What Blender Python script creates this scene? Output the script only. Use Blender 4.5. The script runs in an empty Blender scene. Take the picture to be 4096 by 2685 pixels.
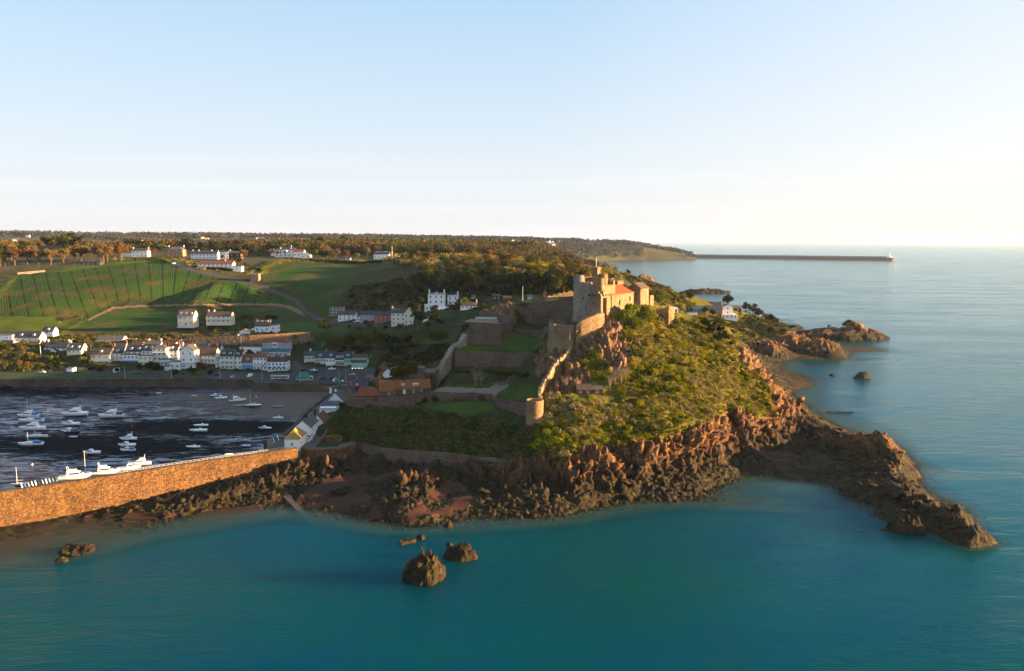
HAZE = 2.2e-5
QL = 1.0
import bpy, math, random
import numpy as np
from mathutils import Vector, Matrix
from mathutils.geometry import delaunay_2d_cdt
R = math.radians
rng = np.random.default_rng(7)
random.seed(7)
sc = bpy.context.scene
COL = sc.collection
# ---------------------------------------------------------------- camera
F = 3154.0; CX = 2048.0; CY = 1342.5; PITCH = R(6.84); CAMH = 100.0
cam = bpy.data.cameras.new("camera"); camo = bpy.data.objects.new("camera", cam); COL.objects.link(camo)
camo.location = (0, 0, CAMH); camo.rotation_euler = (R(90) - PITCH, 0, 0)
cam.sensor_width = 36; cam.lens = 36 * F / 4096; cam.clip_end = 90000; cam.clip_start = 1
sc.camera = camo
cp, sp = math.cos(PITCH), math.sin(PITCH)
def ray(px, py):
    a = (px - CX) / F; b = -(py - CY) / F
    return (a, cp + b * sp, -sp + b * cp)
def Z(px, py, z):                      # point on the plane of height z
    d = ray(px, py); t = (z - CAMH) / d[2]
    return (d[0] * t, d[1] * t, z)
def D(px, py, y):                      # point at distance y
    d = ray(px, py); t = y / d[1]
    return (d[0] * t, y, CAMH + d[2] * t)
def proj(x, y, z):
    dz = z - CAMH
    dep = y * cp - dz * sp; up = y * sp + dz * cp
    dep = np.maximum(dep, 1e-3)
    return CX + F * x / dep, CY - F * up / dep
# ---------------------------------------------------------------- noise
def _h(ix, iy, iz, s):
    n = (ix.astype(np.int64) * 374761393 + iy.astype(np.int64) * 668265263 + iz.astype(np.int64) * 2147483647 + s * 1274126177) & 0xffffffff
    n = ((n ^ (n >> 13)) * 1103515245 + 12345) & 0xffffffff
    n = ((n ^ (n >> 15)) * 2246822519) & 0xffffffff
    n = n ^ (n >> 16)
    return (n & 0xffffff) / float(0xffffff)
def vn(x, y, z=None, s=0):
    x = np.asarray(x, float); y = np.asarray(y, float)
    z = np.zeros_like(x) if z is None else np.asarray(z, float)
    x, y, z = np.broadcast_arrays(x, y, z)
    ix, iy, iz = np.floor(x), np.floor(y), np.floor(z)
    fx, fy, fz = x - ix, y - iy, z - iz
    ux, uy, uz = fx * fx * (3 - 2 * fx), fy * fy * (3 - 2 * fy), fz * fz * (3 - 2 * fz)
    r = 0
    for a in (0, 1):
        for b in (0, 1):
            for c in (0, 1):
                w = (ux if a else 1 - ux) * (uy if b else 1 - uy) * (uz if c else 1 - uz)
                r = r + w * _h(ix + a, iy + b, iz + c, s)
    return r * 2 - 1
def fbm(x, y, z=None, o=4, s=0, g=0.5):
    r = 0; a = 1.0; t = 0
    for i in range(o):
        r = r + a * vn(x * 2 ** i, y * 2 ** i, None if z is None else z * 2 ** i, s + i * 17); t += a; a *= g
    return r / t
def cells(x, y, s=0, tilt=0.6):        # blocky facets: value of the nearest jittered cell plus a tilt of its own
    ix, iy = np.floor(x), np.floor(y)
    best = np.full(x.shape, 9e9); sec = np.full(x.shape, 9e9); val = np.zeros(x.shape)
    z0 = np.zeros_like(ix)
    for a in (-1, 0, 1):
        for b in (-1, 0, 1):
            jx, jy = ix + a, iy + b
            cx = jx + 0.1 + 0.8 * _h(jx, jy, z0, s); cy = jy + 0.1 + 0.8 * _h(jx, jy, z0, s + 1)
            d = (x - cx) ** 2 + (y - cy) ** 2
            v = _h(jx, jy, z0, s + 2) + tilt * ((x - cx) * (_h(jx, jy, z0, s + 3) * 2 - 1) + (y - cy) * (_h(jx, jy, z0, s + 4) * 2 - 1) * 1.2)
            m = d < best; sec = np.where(m, best, np.minimum(sec, d))
            best = np.where(m, d, best); val = np.where(m, v, val)
    return val, np.sqrt(sec) - np.sqrt(best)
# ---------------------------------------------------------------- objects
def setp(o, label=None, cat=None, group=None, kind=None):
    if label: o['label'] = label
    if cat: o['category'] = cat
    if group: o['group'] = group
    if kind: o['kind'] = kind
    return o
def mesh_from(name, V, Fc, mats=(), mi=None, smooth=False):
    me = bpy.data.meshes.new(name)
    V = np.asarray(V, np.float32)
    if isinstance(Fc, np.ndarray):
        k = Fc.shape[1]; n = len(Fc)
        me.vertices.add(len(V)); me.vertices.foreach_set('co', V.ravel())
        me.loops.add(n * k); me.loops.foreach_set('vertex_index', Fc.astype(np.int32).ravel())
        me.polygons.add(n); me.polygons.foreach_set('loop_start', np.arange(0, n * k, k, dtype=np.int32))
        if mi is not None: me.polygons.foreach_set('material_index', np.asarray(mi, np.int32))
        me.update(calc_edges=True)
    else:
        me.from_pydata([tuple(map(float, v)) for v in V], [], Fc)
        if mi is not None: me.polygons.foreach_set('material_index', np.asarray(mi, np.int32))
        me.update()
    for m in mats: me.materials.append(m)
    if smooth: me.polygons.foreach_set('use_smooth', np.ones(len(me.polygons), bool))
    return me
def link(name, me, parent=None, loc=None, rz=0.0):
    o = bpy.data.objects.new(name, me); COL.objects.link(o)
    if parent: o.parent = parent
    if loc is not None: o.location = loc
    if rz: o.rotation_euler = (0, 0, rz)
    return o
def empty(name, loc, rz=0.0, label=None, cat=None, group=None):
    o = link(name, None, None, loc, rz); o.empty_display_size = 0.5
    return setp(o, label, cat, group)
def copy_tree(o, parent=None):
    c = o.copy(); COL.objects.link(c)
    if parent: c.parent = parent
    for ch in o.children: copy_tree(ch, c)
    return c
def attr(me, name, arr):
    arr = np.asarray(arr, np.float32)
    if arr.ndim == 2:
        a = me.attributes.new(name, 'FLOAT_COLOR', 'POINT')
        if arr.shape[1] == 3: arr = np.hstack([arr, np.ones((len(arr), 1), np.float32)])
        a.data.foreach_set('color', arr.ravel())
    else:
        a = me.attributes.new(name, 'FLOAT', 'POINT'); a.data.foreach_set('value', arr)
class MB:                              # mesh builder: boxes, prisms, tubes
    def __init__(s): s.v = []; s.f = []; s.m = []
    def add(s, V, Fc, m=0):
        n = len(s.v); s.v += [tuple(v) for v in V]; s.f += [tuple(i + n for i in f) for f in Fc]; s.m += [m] * len(Fc); return s
    def box(s, x0, x1, y0, y1, z0, z1, m=0):
        V = [(x0, y0, z0), (x1, y0, z0), (x1, y1, z0), (x0, y1, z0), (x0, y0, z1), (x1, y0, z1), (x1, y1, z1), (x0, y1, z1)]
        return s.add(V, [(3, 2, 1, 0), (4, 5, 6, 7), (0, 1, 5, 4), (1, 2, 6, 5), (2, 3, 7, 6), (3, 0, 4, 7)], m)
    def hexa(s, b, t, m=0):            # two quads: bottom (ccw) and top
        return s.add(list(b) + list(t), [(3, 2, 1, 0), (4, 5, 6, 7), (0, 1, 5, 4), (1, 2, 6, 5), (2, 3, 7, 6), (3, 0, 4, 7)], m)
    def prism(s, P, z0, z1, m=0):
        n = len(P); V = [(x, y, z0) for x, y in P] + [(x, y, z1) for x, y in P]
        return s.add(V, [tuple(range(n - 1, -1, -1)), tuple(range(n, 2 * n))] + [(i, (i + 1) % n, n + (i + 1) % n, n + i) for i in range(n)], m)
    def cyl(s, x, y, z0, z1, r0, r1=None, n=16, m=0, cap=True):
        r1 = r0 if r1 is None else r1
        V = [(x + r * math.cos(2 * math.pi * i / n), y + r * math.sin(2 * math.pi * i / n), z) for r, z in ((r0, z0), (r1, z1)) for i in range(n)]
        fs = [(i, (i + 1) % n, n + (i + 1) % n, n + i) for i in range(n)]
        if cap: fs += [tuple(range(n - 1, -1, -1)), tuple(range(n, 2 * n))]
        return s.add(V, fs, m)
    def tube(s, p, q, r0, r1=None, n=6, m=0):
        r1 = r0 if r1 is None else r1
        p = Vector(p); q = Vector(q); d = (q - p)
        if d.length < 1e-6: return s
        d.normalize(); a = d.orthogonal().normalized(); b = d.cross(a)
        V = [tuple(c + a * (r * math.cos(2 * math.pi * i / n)) + b * (r * math.sin(2 * math.pi * i / n))) for r, c in ((r0, p), (r1, q)) for i in range(n)]
        return s.add(V, [(i, (i + 1) % n, n + (i + 1) % n, n + i) for i in range(n)] + [tuple(range(n - 1, -1, -1)), tuple(range(n, 2 * n))], m)
    def mesh(s, name, mats, smooth=False): return mesh_from(name, s.v, s.f, mats, s.m, smooth)
    def obj(s, name, mats, parent=None, loc=None, rz=0.0, smooth=False):
        if not isinstance(mats, (list, tuple)): mats = [mats]
        return link(name, s.mesh(name, mats, smooth), parent, loc, rz)
# ---------------------------------------------------------------- survey points of the land: (px, py, height) in zp, (px, py, distance) in dp, world in wp, with unseen heights chosen freely
zp = """
-400 2160 0|-100 2118 0|120 2088 0|231 2075 0|365 2065 0|500 2069 0|654 2077 0|800 2045 0|927 2023 0|1030 2027 0|1138 2004 0|1173 2019 0|1223 2029 0|1338 2046 0|1415 2063 0|1511 2085 0
1608 2100 0|1673 2108 0|1731 2094 0|1808 2077 0|1885 2065 0|2038 2065 0|2154 2069 0|2250 2061 0|2330 2040 0|2400 2015 0|2554 2000 0|2685 2008 0|2769 1994 0|2892 1935 0|2973 1896 0
3054 1896 0|3169 1911 0|3300 1929 0|3346 1950 0|3423 2004 0|3523 2027 0|3600 2061 0|3677 2058 0|3740 2060 0|3811 2092 0|3840 2134 0|3905 2134 0|3922 2106 0|3895 2064 0|3838 2018 0
3755 2012 0|3705 1975 0|3665 1920 0|3648 1880 0|3652 1850 0|3608 1800 0|3545 1765 0|3415 1745 0|3315 1695 0|3223 1630 0|3165 1600 0|3180 1560 0|3250 1542 0|3230 1512 0|3188 1498 0
3110 1475 0|3046 1446 0|3077 1442 0|3140 1420 0|3200 1424 0|3290 1432 0|3352 1436 0|3388 1420 0|3350 1390 0|3230 1375 0|3190 1355 0|3180 1330 0|3150 1300 0|3120 1275 0
-400 2300 -.7|0 2250 -.45|300 2230 -.9|700 2140 -1.2|1150 2110 -2|1500 2170 -2|1900 2140 -1.6|2300 2130 -2|2700 2060 -2|3000 1960 -1.5|3250 1990 -1.5|3450 2090 -2|3700 2150 -2|3860 2230 -2|4050 2200 -2|4050 2050 -3
3962 2110 -3|3950 2165 -3|3930 2045 -3|3875 1988 -3|3790 1970 -2.5|3720 1930 -2.5|3690 1850 -2.5|3850 1920 -3|3720 1820 -3|3600 1720 -3|3400 1650 -3|3300 1580 -2|3330 1520 -3|3150 1450 -3|3300 1460 -3|3450 1430 -3|3300 1340 -3|3220 1290 -3
-400 2500 -5|400 2500 -6|1200 2500 -6|2100 2500 -6|3000 2400 -6|3900 2500 -6|4400 2300 -6
600 2020 2.5|450 2045 1.2|900 1955 5|770 1990 3.5|1000 1960 3|1100 1900 6|1020 1925 5|1150 1860 8|900 2000 1.5|1080 1990 1.4|1170 1930 3
1250 1960 2|1250 1990 1.2|1400 1910 3.2|1550 1880 4|1480 1960 2.2|1560 2040 1.2|1650 1882 10|1610 1895 9|1690 1900 8|1630 1935 6|1570 1930 4.5|1560 1985 4|1600 2035 3|1690 1975 4.5|1760 1935 4|1750 1990 2.6|1800 2030 2
1850 1960 3.2|1640 2070 1.5|1720 2050 1.5|1820 2005 3|1740 2060 2.5
1215 1858 8|1330 1842 8.5|1420 1836 8.5|1230 1905 4.5|1350 1915 4|1450 1885 4|1500 1870 4.5|1480 1840 7|1600 1858 5|1750 1870 5.5|1880 1866 6.5
1900 1960 4|1900 1900 7|2000 2020 2.5|2100 1960 5.5|2200 2010 3|2150 1900 9|2300 1930 7.5|2240 1960 5|2400 1910 8|2500 1900 6.5|2620 1880 7|2700 1890 5|2560 1960 2.5|2700 1950 2.5|2800 1860 5|2800 1920 2.5|2880 1850 4.5|2940 1860 2
1990 1850 10.5|2100 1842 12|2250 1803 16|2400 1775 17|2550 1765 17.5|2700 1722 19|2850 1692 19|2980 1665 18|3060 1640 17|2600 1800 15|2800 1760 14|2950 1740 10|2450 1840 13|2300 1860 13|2700 1800 12
1432 1776 10|1520 1795 10|1600 1803 10|1750 1815 10.5|1880 1830 11|2050 1832 12.5
1350 1640 18|1330 1680 15|1300 1735 11.5|1370 1622 22|1440 1640 21.5|1560 1632 23|1750 1622 24|1950 1640 24|2000 1660 23.5|2090 1662 23.5|2110 1700 21.5|2000 1730 17.5|1850 1730 17|1700 1725 17|1500 1725 15.5|1400 1710 14.5|1350 1750 11|1700 1780 13|1900 1790 13.5|1500 1770 11.5|2150 1740 20|2200 1720 21.5
1400 1592 26|1480 1595 26|1560 1590 26|1710 1590 26|1750 1562 27|1900 1602 27|1960 1606 27|2100 1604 27|2150 1596 28|2010 1550 28.5|1900 1535 30|1800 1540 30|1850 1486 35|1950 1486 35|2080 1486 35|2150 1490 35|1800 1500 33
1850 1400 44|1950 1395 44.5|2050 1396 45|2120 1410 45|2030 1370 46|2150 1360 47|2180 1330 48|2080 1340 47.5|1850 1384 44
3235 1655 5|3320 1705 7.5|3400 1752 7|3465 1742 14.5|3500 1755 12|3542 1714 17|3560 1750 13|3600 1805 10|3628 1850 6|3560 1880 6|3560 1920 3.5|3620 1930 5|3680 1945 9.5|3650 1980 5|3720 2000 5|3812 1990 10.5|3848 2040 9|3892 2094 6.5|3862 2100 5|3700 2030 5|3460 1830 6|3500 1960 2.5|3430 1900 3
3600 2020 4|3800 2040 5.5|3400 1840 4|3300 1780 5|3200 1720 5.5|3150 1780 3|3050 1800 2.6|3100 1860 1.4|3250 1870 1.6|3350 1880 2|3430 1950 1.5|3150 1700 6|3180 1620 3|3180 1660 4
2700 1285 31|2790 1262 31|2920 1278 30|3000 1292 28|3080 1322 24|3130 1312 21|2850 1322 25|2960 1345 19|3060 1352 17|3120 1352 15|3160 1362 12|2980 1372 8|3040 1400 4|3230 1372 10|3330 1380 11|3370 1400 5|3070 1385 12|3170 1400 6|3000 1265 28
-500 1550 3|0 1552 3|400 1551 3|800 1550 3|1015 1554 3|1223 1556 3|1350 1562 3.2|1320 1590 2.8|1250 1640 2.2|1190 1690 1.8|1120 1730 1.5|1040 1780 1.2|1000 1640 2|700 1600 2.3|600 1700 1.2|300 1650 1.8|0 1700 1.2|0 1850 0.7|400 1800 0.8|800 1740 1.2|-400 1700 1|-400 1900 0.6
-500 1480 9|-500 1440 14|-500 1375 24|0 1440 12|0 1482 9|300 1482 9|600 1482 9|850 1490 8.6|1100 1495 8.6|60 1375 21|250 1432 12.5|400 1377 20|900 1392 15.5|1010 1402 14.5|1170 1400 14.5|1180 1450 10|700 1380 17.5|600 1440 11|880 1343 23|1000 1335 23|1130 1325 23|1200 1345 22
1210 1482 8.8|1350 1500 8.6|1450 1530 8.8|1480 1500 9|1400 1545 8.8|1560 1500 9|1640 1500 11|1250 1432 9.6|1400 1425 10|1550 1425 12|1650 1440 20|1700 1480 20|1760 1452 30|1780 1400 35|1800 1360 36
1262 1662 9|1330 1600 9|1200 1745 9|1180 1790 9.2|1290 1700 9.5|1240 1760 9.2|1380 1570 9
270 1340 19.5|560 1336 20|680 1331 21|700 1280 27|0 1340 21|-500 1320 24|340 1266 30|450 1226 36|700 1218 37|1000 1216 37|1190 1231 34.5|1245 1262 31|1290 1286 29.5|1310 1268 31|1360 1290 30|0 1300 26|150 1285 28
1130 1048 74|1240 1045 74|1440 1052 73|1540 1052 72|1350 1150 53|1200 1125 57|1240 1200 43|0 1205 42|77 1106 62|-400 1100 64|250 1086 66.5|400 1062 71|680 1048 74.5|900 1112 60|800 1087 66|200 1180 47|500 1150 53|800 1160 51|1000 1150 52|950 1185 43|1100 1190 41
-500 1040 77|0 1040 76|-500 1020 80|0 1022 79|300 1012 82|300 1046 75|700 1012 82|1150 1030 77|1500 1032 77
1300 1372 22|1500 1388 21|1750 1372 28|1600 1412 17|1700 1420 21|1500 1402 20|1280 1400 18|1500 1305 30|1650 1305 31|1780 1340 35|1720 1252 41.5|1650 1262 38|1830 1252 42|1860 1285 38|1450 1242 38|1700 1202 47|1950 1222 50|2100 1203 52.5|1500 1150 55|1350 1340 25|1550 1345 27
2000 1150 58|2230 1165 58|1700 1150 57|1850 1190 50
"""
dp = """
2400 1252 400|2325 1275 408|2400 1300 391|2450 1400 374|2350 1420 374|2330 1500 361|2250 1560 349|2480 1450 367|2600 1246 418|2560 1252 410|2650 1232 428|2720 1296 425|2815 1304 430|2300 1600 340|2400 1600 343|2300 1700 325|2500 1500 362
2600 1400 384|2700 1450 386|2600 1600 345|2700 1600 352|2750 1500 378|2850 1400 410|2900 1500 397|2900 1600 372|3000 1500 414|3000 1600 388|3080 1610 397|2969 1404 425|2912 1312 440|3100 1556 418|3142 1676 402|2480 1300 398|2600 1320 400|2200 1560 350|2180 1640 338|2240 1480 366|2270 1400 380|2500 1700 333|2700 1680 340|2340 1380 381
2060 1303 450|2180 1306 446|2280 1300 438|2060 1212 458|2180 1208 466|2290 1196 460|2200 1186 490|2290 1186 485|2000 1230 470|1960 1270 462|1880 1296 446|1990 1296 448|1880 1340 440
2640 1302 420|2680 1322 418|2606 1292 420|2480 1092 900|2560 1112 850|2640 1150 800|2750 1187 750|2795 1236 720|2000 1040 850|1800 1036 900|2150 1056 820|2300 1088 780|2400 1112 760|1620 1040 980|1900 1100 780|2200 1120 720|2620 1190 700
"""
wp = [(-85,402,13),(-60,424,14),(-42,446,20),(-28,475,29),(-60,470,14),(-95,440,9),(-20,505,48),(15,515,61),(60,520,60),(110,520,42),(140,560,20),(165,520,3),(180,480,0.5),(100,600,44),(40,600,54),(185,600,3),  # includes the unseen neck behind the castle, raised to shade the quay
 (40,440,66),(60,430,67),(75,445,66),(85,470,58),(60,470,63),(120,470,42),(140,450,30),(160,430,14),(95,440,60),
 (230,980,0),(270,860,0),(300,790,0),(330,720,0),(200,1100,0),(360,690,-2),(350,900,-4),(300,1100,-4),(180,980,45),(205,870,35),(235,800,30),(150,1100,45),(120,1250,60),(-60,1080,80),(-300,1300,84),(-900,1300,88),(60,1300,70),(180,1300,0),(280,1300,-4),
 (-900,900,80),(-900,600,40),(-900,470,3),(-900,250,-3),(700,250,-8),(700,700,-8),(700,1300,-8),(-900,190,-6),(700,190,-8),(0,190,-8),(-320,300,0.6),(-420,430,1),(-300,360,0.8),(-240,330,0.8),(-420,330,0.6)]
def parse(t): return [tuple(map(float, s.split())) for s in t.replace('\n', '|').split('|') if s.strip()]
TP = [Z(*p) for p in parse(zp)] + [D(*p) for p in parse(dp)] + [tuple(map(float, p)) for p in wp]
# steps: quay walls (top height, foot height, side to which it drops)
def steps(pts, zt, zb, off, n=6, back=.7):
    for i in range(len(pts) - 1):
        a = Vector(pts[i][:2]); b = Vector(pts[i + 1][:2]); d = (b - a).normalized(); nn = Vector((d.y, -d.x))
        for k in range(n + (i == len(pts) - 2)):
            p = a.lerp(b, k / n) - nn * back
            q = p + nn * off
            TP.append((p.x, p.y, zt)); TP.append((q.x, q.y, zb))
SEAWALL = [Z(-500, 1517, 8.5), Z(0, 1517, 8.5), Z(420, 1517, 8.5), Z(800, 1516, 8.5), Z(1018, 1519, 8.5), Z(1026, 1534, 8.5), Z(1338, 1536, 8.5), Z(1400, 1548, 8.8)]
steps(SEAWALL, 8.5, 3, 1.2)
QUAY = [Z(1400, 1548, 8.8), Z(1318, 1572, 9), Z(1215, 1655, 9), Z(1180, 1702, 9), Z(1135, 1740, 9), Z(1062, 1766, 9)]
steps(QUAY, 9, 2, 1.2)
def stv(pts, drop, off=1.4, n=3):
    for i in range(len(pts) - 1):
        a = Vector(pts[i]); b = Vector(pts[i + 1]); d = (b - a); d.z = 0; d.normalize(); nn = Vector((d.y, -d.x, 0))
        for k in range(n + (i == len(pts) - 2)):
            p = a.lerp(b, k / n) - nn * 1.3; q = p + nn * off; TP.append(tuple(p)); TP.append((q.x, q.y, p.z - drop))
stv([D(2166,1606,338),D(2158,1582,342),D(2161,1562,346),D(2172,1542,350),D(2190,1514,355.5),D(2206,1480,362),D(2226,1456,367),D(2248,1440,371.5),D(2270,1420,377),D(2284,1398,382)],4.5,1.8)
def st2(pts, zt, zb, off=1.3): steps(pts, zt, zb, off, 4, 1.7)
st2([D(1822,1402,403.5),D(1860,1402,401.5),D(1960,1407,400.5),D(2074,1416,398.5),D(2150,1414,401.5)],43.2,35.0,1.6)
st2([D(2070,1226,462),D(2112,1222,459),D(2160,1203,457),D(2235,1201,455),D(2300,1186,449)],63,51.5,1.6)
st2([D(2198,1299,400),D(2240,1305,393),D(2279,1311,386)],56,45.0,1.6)
st2([D(1850,1289,445),D(1862,1287,434),D(1905,1289,427),D(1998,1296,423)],53,43.6,1.6)
st2([D(1662,1577,370),D(1727,1575,371),D(1870,1571,369),D(1968,1575,366),D(1985,1596,354),D(2045,1603,347),D(2104,1611,338)],27,24,1.2)
st2([D(1380,1596,372),D(1392,1594,368),D(1460,1594,366),D(1535,1591,366),D(1600,1588,367),D(1660,1580,368)],25.2,21.8,1.2)
st2([Z(1208,1788,9.7),Z(1243,1799,9.7),Z(1370,1794,9.7),Z(1426,1770,9.7)],9.4,5.5,1.5)
st2([Z(1432,1772,10),Z(1520,1790,10),Z(1600,1800,10.2),Z(1740,1808,10.5),Z(1880,1822,11)],9.8,5.2,1.4)
st2([D(2603,1240,436),D(2640,1236,430),D(2668,1233,427),D(2690,1226,428)],61,54,1.6)
st2([D(680,1372,628),D(780,1380,628),D(880,1385,628),D(1000,1384,628),D(1100,1378,630),D(1240,1372,636)],22.8,16.0,1.2)
PIER = [Z(-500, 2050, 12), Z(-200, 1997, 12), Z(0, 1967, 12), Z(231, 1934, 12), Z(473, 1897, 12), Z(654, 1868, 12), Z(900, 1832, 12), Z(992, 1820, 12), Z(1187, 1791, 12)]
_p = np.array(TP); _k = []
seen = set(); keep = []
for x, y, z in TP:
    k = (round(x * 2), round(y * 2))
    if k in seen: continue
    seen.add(k); keep.append((x, y, z))
TP = keep
_res = delaunay_2d_cdt([Vector(p[:2]) for p in TP], [], [], 0, 1e-4)
tv, tf, orig = _res[0], _res[2], _res[3]
TV = np.array([(v.x, v.y, TP[o[0]][2]) for v, o in zip(tv, orig)])
# height raster, 1 m
RX0, RX1, RY0, RY1 = -900, 700, 190, 1300
nx, ny = RX1 - RX0 + 1, RY1 - RY0 + 1
H = np.zeros((ny, nx))
for f in tf:
    a, b, c = TV[f[0]], TV[f[1]], TV[f[2]]
    x0, x1 = int(math.floor(min(a[0], b[0], c[0]))), int(math.ceil(max(a[0], b[0], c[0])))
    y0, y1 = int(math.floor(min(a[1], b[1], c[1]))), int(math.ceil(max(a[1], b[1], c[1])))
    x0, x1, y0, y1 = max(x0, RX0), min(x1, RX1), max(y0, RY0), min(y1, RY1)
    if x1 < x0 or y1 < y0: continue
    gx, gy = np.meshgrid(np.arange(x0, x1 + 1), np.arange(y0, y1 + 1))
    den = (b[1] - c[1]) * (a[0] - c[0]) + (c[0] - b[0]) * (a[1] - c[1])
    if abs(den) < 1e-9: continue
    w0 = ((b[1] - c[1]) * (gx - c[0]) + (c[0] - b[0]) * (gy - c[1])) / den
    w1 = ((c[1] - a[1]) * (gx - c[0]) + (a[0] - c[0]) * (gy - c[1])) / den
    w2 = 1 - w0 - w1
    m = (w0 > -1e-6) & (w1 > -1e-6) & (w2 > -1e-6)
    zz = w0 * a[2] + w1 * b[2] + w2 * c[2]
    sub = H[y0 - RY0:y1 - RY0 + 1, x0 - RX0:x1 - RX0 + 1]
    sub[m] = zz[m]
def blur(A, s):
    k = int(s * 3) + 1; w = np.exp(-0.5 * (np.arange(-k, k + 1) / s) ** 2); w /= w.sum()
    B = np.pad(A, k, mode='edge')
    B = sum(w[i] * B[i:i + A.shape[0], :] for i in range(2 * k + 1))
    return sum(w[i] * B[:, i:i + A.shape[1]] for i in range(2 * k + 1))
gX, gY = np.meshgrid(np.arange(RX0, RX1 + 1, dtype=float), np.arange(RY0, RY1 + 1, dtype=float))
H1, H5 = blur(H, 0.9), blur(H, 6)
wfar = np.clip((gY - 600) / 60, 0, 1)
H = H1 * (1 - wfar) + H5 * wfar
H += wfar * fbm(gX / 60, gY / 60, o=3, s=5) * 1.5
def samp(A, x, y):
    x = np.clip(np.asarray(x, float) - RX0, 0, nx - 1.001); y = np.clip(np.asarray(y, float) - RY0, 0, ny - 1.001)
    ix, iy = x.astype(int), y.astype(int); fx, fy = x - ix, y - iy
    return A[iy, ix] * (1 - fx) * (1 - fy) + A[iy, ix + 1] * fx * (1 - fy) + A[iy + 1, ix] * (1 - fx) * fy + A[iy + 1, ix + 1] * fx * fy
# far land: a second raster of 20 m cells
def far_h(x, y):
    px = CX + F * x / np.maximum(y, 1)
    # nearer plateau rolling into the far ridge, ridge line read against the horizon
    ridge_py = np.interp(px, [-1500, 0, 700, 1500, 1800, 2050, 2300, 2500, 2650, 2700, 2760, 2800, 5000], [928, 932, 938, 944, 950, 955, 960, 966, 985, 990, 1008, 1030, 1030])
    zr = CAMH - 17 - (ridge_py - 964) / F * 4700
    coast = np.interp(x, [-6000, 60, 180, 300, 500, 900, 1090, 1110, 1200, 3000], [9e5, 9e5, 9e5, 0, 0, 0, 0, 0, 0, 0])
    base = 84 + fbm(x / 700, y / 700, o=4, s=11) * 14 - 14 * np.exp(-((y - 2300) / 600) ** 2)
    t = np.clip((y - 2600) / 2000, 0, 1); t = t * t * (3 - 2 * t)
    h = base * (1 - t) + zr * t + fbm(x / 400, y / 400, o=3, s=3) * 5 * t
    h = np.where(y > 5200, h - (y - 5200) * 0.03, h)
    # sea: to the right of the shore line, which bends round the bay to the far headland
    sx = np.interp(y, [1000, 1300, 1500, 2000, 2600, 3200, 3800, 4150, 4300, 5200, 5600], [190, 150, 110, 90, 60, 90, 250, 600, 1130, 1160, 600])
    sx = sx + fbm(x * 0 + 3, y / 160, o=3, s=8) * 25
    e = np.clip((sx - x) / np.interp(y, [1000, 3000, 4200], [120, 200, 420]), -1, 1)
    e = np.where(e > 0, np.sqrt(np.clip(e, 0, 1)), e)
    return np.where(e > 0, np.minimum(h, 3 + (h) * e), e * 20)
def gz(x, y):
    x = np.asarray(x, float); y = np.asarray(y, float)
    return np.where((y < RY1) & (x > RX0) & (x < RX1), samp(H, x, y), far_h(x, y))
def pick(px, py, lift=0.0, d0=200.0, d1=1290.0, st=1.0):
    d = ray(px, py); ys = np.arange(d0, d1, st)
    t = ys / d[1]; x = d[0] * t; z = CAMH + d[2] * t
    g = samp(H, x, ys) + lift
    k = np.nonzero(z <= g)[0]
    i = k[0] if len(k) else len(ys) - 1
    return (float(x[i]), float(ys[i]), float(samp(H, x[i], ys[i])))
def inpoly(px, py, P):
    px = np.asarray(px); py = np.asarray(py); r = np.zeros(px.shape, bool); n = len(P)
    for i in range(n):
        x0, y0 = P[i]; x1, y1 = P[(i + 1) % n]
        c = ((y0 > py) != (y1 > py))
        with np.errstate(divide='ignore', invalid='ignore'):
            r ^= c & (px < (x1 - x0) * (py - y0) / (y1 - y0 + 1e-12) + x0)
    return r
def PL(s): v = list(map(float, s.split())); return list(zip(v[::2], v[1::2]))
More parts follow.
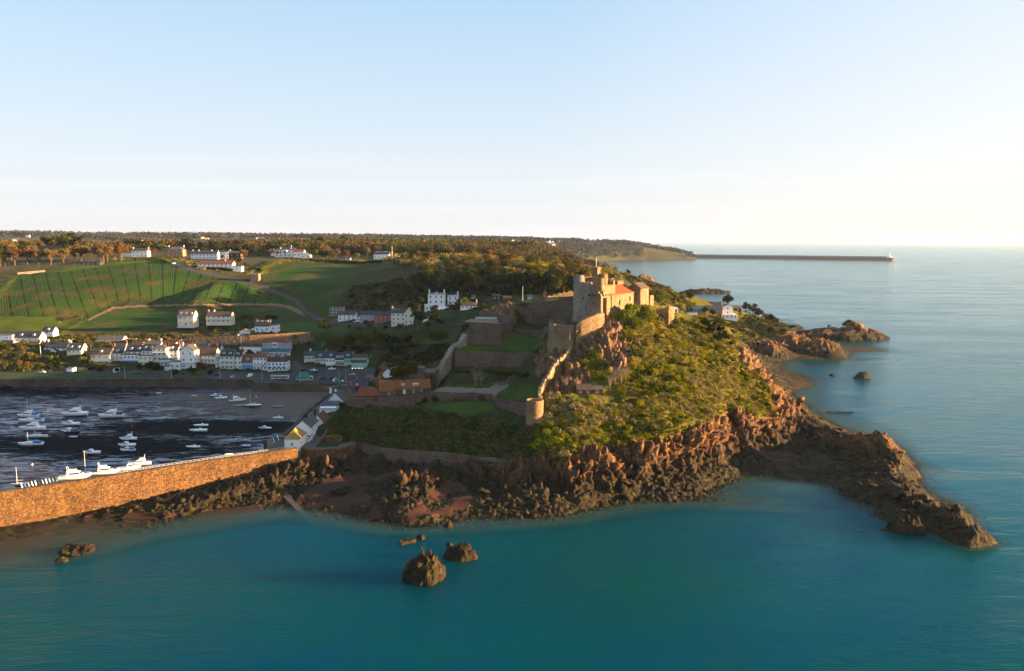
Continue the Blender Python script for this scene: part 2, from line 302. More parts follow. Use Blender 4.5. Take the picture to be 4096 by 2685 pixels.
# ---------------------------------------------------------------- materials
def new_mat(name):
    m = bpy.data.materials.new(name); m.use_nodes = True; nt = m.node_tree
    for n in list(nt.nodes): nt.nodes.remove(n)
    return m, nt
class NT:
    def __init__(s, nt): s.t = nt
    def n(s, typ, ins=None, **kw):
        n = s.t.nodes.new(typ)
        for k, v in kw.items(): setattr(n, k, v)
        if ins:
            for k, v in ins.items():
                sk = n.inputs[k]
                if isinstance(v, bpy.types.NodeSocket): s.t.links.new(v, sk)
                elif isinstance(v, (tuple, list)) and sk.type == 'RGBA': sk.default_value = (*v[:3], 1)
                else: sk.default_value = v
        return n
    def link(s, a, b): s.t.links.new(a, b)
    def noise(s, vec, scale, detail=3, rough=0.55, dist=0.0, out='Fac'):
        return s.n('ShaderNodeTexNoise', {'Vector': vec, 'Scale': scale, 'Detail': detail, 'Roughness': rough, 'Distortion': dist}).outputs[out]
    def vor(s, vec, scale, feature='F1', out='Distance'):
        return s.n('ShaderNodeTexVoronoi', {'Vector': vec, 'Scale': scale}, feature=feature).outputs[out]
    def ramp(s, fac, stops, interp='LINEAR'):
        r = s.n('ShaderNodeValToRGB', {'Fac': fac}); cr = r.color_ramp; cr.interpolation = interp
        while len(cr.elements) < len(stops): cr.elements.new(0.5)
        for e, (p, c) in zip(cr.elements, stops):
            e.position = p; e.color = (*c, 1) if isinstance(c, (tuple, list)) else (c, c, c, 1)
        return r.outputs[0]
    def mix(s, f, a, b, mode='MIX'):
        n = s.n('ShaderNodeMix', data_type='RGBA', blend_type=mode)
        for k, v in ((0, f), (6, a), (7, b)):
            sk = n.inputs[k]
            if isinstance(v, bpy.types.NodeSocket): s.t.links.new(v, sk)
            elif isinstance(v, (tuple, list)): sk.default_value = (*v[:3], 1)
            else: sk.default_value = v
        return n.outputs[2]
    def math(s, op, a, b=0.0, c=0.0, clamp=False):
        n = s.n('ShaderNodeMath', operation=op, use_clamp=clamp)
        for i, v in enumerate((a, b, c)):
            if isinstance(v, bpy.types.NodeSocket): s.t.links.new(v, n.inputs[i])
            else: n.inputs[i].default_value = v
        return n.outputs[0]
    def obj(s): return s.n('ShaderNodeTexCoord').outputs['Object']
    def pos(s): return s.n('ShaderNodeNewGeometry').outputs['Position']
    def mapv(s, v, scale=(1, 1, 1), rot=(0, 0, 0)):
        return s.n('ShaderNodeMapping', {'Vector': v, 'Scale': scale, 'Rotation': rot}).outputs[0]
    def sep(s, v): return s.n('ShaderNodeSeparateXYZ', {'Vector': v}).outputs
    def att(s, name, out='Fac'): return s.n('ShaderNodeAttribute', attribute_name=name).outputs[out]
    def bump(s, h, strength=0.5, dist=0.2):
        return s.n('ShaderNodeBump', {'Height': h, 'Strength': strength, 'Distance': dist}).outputs[0]
    def out(s, color, rough=0.85, normal=None, spec=0.2, **kw):
        ins = {'Base Color': color, 'Roughness': rough, 'Specular IOR Level': spec}
        if normal is not None: ins['Normal'] = normal
        ins.update(kw)
        p = s.n('ShaderNodeBsdfPrincipled', ins)
        o = s.n('ShaderNodeOutputMaterial'); s.link(p.outputs[0], o.inputs[0]); return p
def plain(name, col, rough=0.7, var=0.12, scale=0.6, spec=0.25, bump=0.0, metal=0.0):
    m, nt = new_mat(name); t = NT(nt); v = t.obj()
    n = t.noise(v, scale, 5, 0.65)
    c = t.mix(n, tuple(x * (1 - var) for x in col), tuple(min(1, x * (1 + var)) for x in col))
    st = t.noise(t.mapv(v, (3, 3, .35)), 1.2, 4, .6)
    c = t.mix(t.ramp(st, [(0.55, 0.0), (0.8, var * 1.2)]), c, tuple(x * .45 for x in col))
    kw = {'Metallic': metal}
    t.out(c, rough, t.bump(n, bump, 0.1) if bump else None, spec, **kw)
    return m
M = {}
def stone(name, cols, scale=1.6, dirt=0.4, bumps=0.6, mortar=(0.3, 0.24, 0.18), lichen=None):
    m, nt = new_mat(name); t = NT(nt); v = t.pos()
    vv = t.mapv(v, (1, 1, 1.7))
    cell = t.n('ShaderNodeTexVoronoi', {'Vector': vv, 'Scale': scale, 'Randomness': 0.9})
    edge = t.vor(vv, scale, 'DISTANCE_TO_EDGE')
    cs = t.sep(cell.outputs['Color'])[0]
    c = t.ramp(cs, [(i / (len(cols) - 1), k) for i, k in enumerate(cols)])
    c = t.mix(t.ramp(edge, [(0.0, 0.75), (0.09, 0.0)]), c, mortar)
    big = t.noise(v, 0.12, 4, 0.6)
    c = t.mix(t.ramp(big, [(0.42, 0.0), (0.68, dirt)]), c, tuple(x * .42 for x in cols[0]))
    streak = t.noise(t.mapv(v, (.8, .8, .08)), 1.0, 3)
    c = t.mix(t.ramp(streak, [(0.55, 0.0), (0.72, dirt * .6)]), c, (0.09, 0.075, 0.055))
    if lichen: c = t.mix(t.ramp(t.noise(v, .35, 4, .65), [(0.55, 0.0), (0.64, 0.55)]), c, lichen)
    h = t.math('ADD', t.math('MULTIPLY', t.ramp(edge, [(0, 0.0), (0.15, 1.0)]), 0.6), t.math('MULTIPLY', cs, 0.5))
    h = t.math('ADD', h, t.math('MULTIPLY', t.noise(v, 6, 3), 0.4))
    t.out(c, 0.92, t.bump(h, bumps, 0.25), 0.15)
    return m
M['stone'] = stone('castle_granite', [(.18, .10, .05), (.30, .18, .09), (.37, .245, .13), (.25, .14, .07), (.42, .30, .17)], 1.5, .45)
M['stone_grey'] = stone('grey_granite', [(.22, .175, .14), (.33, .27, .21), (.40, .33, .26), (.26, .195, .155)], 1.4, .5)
M['stone_dark'] = stone('shaded_granite', [(.10, .07, .055), (.17, .11, .085), (.23, .155, .12), (.13, .095, .075)], 1.5, .5, mortar=(.12, .09, .07))  # darker copy of the granite, shade of the sunless walls put into its colours
M['stone_pier'] = stone('pier_granite', [(.11, .056, .025), (.23, .122, .052), (.29, .165, .075), (.18, .093, .041), (.15, .086, .045)], 1.3, .55, 1.2, (.07, .04, .02), (.28, .15, .03))
M['stone_quay'] = stone('tidal_granite', [(0.10, 0.075, 0.06), (0.16, 0.115, 0.09), (0.12, 0.10, 0.07), (0.07, 0.06, 0.055)], 1.0, .7, .8, (.05, .04, .035))
def roofm(name, c1, c2, rows=3.2, moss=None, rough=.75):
    m, nt = new_mat(name); t = NT(nt); v = t.obj()
    vv = t.mapv(v, (1, 1, 1)); cell = t.n('ShaderNodeTexVoronoi', {'Vector': vv, 'Scale': rows, 'Randomness': .6})
    c = t.mix(t.sep(cell.outputs['Color'])[0], c1, c2)
    c = t.mix(t.ramp(t.noise(v, .5, 5, .65), [(0.4, 0.0), (0.75, .6)]), c, tuple(x * .5 for x in c1))
    if moss: c = t.mix(t.ramp(t.noise(v, .35, 5, .7), [(0.45, 0.0), (0.6, .85)]), c, moss)
    w = t.n('ShaderNodeTexWave', {'Vector': v, 'Scale': 1.4, 'Distortion': .3}, bands_direction='Z').outputs['Fac']
    t.out(c, rough, t.bump(w, .35, .08), .3); return m
M['slate'] = roofm('slate_tiles', (0.035, 0.04, 0.052), (0.075, 0.08, 0.10), rough=.55)
M['slate_brown'] = roofm('brown_tiles', (0.075, 0.05, 0.038), (0.14, 0.09, 0.065))
M['slate_grey'] = roofm('grey_tiles', (0.10, 0.09, 0.085), (0.17, 0.15, 0.14))
M['red_tile'] = roofm('red_clay_tiles', (.17, .045, .022), (.27, .08, .04))
M['orange_tile'] = roofm('orange_clay_tiles', (.17, .055, .022), (.28, .10, .035), moss=(.22, .10, .025))
M['castle_tile'] = roofm('new_red_tiles', (0.24, 0.05, 0.010), (0.30, 0.075, 0.016))
M['mossy_roof'] = roofm('lichened_slates', (0.28, 0.17, 0.06), (0.42, 0.26, 0.07), moss=(0.5, 0.3, 0.06))
M['red_brown'] = roofm('red_brown_tiles', (0.17, 0.06, 0.035), (0.27, 0.10, 0.06))
M['teal_roof'] = roofm('teal_metal_roof', (0.03, 0.09, 0.14), (0.05, 0.13, 0.18))
M['green_roof'] = roofm('green_shelter_roof', (0.02, 0.16, 0.14), (0.04, 0.24, 0.2))
for n, c in dict(white=(.86, .85, .83), cream=(.76, .70, .56), pale=(.72, .72, .68), pink=(.70, .56, .50), greyblue=(.34, .38, .44), red=(.42, .10, .08), mint=(.28, .60, .46), palegreen=(.62, .68, .58),
                 blue=(.16, .38, .60), yellow=(.80, .66, .30), dark=(.05, .05, .055), brickbrown=(.26, .16, .10), concrete=(.35, .32, .28), sand=(.62, .48, .34), black=(.02, .02, .022), redpot=(.45, .15, .07), timber=(.16, .07, .04)).items():
    M[n] = plain(n + '_render', c, .8, .07, .5, .2)
M['frame'] = plain('white_joinery', (.78, .78, .76), .5, .04)
M['rail'] = plain('white_painted_metal', (.72, .74, .76), .4, .05)
M['darkmetal'] = plain('dark_metal', (.06, .06, .065), .5, .1)
M['awning'] = plain('blue_awning', (.03, .10, .32), .7, .08)
M['door'] = plain('painted_door', (.16, .05, .03), .5, .1)
M['bluedoor'] = plain('blue_door', (.10, .32, .60), .5, .1)
M['tyre'] = plain('rubber', (.02, .02, .02), .9, .1)
m, nt = new_mat('window_glass'); t = NT(nt)
t.out(t.mix(t.noise(t.obj(), .9, 2), (.02, .026, .034), (.07, .08, .09)), .06, None, .6); M['glass'] = m
m, nt = new_mat('lit_glass'); t = NT(nt)
p = t.out((.8, .6, .3), .4); p.inputs['Emission Color'].default_value = (1, .72, .38, 1); p.inputs['Emission Strength'].default_value = 1.6; M['lamp'] = m
for n, c in dict(gel_white=(.88, .88, .87), gel_cream=(.72, .68, .58), gel_navy=(.015, .03, .09), gel_blue=(.03, .12, .38), gel_teal=(.08, .36, .34), gel_red=(.5, .04, .03), gel_grey=(.3, .32, .34), car_black=(.015, .016, .02), car_silver=(.42, .44, .46), car_white=(.78, .78, .77), car_navy=(.02, .05, .13), car_red=(.4, .03, .03), gel_green=(.1, .25, .22), gel_yellow=(.7, .5, .08)).items():
    M[n] = plain(n, c, .28, .03, 1.0, .5)
# ---- ground materials
def rockmat(name, tide=True):
    m, nt = new_mat(name); t = NT(nt); v = t.pos(); z = t.sep(v)[2]
    q = t.mapv(v, (1, 1, .45), (R(18), R(-24), R(20)))
    cell = t.n('ShaderNodeTexVoronoi', {'Vector': q, 'Scale': .42, 'Randomness': 1.0})
    c = t.ramp(t.sep(cell.outputs['Color'])[0], [(0, (.06, .026, .012)), (.3, (.13, .055, .022)), (.65, (.20, .092, .038)), (1, (.10, .05, .026))])
    c = t.mix(t.ramp(t.noise(v, .55, 6, .7), [(0.35, 0.0), (0.7, .75)]), c, (.06, .036, .026))
    c = t.mix(t.ramp(t.noise(v, 2.6, 4, .7), [(0.55, 0.0), (0.8, .35)]), c, (.34, .24, .17))
    e = t.vor(t.mapv(v, (1, 1, .4), (R(18), R(-24), R(20))), .9, 'DISTANCE_TO_EDGE')
    c = t.mix(t.ramp(e, [(0, .8), (.05, 0.0)]), c, (.04, .028, .022))
    # lichen above the spring tides, weed below
    nz = t.math('ADD', z, t.math('MULTIPLY', t.math('SUBTRACT', t.noise(v, .12, 4, .6), .5), 9.0))
    c = t.mix(t.math('MULTIPLY', t.ramp(t.math('MULTIPLY', nz, .02), [(.18, 0.0), (.26, 1.0)]), t.ramp(t.noise(v, .5, 5, .7), [(.52, 0.0), (.62, .7)])), c, (.40, .20, .035))
    c = t.mix(t.ramp(t.math('MULTIPLY', nz, .02), [(.5, 0.0), (.8, .6)]), c, t.mix(t.noise(v, 1.1, 5, .7), (.13, .075, .045), (.34, .22, .13)))
    low = t.ramp(t.math('MULTIPLY', nz, .07), [(.36, 1.0), (.80, 0.0)])
    dark = t.mix(t.ramp(t.noise(v, .8, 5, .7), [(.45, 0.0), (.6, 1.0)]), (.014, .011, .009), (.040, .033, .010))
    dark = t.mix(t.ramp(t.noise(v, .3, 4, .7), [(.56, 0.0), (.66, .8)]), dark, (.085, .09, .014))
    c = t.mix(t.math('MULTIPLY', low, .92), c, dark)
    h = t.math('ADD', t.math('MULTIPLY', t.noise(q, 1.2, 8, .75), 1.2), t.math('MULTIPLY', t.ramp(e, [(0, 0.0), (.12, 1.0)]), .35))
    t.out(c, .85, t.bump(h, .9, .5), .2)
    return m
M['rock'] = rockmat('shore_granite')
def ground(name, stops, sc=.25, hump=.5, sc2=2.0, rough=.95, spots=None, dist=.4):
    m, nt = new_mat(name); t = NT(nt); v = t.pos()
    n = t.noise(v, sc, 6, .7); n2 = t.noise(v, sc2, 5, .75)
    f = t.math('ADD', t.math('MULTIPLY', n, .55), t.math('MULTIPLY', n2, .45))
    c = t.ramp(f, stops)
    if spots: c = t.mix(t.ramp(t.noise(v, spots[0], 4, .6), [(spots[1], 0.0), (spots[1] + .08, spots[2])]), c, spots[3])
    t.out(c, rough, t.bump(n2, hump, dist), .1); return m
M['scrub_ground'] = ground('scrub_ground', [(.33, (.035, .04, .007)), (.48, (.08, .08, .010)), (.6, (.14, .115, .02)), (.7, (.18, .12, .032))], .12, .8, 1.2)
M['bank'] = ground('rough_bank_grass', [(.33, (.018, .024, .009)), (.47, (.036, .045, .013)), (.58, (.06, .055, .02)), (.7, (.085, .06, .028))], .1, .8, 1.6)
M['lawn'] = ground('mown_lawn', [(.33, (.024, .046, .009)), (.5, (.044, .076, .014)), (.68, (.08, .095, .024))], .1, .2, 3)
M['meadow'] = ground('meadow_grass', [(.35, (.045, .075, .008)), (.55, (.08, .11, .010)), (.7, (.12, .13, .018))], .06, .25, 1.2)
M['land'] = ground('plateau_ground', [(.3, (.035, .04, .018)), (.48, (.06, .06, .025)), (.58, (.10, .075, .035)), (.7, (.08, .11, .03))], .02, .6, .3, dist=2)
M['sand'] = ground('red_beach_sand', [(.35, (.045, .021, .015)), (.55, (.075, .034, .024)), (.7, (.11, .055, .038))], .15, .35, 5, .8, (.35, .58, .8, (.05, .035, .028)))  # sand tones darkened, shade of hill and rocks put into the colour
M['pebble'] = ground('dark_weedy_shingle', [(.35, (.018, .013, .010)), (.5, (.04, .028, .02)), (.7, (.09, .06, .04))], .2, .9, 3, .8, (.15, .6, .6, (.06, .06, .02)))
M['asphalt'] = ground('worn_asphalt', [(.3, (.05, .05, .055)), (.7, (.085, .083, .085))], .15, .1, 8, .8)
M['flag'] = ground('quay_paving', [(.3, (.085, .08, .075)), (.7, (.15, .14, .13))], .2, .15, 4, .8)
M['gravel'] = ground('pale_gravel', [(.3, (.17, .13, .10)), (.7, (.26, .20, .155))], .2, .15, 6, .9)
M['lane'] = ground('lane_surface', [(.3, (.055, .05, .05)), (.7, (.10, .092, .088))], .2, .1, 6, .9)
M['earth'] = ground('bare_field_earth', [(.3, (.17, .10, .06)), (.7, (.28, .17, .10))], .2, .2, 3, .95)
def field(name, per, wid):
    m, nt = new_mat(name); t = NT(nt); v = t.pos(); u = t.att('u')
    n = t.noise(v, .9, 6, .75); c = t.ramp(n, [(.3, (.012, .046, .008)), (.5, (.026, .072, .010)), (.7, (.06, .10, .014))])
    r = t.math('ABSOLUTE', t.math('SUBTRACT', t.math('FRACT', t.math('MULTIPLY', u, 1 / per)), .5))
    rn = t.math('SUBTRACT', r, t.math('MULTIPLY', t.noise(v, .05, 3), .03))
    c = t.mix(t.ramp(rn, [(0.0, .9), (wid, 0.0)]), c, (.012, .014, .008))
    fine = t.math('ABSOLUTE', t.math('SUBTRACT', t.math('FRACT', t.math('MULTIPLY', u, 6 / per)), .5))
    c = t.mix(t.ramp(fine, [(0.0, .35), (.25, 0.0)]), c, (.02, .045, .012))
    patch = t.math('ADD', t.math('MULTIPLY', t.noise(t.mapv(v, (1, .6, 1)), .035, 5, .7), .7), t.math('MULTIPLY', t.noise(v, .6, 4, .7), .3))
    c = t.mix(t.ramp(patch, [(.50, 0.0), (.60, .8)]), c, (.13, .07, .028))
    t.out(c, .95, t.bump(t.math('ADD', n, t.math('MULTIPLY', t.ramp(fine, [(0, 0.0), (.3, 1.0)]), .5)), .8, .5), .08)
    return m
M['field'] = field('striped_crop', 1.0, .10); M['field2'] = field('fine_row_crop', .35, .05)
# harbour floor: wet mud, puddles and dark weed
m, nt = new_mat('wet_harbour_mud'); t = NT(nt); v = t.pos(); w = t.att('weed'); s_ = t.att('sandy')
st = t.noise(t.mapv(v, (.35, 1.2, 1), (0, 0, R(14))), .2, 8, .68, .6)
st2 = t.noise(t.mapv(v, (.45, 1.8, 1), (0, 0, R(10))), .45, 6, .7, .3)
wet = t.math('ADD', t.math('MULTIPLY', st, .55), t.math('MULTIPLY', st2, .45))
mud = t.ramp(t.noise(v, .4, 6, .7), [(.35, (.022, .019, .024)), (.65, (.075, .055, .055))])
sand = t.ramp(t.noise(v, .8, 6, .7), [(.35, (.12, .092, .078)), (.65, (.19, .15, .13))])
c = t.mix(s_, mud, sand)
thr = t.math('ADD', wet, t.math('MULTIPLY', t.math('SUBTRACT', w, .5), .5))
weed = t.ramp(thr, [(.44, 0.0), (.53, 1.0)])
c = t.mix(weed, c, t.ramp(st2, [(.4, (.003, .005, .010)), (.6, (.012, .013, .014))]))
pud = t.math('MULTIPLY', t.ramp(wet, [(.46, 1.0), (.53, 0.0)]), t.math('SUBTRACT', 1.0, s_))
pud = t.math('MULTIPLY', pud, t.math('SUBTRACT', 1.0, weed))
ro = t.math('ADD', t.math('MULTIPLY', t.math('SUBTRACT', 1.0, pud), .62), .15)
c = t.mix(t.math('MULTIPLY', pud, .6), c, (.015, .03, .06))
t.out(c, ro, t.bump(t.math('ADD', st2, t.math('MULTIPLY', weed, .5)), .35, .25), t.math('ADD', t.math('MULTIPLY', pud, .9), .02), **{'Specular Tint': (.18, .38, .95, 1)}); M['harbour'] = m
# sea
m, nt = new_mat('sea_water'); t = NT(nt); v = t.pos(); dep = t.att('dep')
x_, y_, z_ = t.sep(v)[:3]
big = t.noise(t.mapv(v, (1, 1.6, 1)), .008, 4, .6)
deep = t.mix(t.ramp(big, [(.38, 0.0), (.62, 1.0)]), (.0, .048, .080), (.0, .060, .056))
shal = t.mix(t.ramp(dep, [(0.0, 0.0), (.5, 1.0)]), (.17, .11, .06), (.06, .13, .12))
c = t.mix(t.ramp(t.math('MULTIPLY', dep, .5), [(.25, 0.0), (.95, 1.0)]), shal, deep)
w1 = t.noise(t.mapv(v, (.55, 1, 1), (0, 0, R(-28))), .9, 5, .62, .3)
w2 = t.noise(t.mapv(v, (.4, 1, 1), (0, 0, R(-20))), .18, 4, .6, .5)
w3 = t.noise(t.mapv(v, (.35, 1, 1), (0, 0, R(-10))), .009, 6, .62, 2.4)
hh = t.math('ADD', t.math('MULTIPLY', w1, .9), t.math('MULTIPLY', w2, 1.6))
calm = t.ramp(w3, [(.38, .25), (.60, 1.0)])
foam = t.math('MULTIPLY', t.ramp(dep, [(0.02, 0.0), (.06, 1.0), (.22, .6), (.5, 0.0)]), t.ramp(t.noise(v, .35, 6, .75), [(.56, 0.0), (.66, .9)]))
c = t.mix(foam, c, (.55, .6, .62))
bmp = t.n('ShaderNodeBump', {'Height': hh, 'Strength': t.math('MULTIPLY', calm, .8), 'Distance': .6}).outputs[0]
df = t.n('ShaderNodeSubsurfaceScattering', {'Color': c, 'Scale': 30.0, 'Radius': (1, 1, 1), 'Normal': bmp}, falloff='BURLEY')
fr = t.n('ShaderNodeFresnel', {'IOR': 1.33, 'Normal': bmp}).outputs[0]
gl = t.n('ShaderNodeBsdfGlossy', {'Color': t.ramp(fr, [(.05, (.02, .36, .62)), (.18, (.26, .70, 1.0)), (.45, (.80, .95, 1.0))]), 'Roughness': t.math('ADD', t.math('MULTIPLY', calm, .10), .05), 'Normal': bmp})
p = t.n('ShaderNodeMixShader', {0: t.math('MULTIPLY', fr, .80), 1: df.outputs[0], 2: gl.outputs[0]})
tr = t.n('ShaderNodeBsdfTransparent', {'Color': (.75, .88, .86)})
a = t.ramp(t.math('MULTIPLY', dep, .4), [(0.0, .10), (.3, .5), (.95, 1.0)])
mx = t.n('ShaderNodeMixShader', {0: a, 1: tr.outputs[0], 2: p.outputs[0]})
o = t.n('ShaderNodeOutputMaterial'); t.link(mx.outputs[0], o.inputs[0]); M['sea'] = m
def leafm(name, cols, trans=.25, rough=.7):
    m, nt = new_mat(name); t = NT(nt)
    rnd = t.n('ShaderNodeObjectInfo').outputs['Random']; n = t.noise(t.obj(), .35, 4, .7); n2 = t.noise(t.pos(), 2.2, 2, .6)
    f = t.math('ADD', t.math('ADD', t.math('MULTIPLY', rnd, .35), t.math('MULTIPLY', n, .4)), t.math('MULTIPLY', n2, .3))
    c = t.ramp(f, [(.28 + .5 * i / (len(cols) - 1), k) for i, k in enumerate(cols)])
    d = t.n('ShaderNodeBsdfDiffuse', {'Color': c, 'Roughness': 1.0}); tl = t.n('ShaderNodeBsdfTranslucent', {'Color': c})
    mx = t.n('ShaderNodeMixShader', {0: trans, 1: d.outputs[0], 2: tl.outputs[0]})
    o = t.n('ShaderNodeOutputMaterial'); t.link(mx.outputs[0], o.inputs[0]); return m
M['leaf_bare'] = leafm('spring_twigs', [(.11, .062, .024), (.17, .10, .034), (.22, .14, .042), (.17, .135, .035)])
M['leaf_olive'] = leafm('olive_leaves', [(.055, .055, .010), (.10, .09, .014), (.15, .125, .02)])
M['leaf_dark'] = leafm('dark_evergreen', [(.016, .026, .012), (.03, .045, .016), (.05, .06, .02)])
M['leaf_green'] = leafm('fresh_green_leaves', [(.10, .14, .012), (.17, .20, .018), (.24, .25, .03)])
M['leaf_red'] = leafm('copper_leaves', [(.12, .04, .02), (.18, .06, .03), (.2, .09, .04)])
M['leaf_blossom'] = leafm('pale_blossom', [(.26, .20, .13), (.36, .29, .21), (.42, .36, .28)])
M['bark'] = plain('bark', (.15, .105, .07), .95, .25, 2.0, .1)
M['palebark'] = plain('pale_bare_branches', (.24, .19, .14), .95, .25, 2.0, .1)
# scrub: colour per bush
m, nt = new_mat('scrub_leaves'); t = NT(nt); c = t.att('col', 'Color'); n2 = t.noise(t.pos(), 2.5, 3, .7)
c = t.mix(1.0, c, t.ramp(n2, [(.3, .62), (.7, 1.3)]), 'MULTIPLY')
d = t.n('ShaderNodeBsdfDiffuse', {'Color': c, 'Roughness': 1.0}); tl = t.n('ShaderNodeBsdfTranslucent', {'Color': c})
mx = t.n('ShaderNodeMixShader', {0: .12, 1: d.outputs[0], 2: tl.outputs[0]}); o = t.n('ShaderNodeOutputMaterial'); t.link(mx.outputs[0], o.inputs[0]); M['scrub'] = m
# ---------------------------------------------------------------- sky, sun, air
SUN_AZ, SUN_EL = R(-1), R(8.6)          # azimuth from +x towards -y
sdir = Vector((math.cos(SUN_AZ) * math.cos(SUN_EL), math.sin(SUN_AZ) * math.cos(SUN_EL), math.sin(SUN_EL)))
w = bpy.data.worlds.new("World"); sc.world = w; w.use_nodes = True; nt = w.node_tree
for n in list(nt.nodes): nt.nodes.remove(n)
t = NT(nt)
sky = t.n('ShaderNodeTexSky', sky_type='NISHITA', sun_disc=False)
sky.sun_elevation = SUN_EL; sky.sun_rotation = R(90) - SUN_AZ; sky.altitude = 60; sky.air_density = 1.0; sky.dust_density = 1.2; sky.ozone_density = 1.6
tc = t.n('ShaderNodeTexCoord').outputs['Generated']
sx_, sy_, sz_ = t.sep(tc)[:3]
el = t.math('MAXIMUM', sz_, .02)
cv = t.n('ShaderNodeCombineXYZ', {'X': t.math('DIVIDE', sx_, el), 'Y': t.math('DIVIDE', sy_, el), 'Z': 0.0}).outputs[0]
ci = t.noise(t.mapv(cv, (.12, .6, 1), (0, 0, R(-35))), .4, 6, .55, 1.6)
veil = t.ramp(ci, [(.5, .0), (.85, .10)])
# thin high haze that thickens towards the horizon
thick = t.ramp(sz_, [(0.0, .90), (.12, .82), (.35, .68), (.7, .35)])
warm = t.mix(t.ramp(sx_, [(.0, .2), (.62, 1.0)]), (4.3, 4.3, 4.5), (5.0, 4.75, 4.3))
high = t.mix(t.ramp(sx_, [(.05, 0.0), (.62, .9)]), (2.5, 3.7, 4.9), (4.5, 4.8, 5.5))
vc = t.mix(t.ramp(sz_, [(.0, 0.0), (.30, 1.0)]), warm, high)
colr = t.mix(thick, sky.outputs[0], vc)
colr = t.mix(veil, colr, (7.0, 7.2, 7.6))
colr = t.mix(1.0, colr, (.86, .86, .86), 'MULTIPLY')
bg = t.n('ShaderNodeBackground', {'Color': colr, 'Strength': .05})
o = t.n('ShaderNodeOutputWorld'); t.link(bg.outputs[0], o.inputs[0])
sl = bpy.data.lights.new('sun', 'SUN'); so = bpy.data.objects.new('sun', sl); COL.objects.link(so)
sl.energy = 5.0; sl.angle = R(.6); sl.color = (1.0, .62, .29)
so.rotation_euler = sdir.to_track_quat('Z', 'Y').to_euler()
sc.view_settings.view_transform = 'Standard'; sc.view_settings.look = 'None'; sc.view_settings.gamma = 1; sc.view_settings.exposure = 2.40
cy = sc.cycles
cy.max_bounces = 6; cy.diffuse_bounces = 2; cy.glossy_bounces = 2; cy.transmission_bounces = 2; cy.transparent_max_bounces = 8; cy.volume_bounces = 0
cy.caustics_reflective = False; cy.caustics_refractive = False
cy.use_adaptive_sampling = True; cy.adaptive_threshold = .02
# ---------------------------------------------------------------- terrain meshes
bl = np.clip((gY - 1170) / 120, 0, 1)
H = H * (1 - bl) + far_h(gX, gY) * bl
ROCKS = [PL("1200 1828 1330 1818 1432 1800 1440 1822 1600 1846 1880 1850 1990 1856 2080 1845 2140 1812 2185 1796 2260 1835 2330 1792 2400 1762 2480 1778 2540 1748 2640 1768 2720 1722 2800 1696 2850 1676 2920 1640 2990 1640 3050 1680 3088 1640 3085 1590 3050 1500 3000 1440 3040 1425 3200 1480 3300 1490 3300 1600 3700 1690 4100 2000 4100 2200 3400 2160 2900 2080 2100 2160 1500 2160 1150 2080 0 2200 -400 2250 -400 2000 231 1990 700 1900 1187 1836"),
         PL("2284 1320 2330 1300 2400 1268 2440 1280 2500 1300 2490 1345 2515 1380 2520 1430 2505 1475 2455 1490 2430 1450 2400 1400 2370 1385 2350 1400 2330 1440 2290 1410"),
         PL("2185 1570 2215 1500 2250 1440 2300 1410 2330 1450 2360 1520 2345 1560 2300 1550 2250 1575"),
         PL("2170 1372 2215 1360 2262 1400 2245 1440 2210 1490 2150 1500 2130 1440 2160 1420"),
         PL("1935 1232 2010 1210 2062 1222 2062 1298 1960 1296"),
         PL("2950 1385 2975 1402 3035 1468 3070 1540 3060 1545 3025 1490 2985 1430"),
         PL("2955 1396 3010 1380 3050 1356 3140 1338 3165 1300 3230 1290 3430 1380 3430 1470 3000 1480 2960 1440")]
BEACH = [PL("1173 2022 1195 1975 1260 1945 1300 1915 1400 1895 1480 1872 1560 1858 1620 1868 1560 1905 1500 1935 1455 1965 1500 2000 1530 2060 1520 2090 1415 2068 1300 2040"),
         PL("1700 1995 1760 1945 1800 1905 1840 1900 1850 1950 1900 1985 1880 2030 1800 2062 1700 2060 1640 2095 1590 2080 1640 2040"),
         PL("-400 2090 0 2090 231 2062 420 2052 600 2052 760 2050 900 2030 1130 2010 1170 2090 700 2250 -400 2300")]
SHING = [PL("2965 1900 2975 1870 3020 1840 3010 1800 3060 1745 3110 1745 3180 1765 3260 1800 3340 1830 3400 1880 3420 1960 3400 2000 3300 1935 3170 1915 3054 1900"),
         PL("2940 1372 3000 1352 3040 1372 3020 1400 2980 1400")]
FIELD1 = PL("77 1104 130 1098 250 1088 420 1066 560 1052 680 1049 700 1062 790 1084 900 1112 1010 1142 1120 1175 1180 1215 1190 1230 1140 1214 900 1212 700 1204 445 1203 452 1226 400 1250 350 1275 300 1270 160 1266 30 1262 0 1255 0 1205 20 1170 60 1130")
FIELD2 = PL("250 1336 340 1285 400 1258 460 1232 560 1224 680 1222 900 1218 1060 1220 1140 1228 1190 1246 1212 1262 1200 1266 1120 1262 950 1266 860 1262 720 1262 705 1300 640 1330 500 1336 400 1334")
FIELD3 = PL("1035 1118 1080 1080 1130 1050 1180 1048 1240 1056 1300 1054 1400 1056 1470 1056 1530 1052 1440 1090 1400 1120 1370 1160 1345 1210 1320 1262 1300 1268 1250 1245 1230 1210 1190 1180 1150 1165 1130 1150 1060 1135")
LANE = PL("690 1058 700 1040 712 1050 790 1078 900 1104 1010 1128 1080 1150 1150 1178 1195 1202 1230 1240 1270 1266 1320 1280 1400 1290 1560 1300 1560 1310 1400 1302 1310 1292 1250 1276 1215 1248 1180 1212 1140 1190 1070 1164 1000 1140 890 1114 780 1090 705 1062")
TRACK = PL("350 1276 400 1252 455 1228 560 1220 700 1218 1000 1214 1100 1214 1160 1222 1200 1240 1222 1260 1210 1264 1185 1250 1140 1230 1060 1222 700 1224 560 1228 460 1236 400 1262 352 1284")
